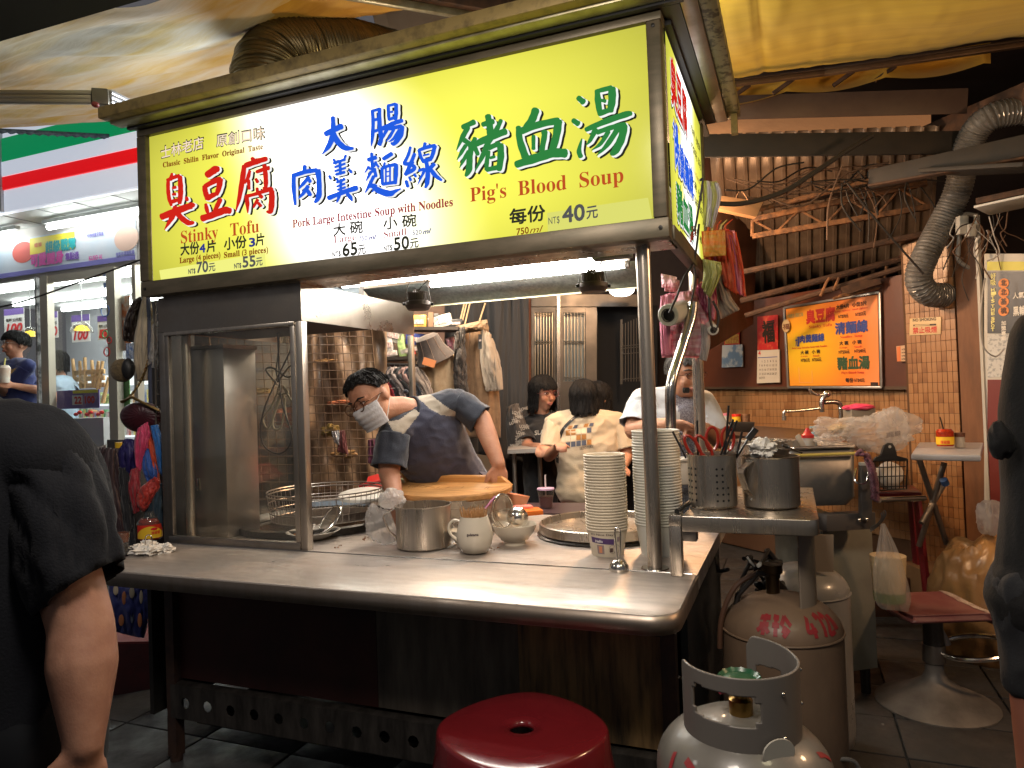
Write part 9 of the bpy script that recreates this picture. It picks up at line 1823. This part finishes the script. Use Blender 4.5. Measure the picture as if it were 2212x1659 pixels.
# ================= red plastic stool in front =================
RP2=mat('glossy_red_plastic',(.15,.010,.014),.20,coat=.5,col2=(.12,.008,.011),scale=4,rvar=.05,bump=.01,bscale=40)
c=V(1128,1600,D=1.72); cx,cy=c.x,c.y; zt6=V(1128,1580,D=1.70).z
t=thing('red_plastic_stool','glossy dark red plastic stool with centre hole in front of the cart','stool',(cx,cy,0))
def sq(a,r,k): # rounded square radius
    c_,s_=abs(math.cos(a)),abs(math.sin(a)); return r*(1-k)+r*k/((c_**4+s_**4)**.25)
g=G(); N=72
prof=[(.0300,-.014,0),(.0305,-.006,0),(.035,-.001,0),(.05,.000,.2),(.12,.0,.6),(.161,-.0003,.75),(.1655,-.002,.8),(.168,-.008,.8),(.172,-.05,.75),(.182,-.12,.8),(.200,-.24,.85),(.215,-.36,.9),(.225,-zt6+.0,.9)]
rows=[]
rot=math.radians(21.7+38)
for i in range(N):
    a=2*math.pi*i/N; rows.append([g.v(Vector((cx,cy,zt6+z))+Vector((math.cos(a+rot),math.sin(a+rot),0))*(sq(a,r*1.14,k*.55) if k else r)) for r,z,k in prof])
for i in range(N):
    a_=2*math.pi*(i+.5)/N; 
    for j in range(len(prof)-1):
        face=abs(((a_/(math.pi/2))%1)-.5) if False else abs(((a_+math.pi/4)/(math.pi/2))%1-.5)
        if j>=9 and face<.27: continue
        A,B=rows[i],rows[(i+1)%N]; g._f([A[j],B[j],B[j+1],A[j+1]])
g.fin('stool_shell',RP2,t,smooth=50,solid=.004)
for k in range(4):
    a=math.pi/4+k*math.pi/2; 
    P=[Vector((cx,cy,zt6+z))+Vector((math.cos(a+rot+da),math.sin(a+rot+da),0))*(sq(a,r,.45)+.003) for r,z,da in ((.166,-.03,.30),(.175,-.06,.42),(.195,-.2,.45))]
# ================= hanging plastic bag bundles at the sign side =================
def bundle(lab,mats,Lp,Rp,D,n,dx,part='bag_layer',amp=.012,**k):
    t=thing('bag_bundle',lab,'bag bundle',V(Lp[0][0],Lp[0][1],D=D))
    for i in range(n):
        m=mats[i%len(mats)]; drape(part,m,t,[(x+dx[0]*i,y+dx[1]*i+rnd.uniform(-2,2)) for x,y in Lp],[(x+dx[0]*i*1.0,y+dx[1]*i+rnd.uniform(-2,2)) for x,y in Rp],D-.012*i,bulge=.015,amp=amp,fr=k.get('fr',(9,2)),seed=i*1.7,thick=.002)
    return t
FR=mat('orange_red_film',(.75,.10,.05),.4,col2=(.70,.22,.08),scale=30,stretch=(6,6,.4),bump=.3); FP=mat('pink_film',(.90,.26,.40),.4,col2=(.92,.68,.72),scale=14,stretch=(5,5,.4),bump=.1,alpha=.97); FY_=mat('lime_film',(.62,.62,.16),.4,col2=(.68,.66,.35),scale=20,stretch=(5,5,.4),bump=.3); FC=mat('cream_film',(.60,.50,.38),.45,col2=(.45,.36,.30),scale=24,stretch=(6,6,.4),bump=.4); FM=mat('magenta_film',(.50,.05,.16),.4,col2=(.60,.2,.3),scale=20,stretch=(5,5,.4),bump=.3); FO=mat('orange_stripe_film',(.80,.30,.06),.4,col2=(.70,.50,.12),scale=18,stretch=(.5,.5,6),bump=.2)
for m_ in (FR,FP,FY_,FC,FM,FO,BAG,BAGC): thin(m_,.6)
t=bundle('lime and grey plastic bag roll sticking out at the sign side top',[FY_,FY_,mat('grey_film',(.42,.38,.38),.4,bump=.3,scale=20)],[(1520,390),(1522,430),(1518,486)],[(1546,392),(1552,425),(1535,490)],2.72,3,(3,1))
t=bundle('red and orange striped plastic bags bunched in folds beside the sign',[FR,FP,FR,FM,FR],[(1535,505),(1540,560),(1550,600)],[(1590,500),(1603,560),(1612,640)],2.78,6,(-4,-1),amp=.02,fr=(16,2))
drape('fold_sheet',FO,t,[(1520,500),(1520,555)],[(1566,497),(1568,552)],2.64,.01,.004)
for i in range(5): x=1528+i*9; g=G(); g.tube([V(x,502,D=2.70),V(x+3,487,D=2.70),V(x+6+i*3,478-i,D=2.70)],[.012,.009,.004],7,flat=.4); g.fin('bag_handle',FY_ if i%2 else FR,t)
t=bundle('lime yellow plastic bags hanging in a curl under the orange bundle',[FY_,FY_],[(1517,560),(1520,590),(1516,622)],[(1555,565),(1552,590),(1530,640)],2.62,3,(2,3),amp=.02)
t=bundle('cream plastic bag tail fanning out below the red bundle',[FC,FC],[(1545,590),(1550,640),(1562,686)],[(1566,590),(1578,640),(1598,668)],2.74,3,(-2,1),amp=.014,fr=(14,2))
t=bundle('magenta plastic bag ends squeezed between pink and red bundles',[FM,FP],[(1508,615),(1512,640),(1520,660)],[(1545,600),(1548,650),(1545,690)],2.70,3,(-2,2),amp=.02)
t=bundle('thick pink and white plastic bag bundle hanging behind the film roll',[FP,mat('pale_pink_film',(.92,.66,.70),.4,col2=(.72,.22,.28),scale=18,stretch=(.6,.6,5),bump=.3,alpha=.97)],[(1430,640),(1428,700),(1430,772)],[(1520,625),(1528,700),(1522,772)],2.75,4,(2,-1),amp=.022,fr=(8,3))
t=bundle('flat bright pink plastic bag edge left of the film roll',[mat('hot_pink_edge',(.80,.22,.38),.4,col2=(.82,.35,.45),scale=20,stretch=(6,6,.4))],[(1427,640),(1426,700),(1429,768)],[(1448,632),(1446,700),(1448,768)],2.66,2,(2,0),amp=.006)
t=bundle('white plastic bags hanging right of the pink bundle',[BAG],[(1513,700),(1515,740),(1510,775)],[(1530,705),(1533,740),(1525,778)],2.68,2,(1,1))
t=bundle('pale pink bag sheets glimpsed under the sign frame',[MATS['pale_pink_film']],[(1428,590),(1430,622)],[(1462,600),(1460,625)],2.85,2,(6,6))
def roll(lab,a,b,r,m,ri):
    t=thing('film_roll',lab,'film roll',a); d=(b-a).normalized(); L=(b-a).length; g=G(); g.lathe([(ri,0),(r-.003,0),(r,.003),(r,L-.003),(r-.003,L),(ri,L),(ri,0)],a,d,32); g.fin('film_body',m,t); g=G(); g.lathe([(ri-.001,-.002),(ri+.003,-.002),(ri+.003,L*.5),(ri-.001,L*.5)],a,d,28); g.fin('cardboard_core',mat('dark_core',(.05,.04,.035),.6),t); g=G(); g.lathe([(0,.01),(ri,.01)],a,d,24); g.fin('core_shadow',BLACK,t); return t
roll('thick roll of clear film hanging by a black cord at the cart corner',V(1443,681,D=2.55),V(1488,668,D=2.72),.040,mat('film_roll_white',(.60,.58,.52),.3,coat=.3),.022)
roll('small dark cored film roll hanging right of the pink bags',V(1541,713,D=2.62),V(1530,700,D=2.75),.020,mat('film_roll_white',()),.009)
for lab,pts,D,r in (('black twisted cord holding the thick film roll',[(1510,484),(1500,560),(1478,600),(1462,640),(1446,676)],2.52,.004),('black looped cord rising beside the sign side panel',[(1512,390),(1518,388),(1514,420),(1504,480),(1500,500)],2.45,.004),('second black cord going down to the bent tube',[(1498,560),(1502,600),(1496,640),(1490,665)],2.58,.0035),('black strap holding the small film roll',[(1532,640),(1534,690),(1545,715),(1552,680),(1540,650)],2.62,.005)):
    pipe(lab,pts,D,r,CAB,'tie_rope','rope')
t=thing('red_rubber_bands','clump of red rubber bands tied on the black cord','rubber bands',V(1490,500,D=2.5))
for i in range(9): g=G(); c=V(1492+rnd.uniform(-5,5),505+rnd.uniform(-10,10),D=2.46); a=rnd.uniform(0,3); g.tube([c+CR*(.014*math.cos(k*.628)*math.cos(a))+CU*(.014*math.sin(k*.628))+CF*(.012*math.cos(k*.628)*math.sin(a)) for k in range(10)],.0018,5,closed=True); g.fin('band',mat('red_rubber',(.40,.04,.02),.5),t)
t=thing('kraft_paper_bag','flat kraft paper bag with string handles tucked in the rafters','paper bag',V(1600,450,D=4.2)); KR=mat('kraft_paper',(.48,.26,.12),.8,col2=(.42,.22,.10),scale=6,bump=.1)
g=G(); g.poly([V(*p,D=4.2) for p in ((1551,451),(1634,469),(1649,436),(1556,422))],CF*.06,bev=.003); g.fin('bag_body',KR,t); g=G(); g.tube(spline([V(1590,428,D=4.19),V(1600,412,D=4.19),V(1618,438,D=4.17),V(1608,445,D=4.17)],5),.003,6); g.fin('string_handle',mat('string',(.3,.17,.09),.8),t)
text('LOVELY',V(1593,446,D=4.19),V(1612,449,D=4.19),.02,Z3,-CF,mat('kraft_print',(.2,.10,.05),.8),t,boldpx=.02) if False else None
# electrical clutter at the right
EL=mat('grey_cable',(.32,.31,.30),.5); 
t=thing('junction_box','pale junction box with taped wires above the poster board','junction box',V(2075,490,D=3.9)); g=G(); g.box(V(2078,487,D=3.9),(.05,.04,.10),(CR,CF,CU),.004); g.fin('box_body',mat('pale_box',(.42,.41,.38),.5),t); g=G(); g.box(V(2096,498,D=3.88),(.04,.04,.07),(CR,CF,CU),.004); g.fin('switch_box',mat('pale_box',()),t)
re=random.Random(5)
for i in range(20):
    x,y=re.uniform(2050,2180),re.uniform(430,520); P=[(x,y)]; 
    for k in range(3): P.append((P[-1][0]+re.uniform(-28,34),P[-1][1]+re.uniform(10,50)))
    pipe('grey or white wire in the tangle above the poster board',P,re.uniform(3.5,3.85),re.uniform(.0015,.0035),re.choice([EL,CAB,CABB]),'wire','wire','wires above the poster board')
pipe('grey conduit pipe bending down beside the flexible duct',[(2110,466),(2085,463),(2076,480),(2072,520),(2070,560),(2095,580)],3.95,.012,mat('grey_conduit',(.20,.19,.18),.5),'conduit','pipe')
pipe('thin grey cable hanging over the pale post by the poster',[(2128,600),(2122,640),(2118,700),(2125,750),(2150,770),(2168,755)],3.7,.004,EL,'cable','cable')
beam('white angled sheet canopy over the wires at the right edge',[V(2120,455,D=3.6),V(2260,425,D=3.4)],.25,.012,mat('white_sheet',(.55,.55,.54),.5),'small_canopy','canopy')
beam('brown edged lip above the white angled canopy',[V(2110,436,D=3.62),V(2260,405,D=3.42)],.05,.03,RUSTD,'timber_strip','board')
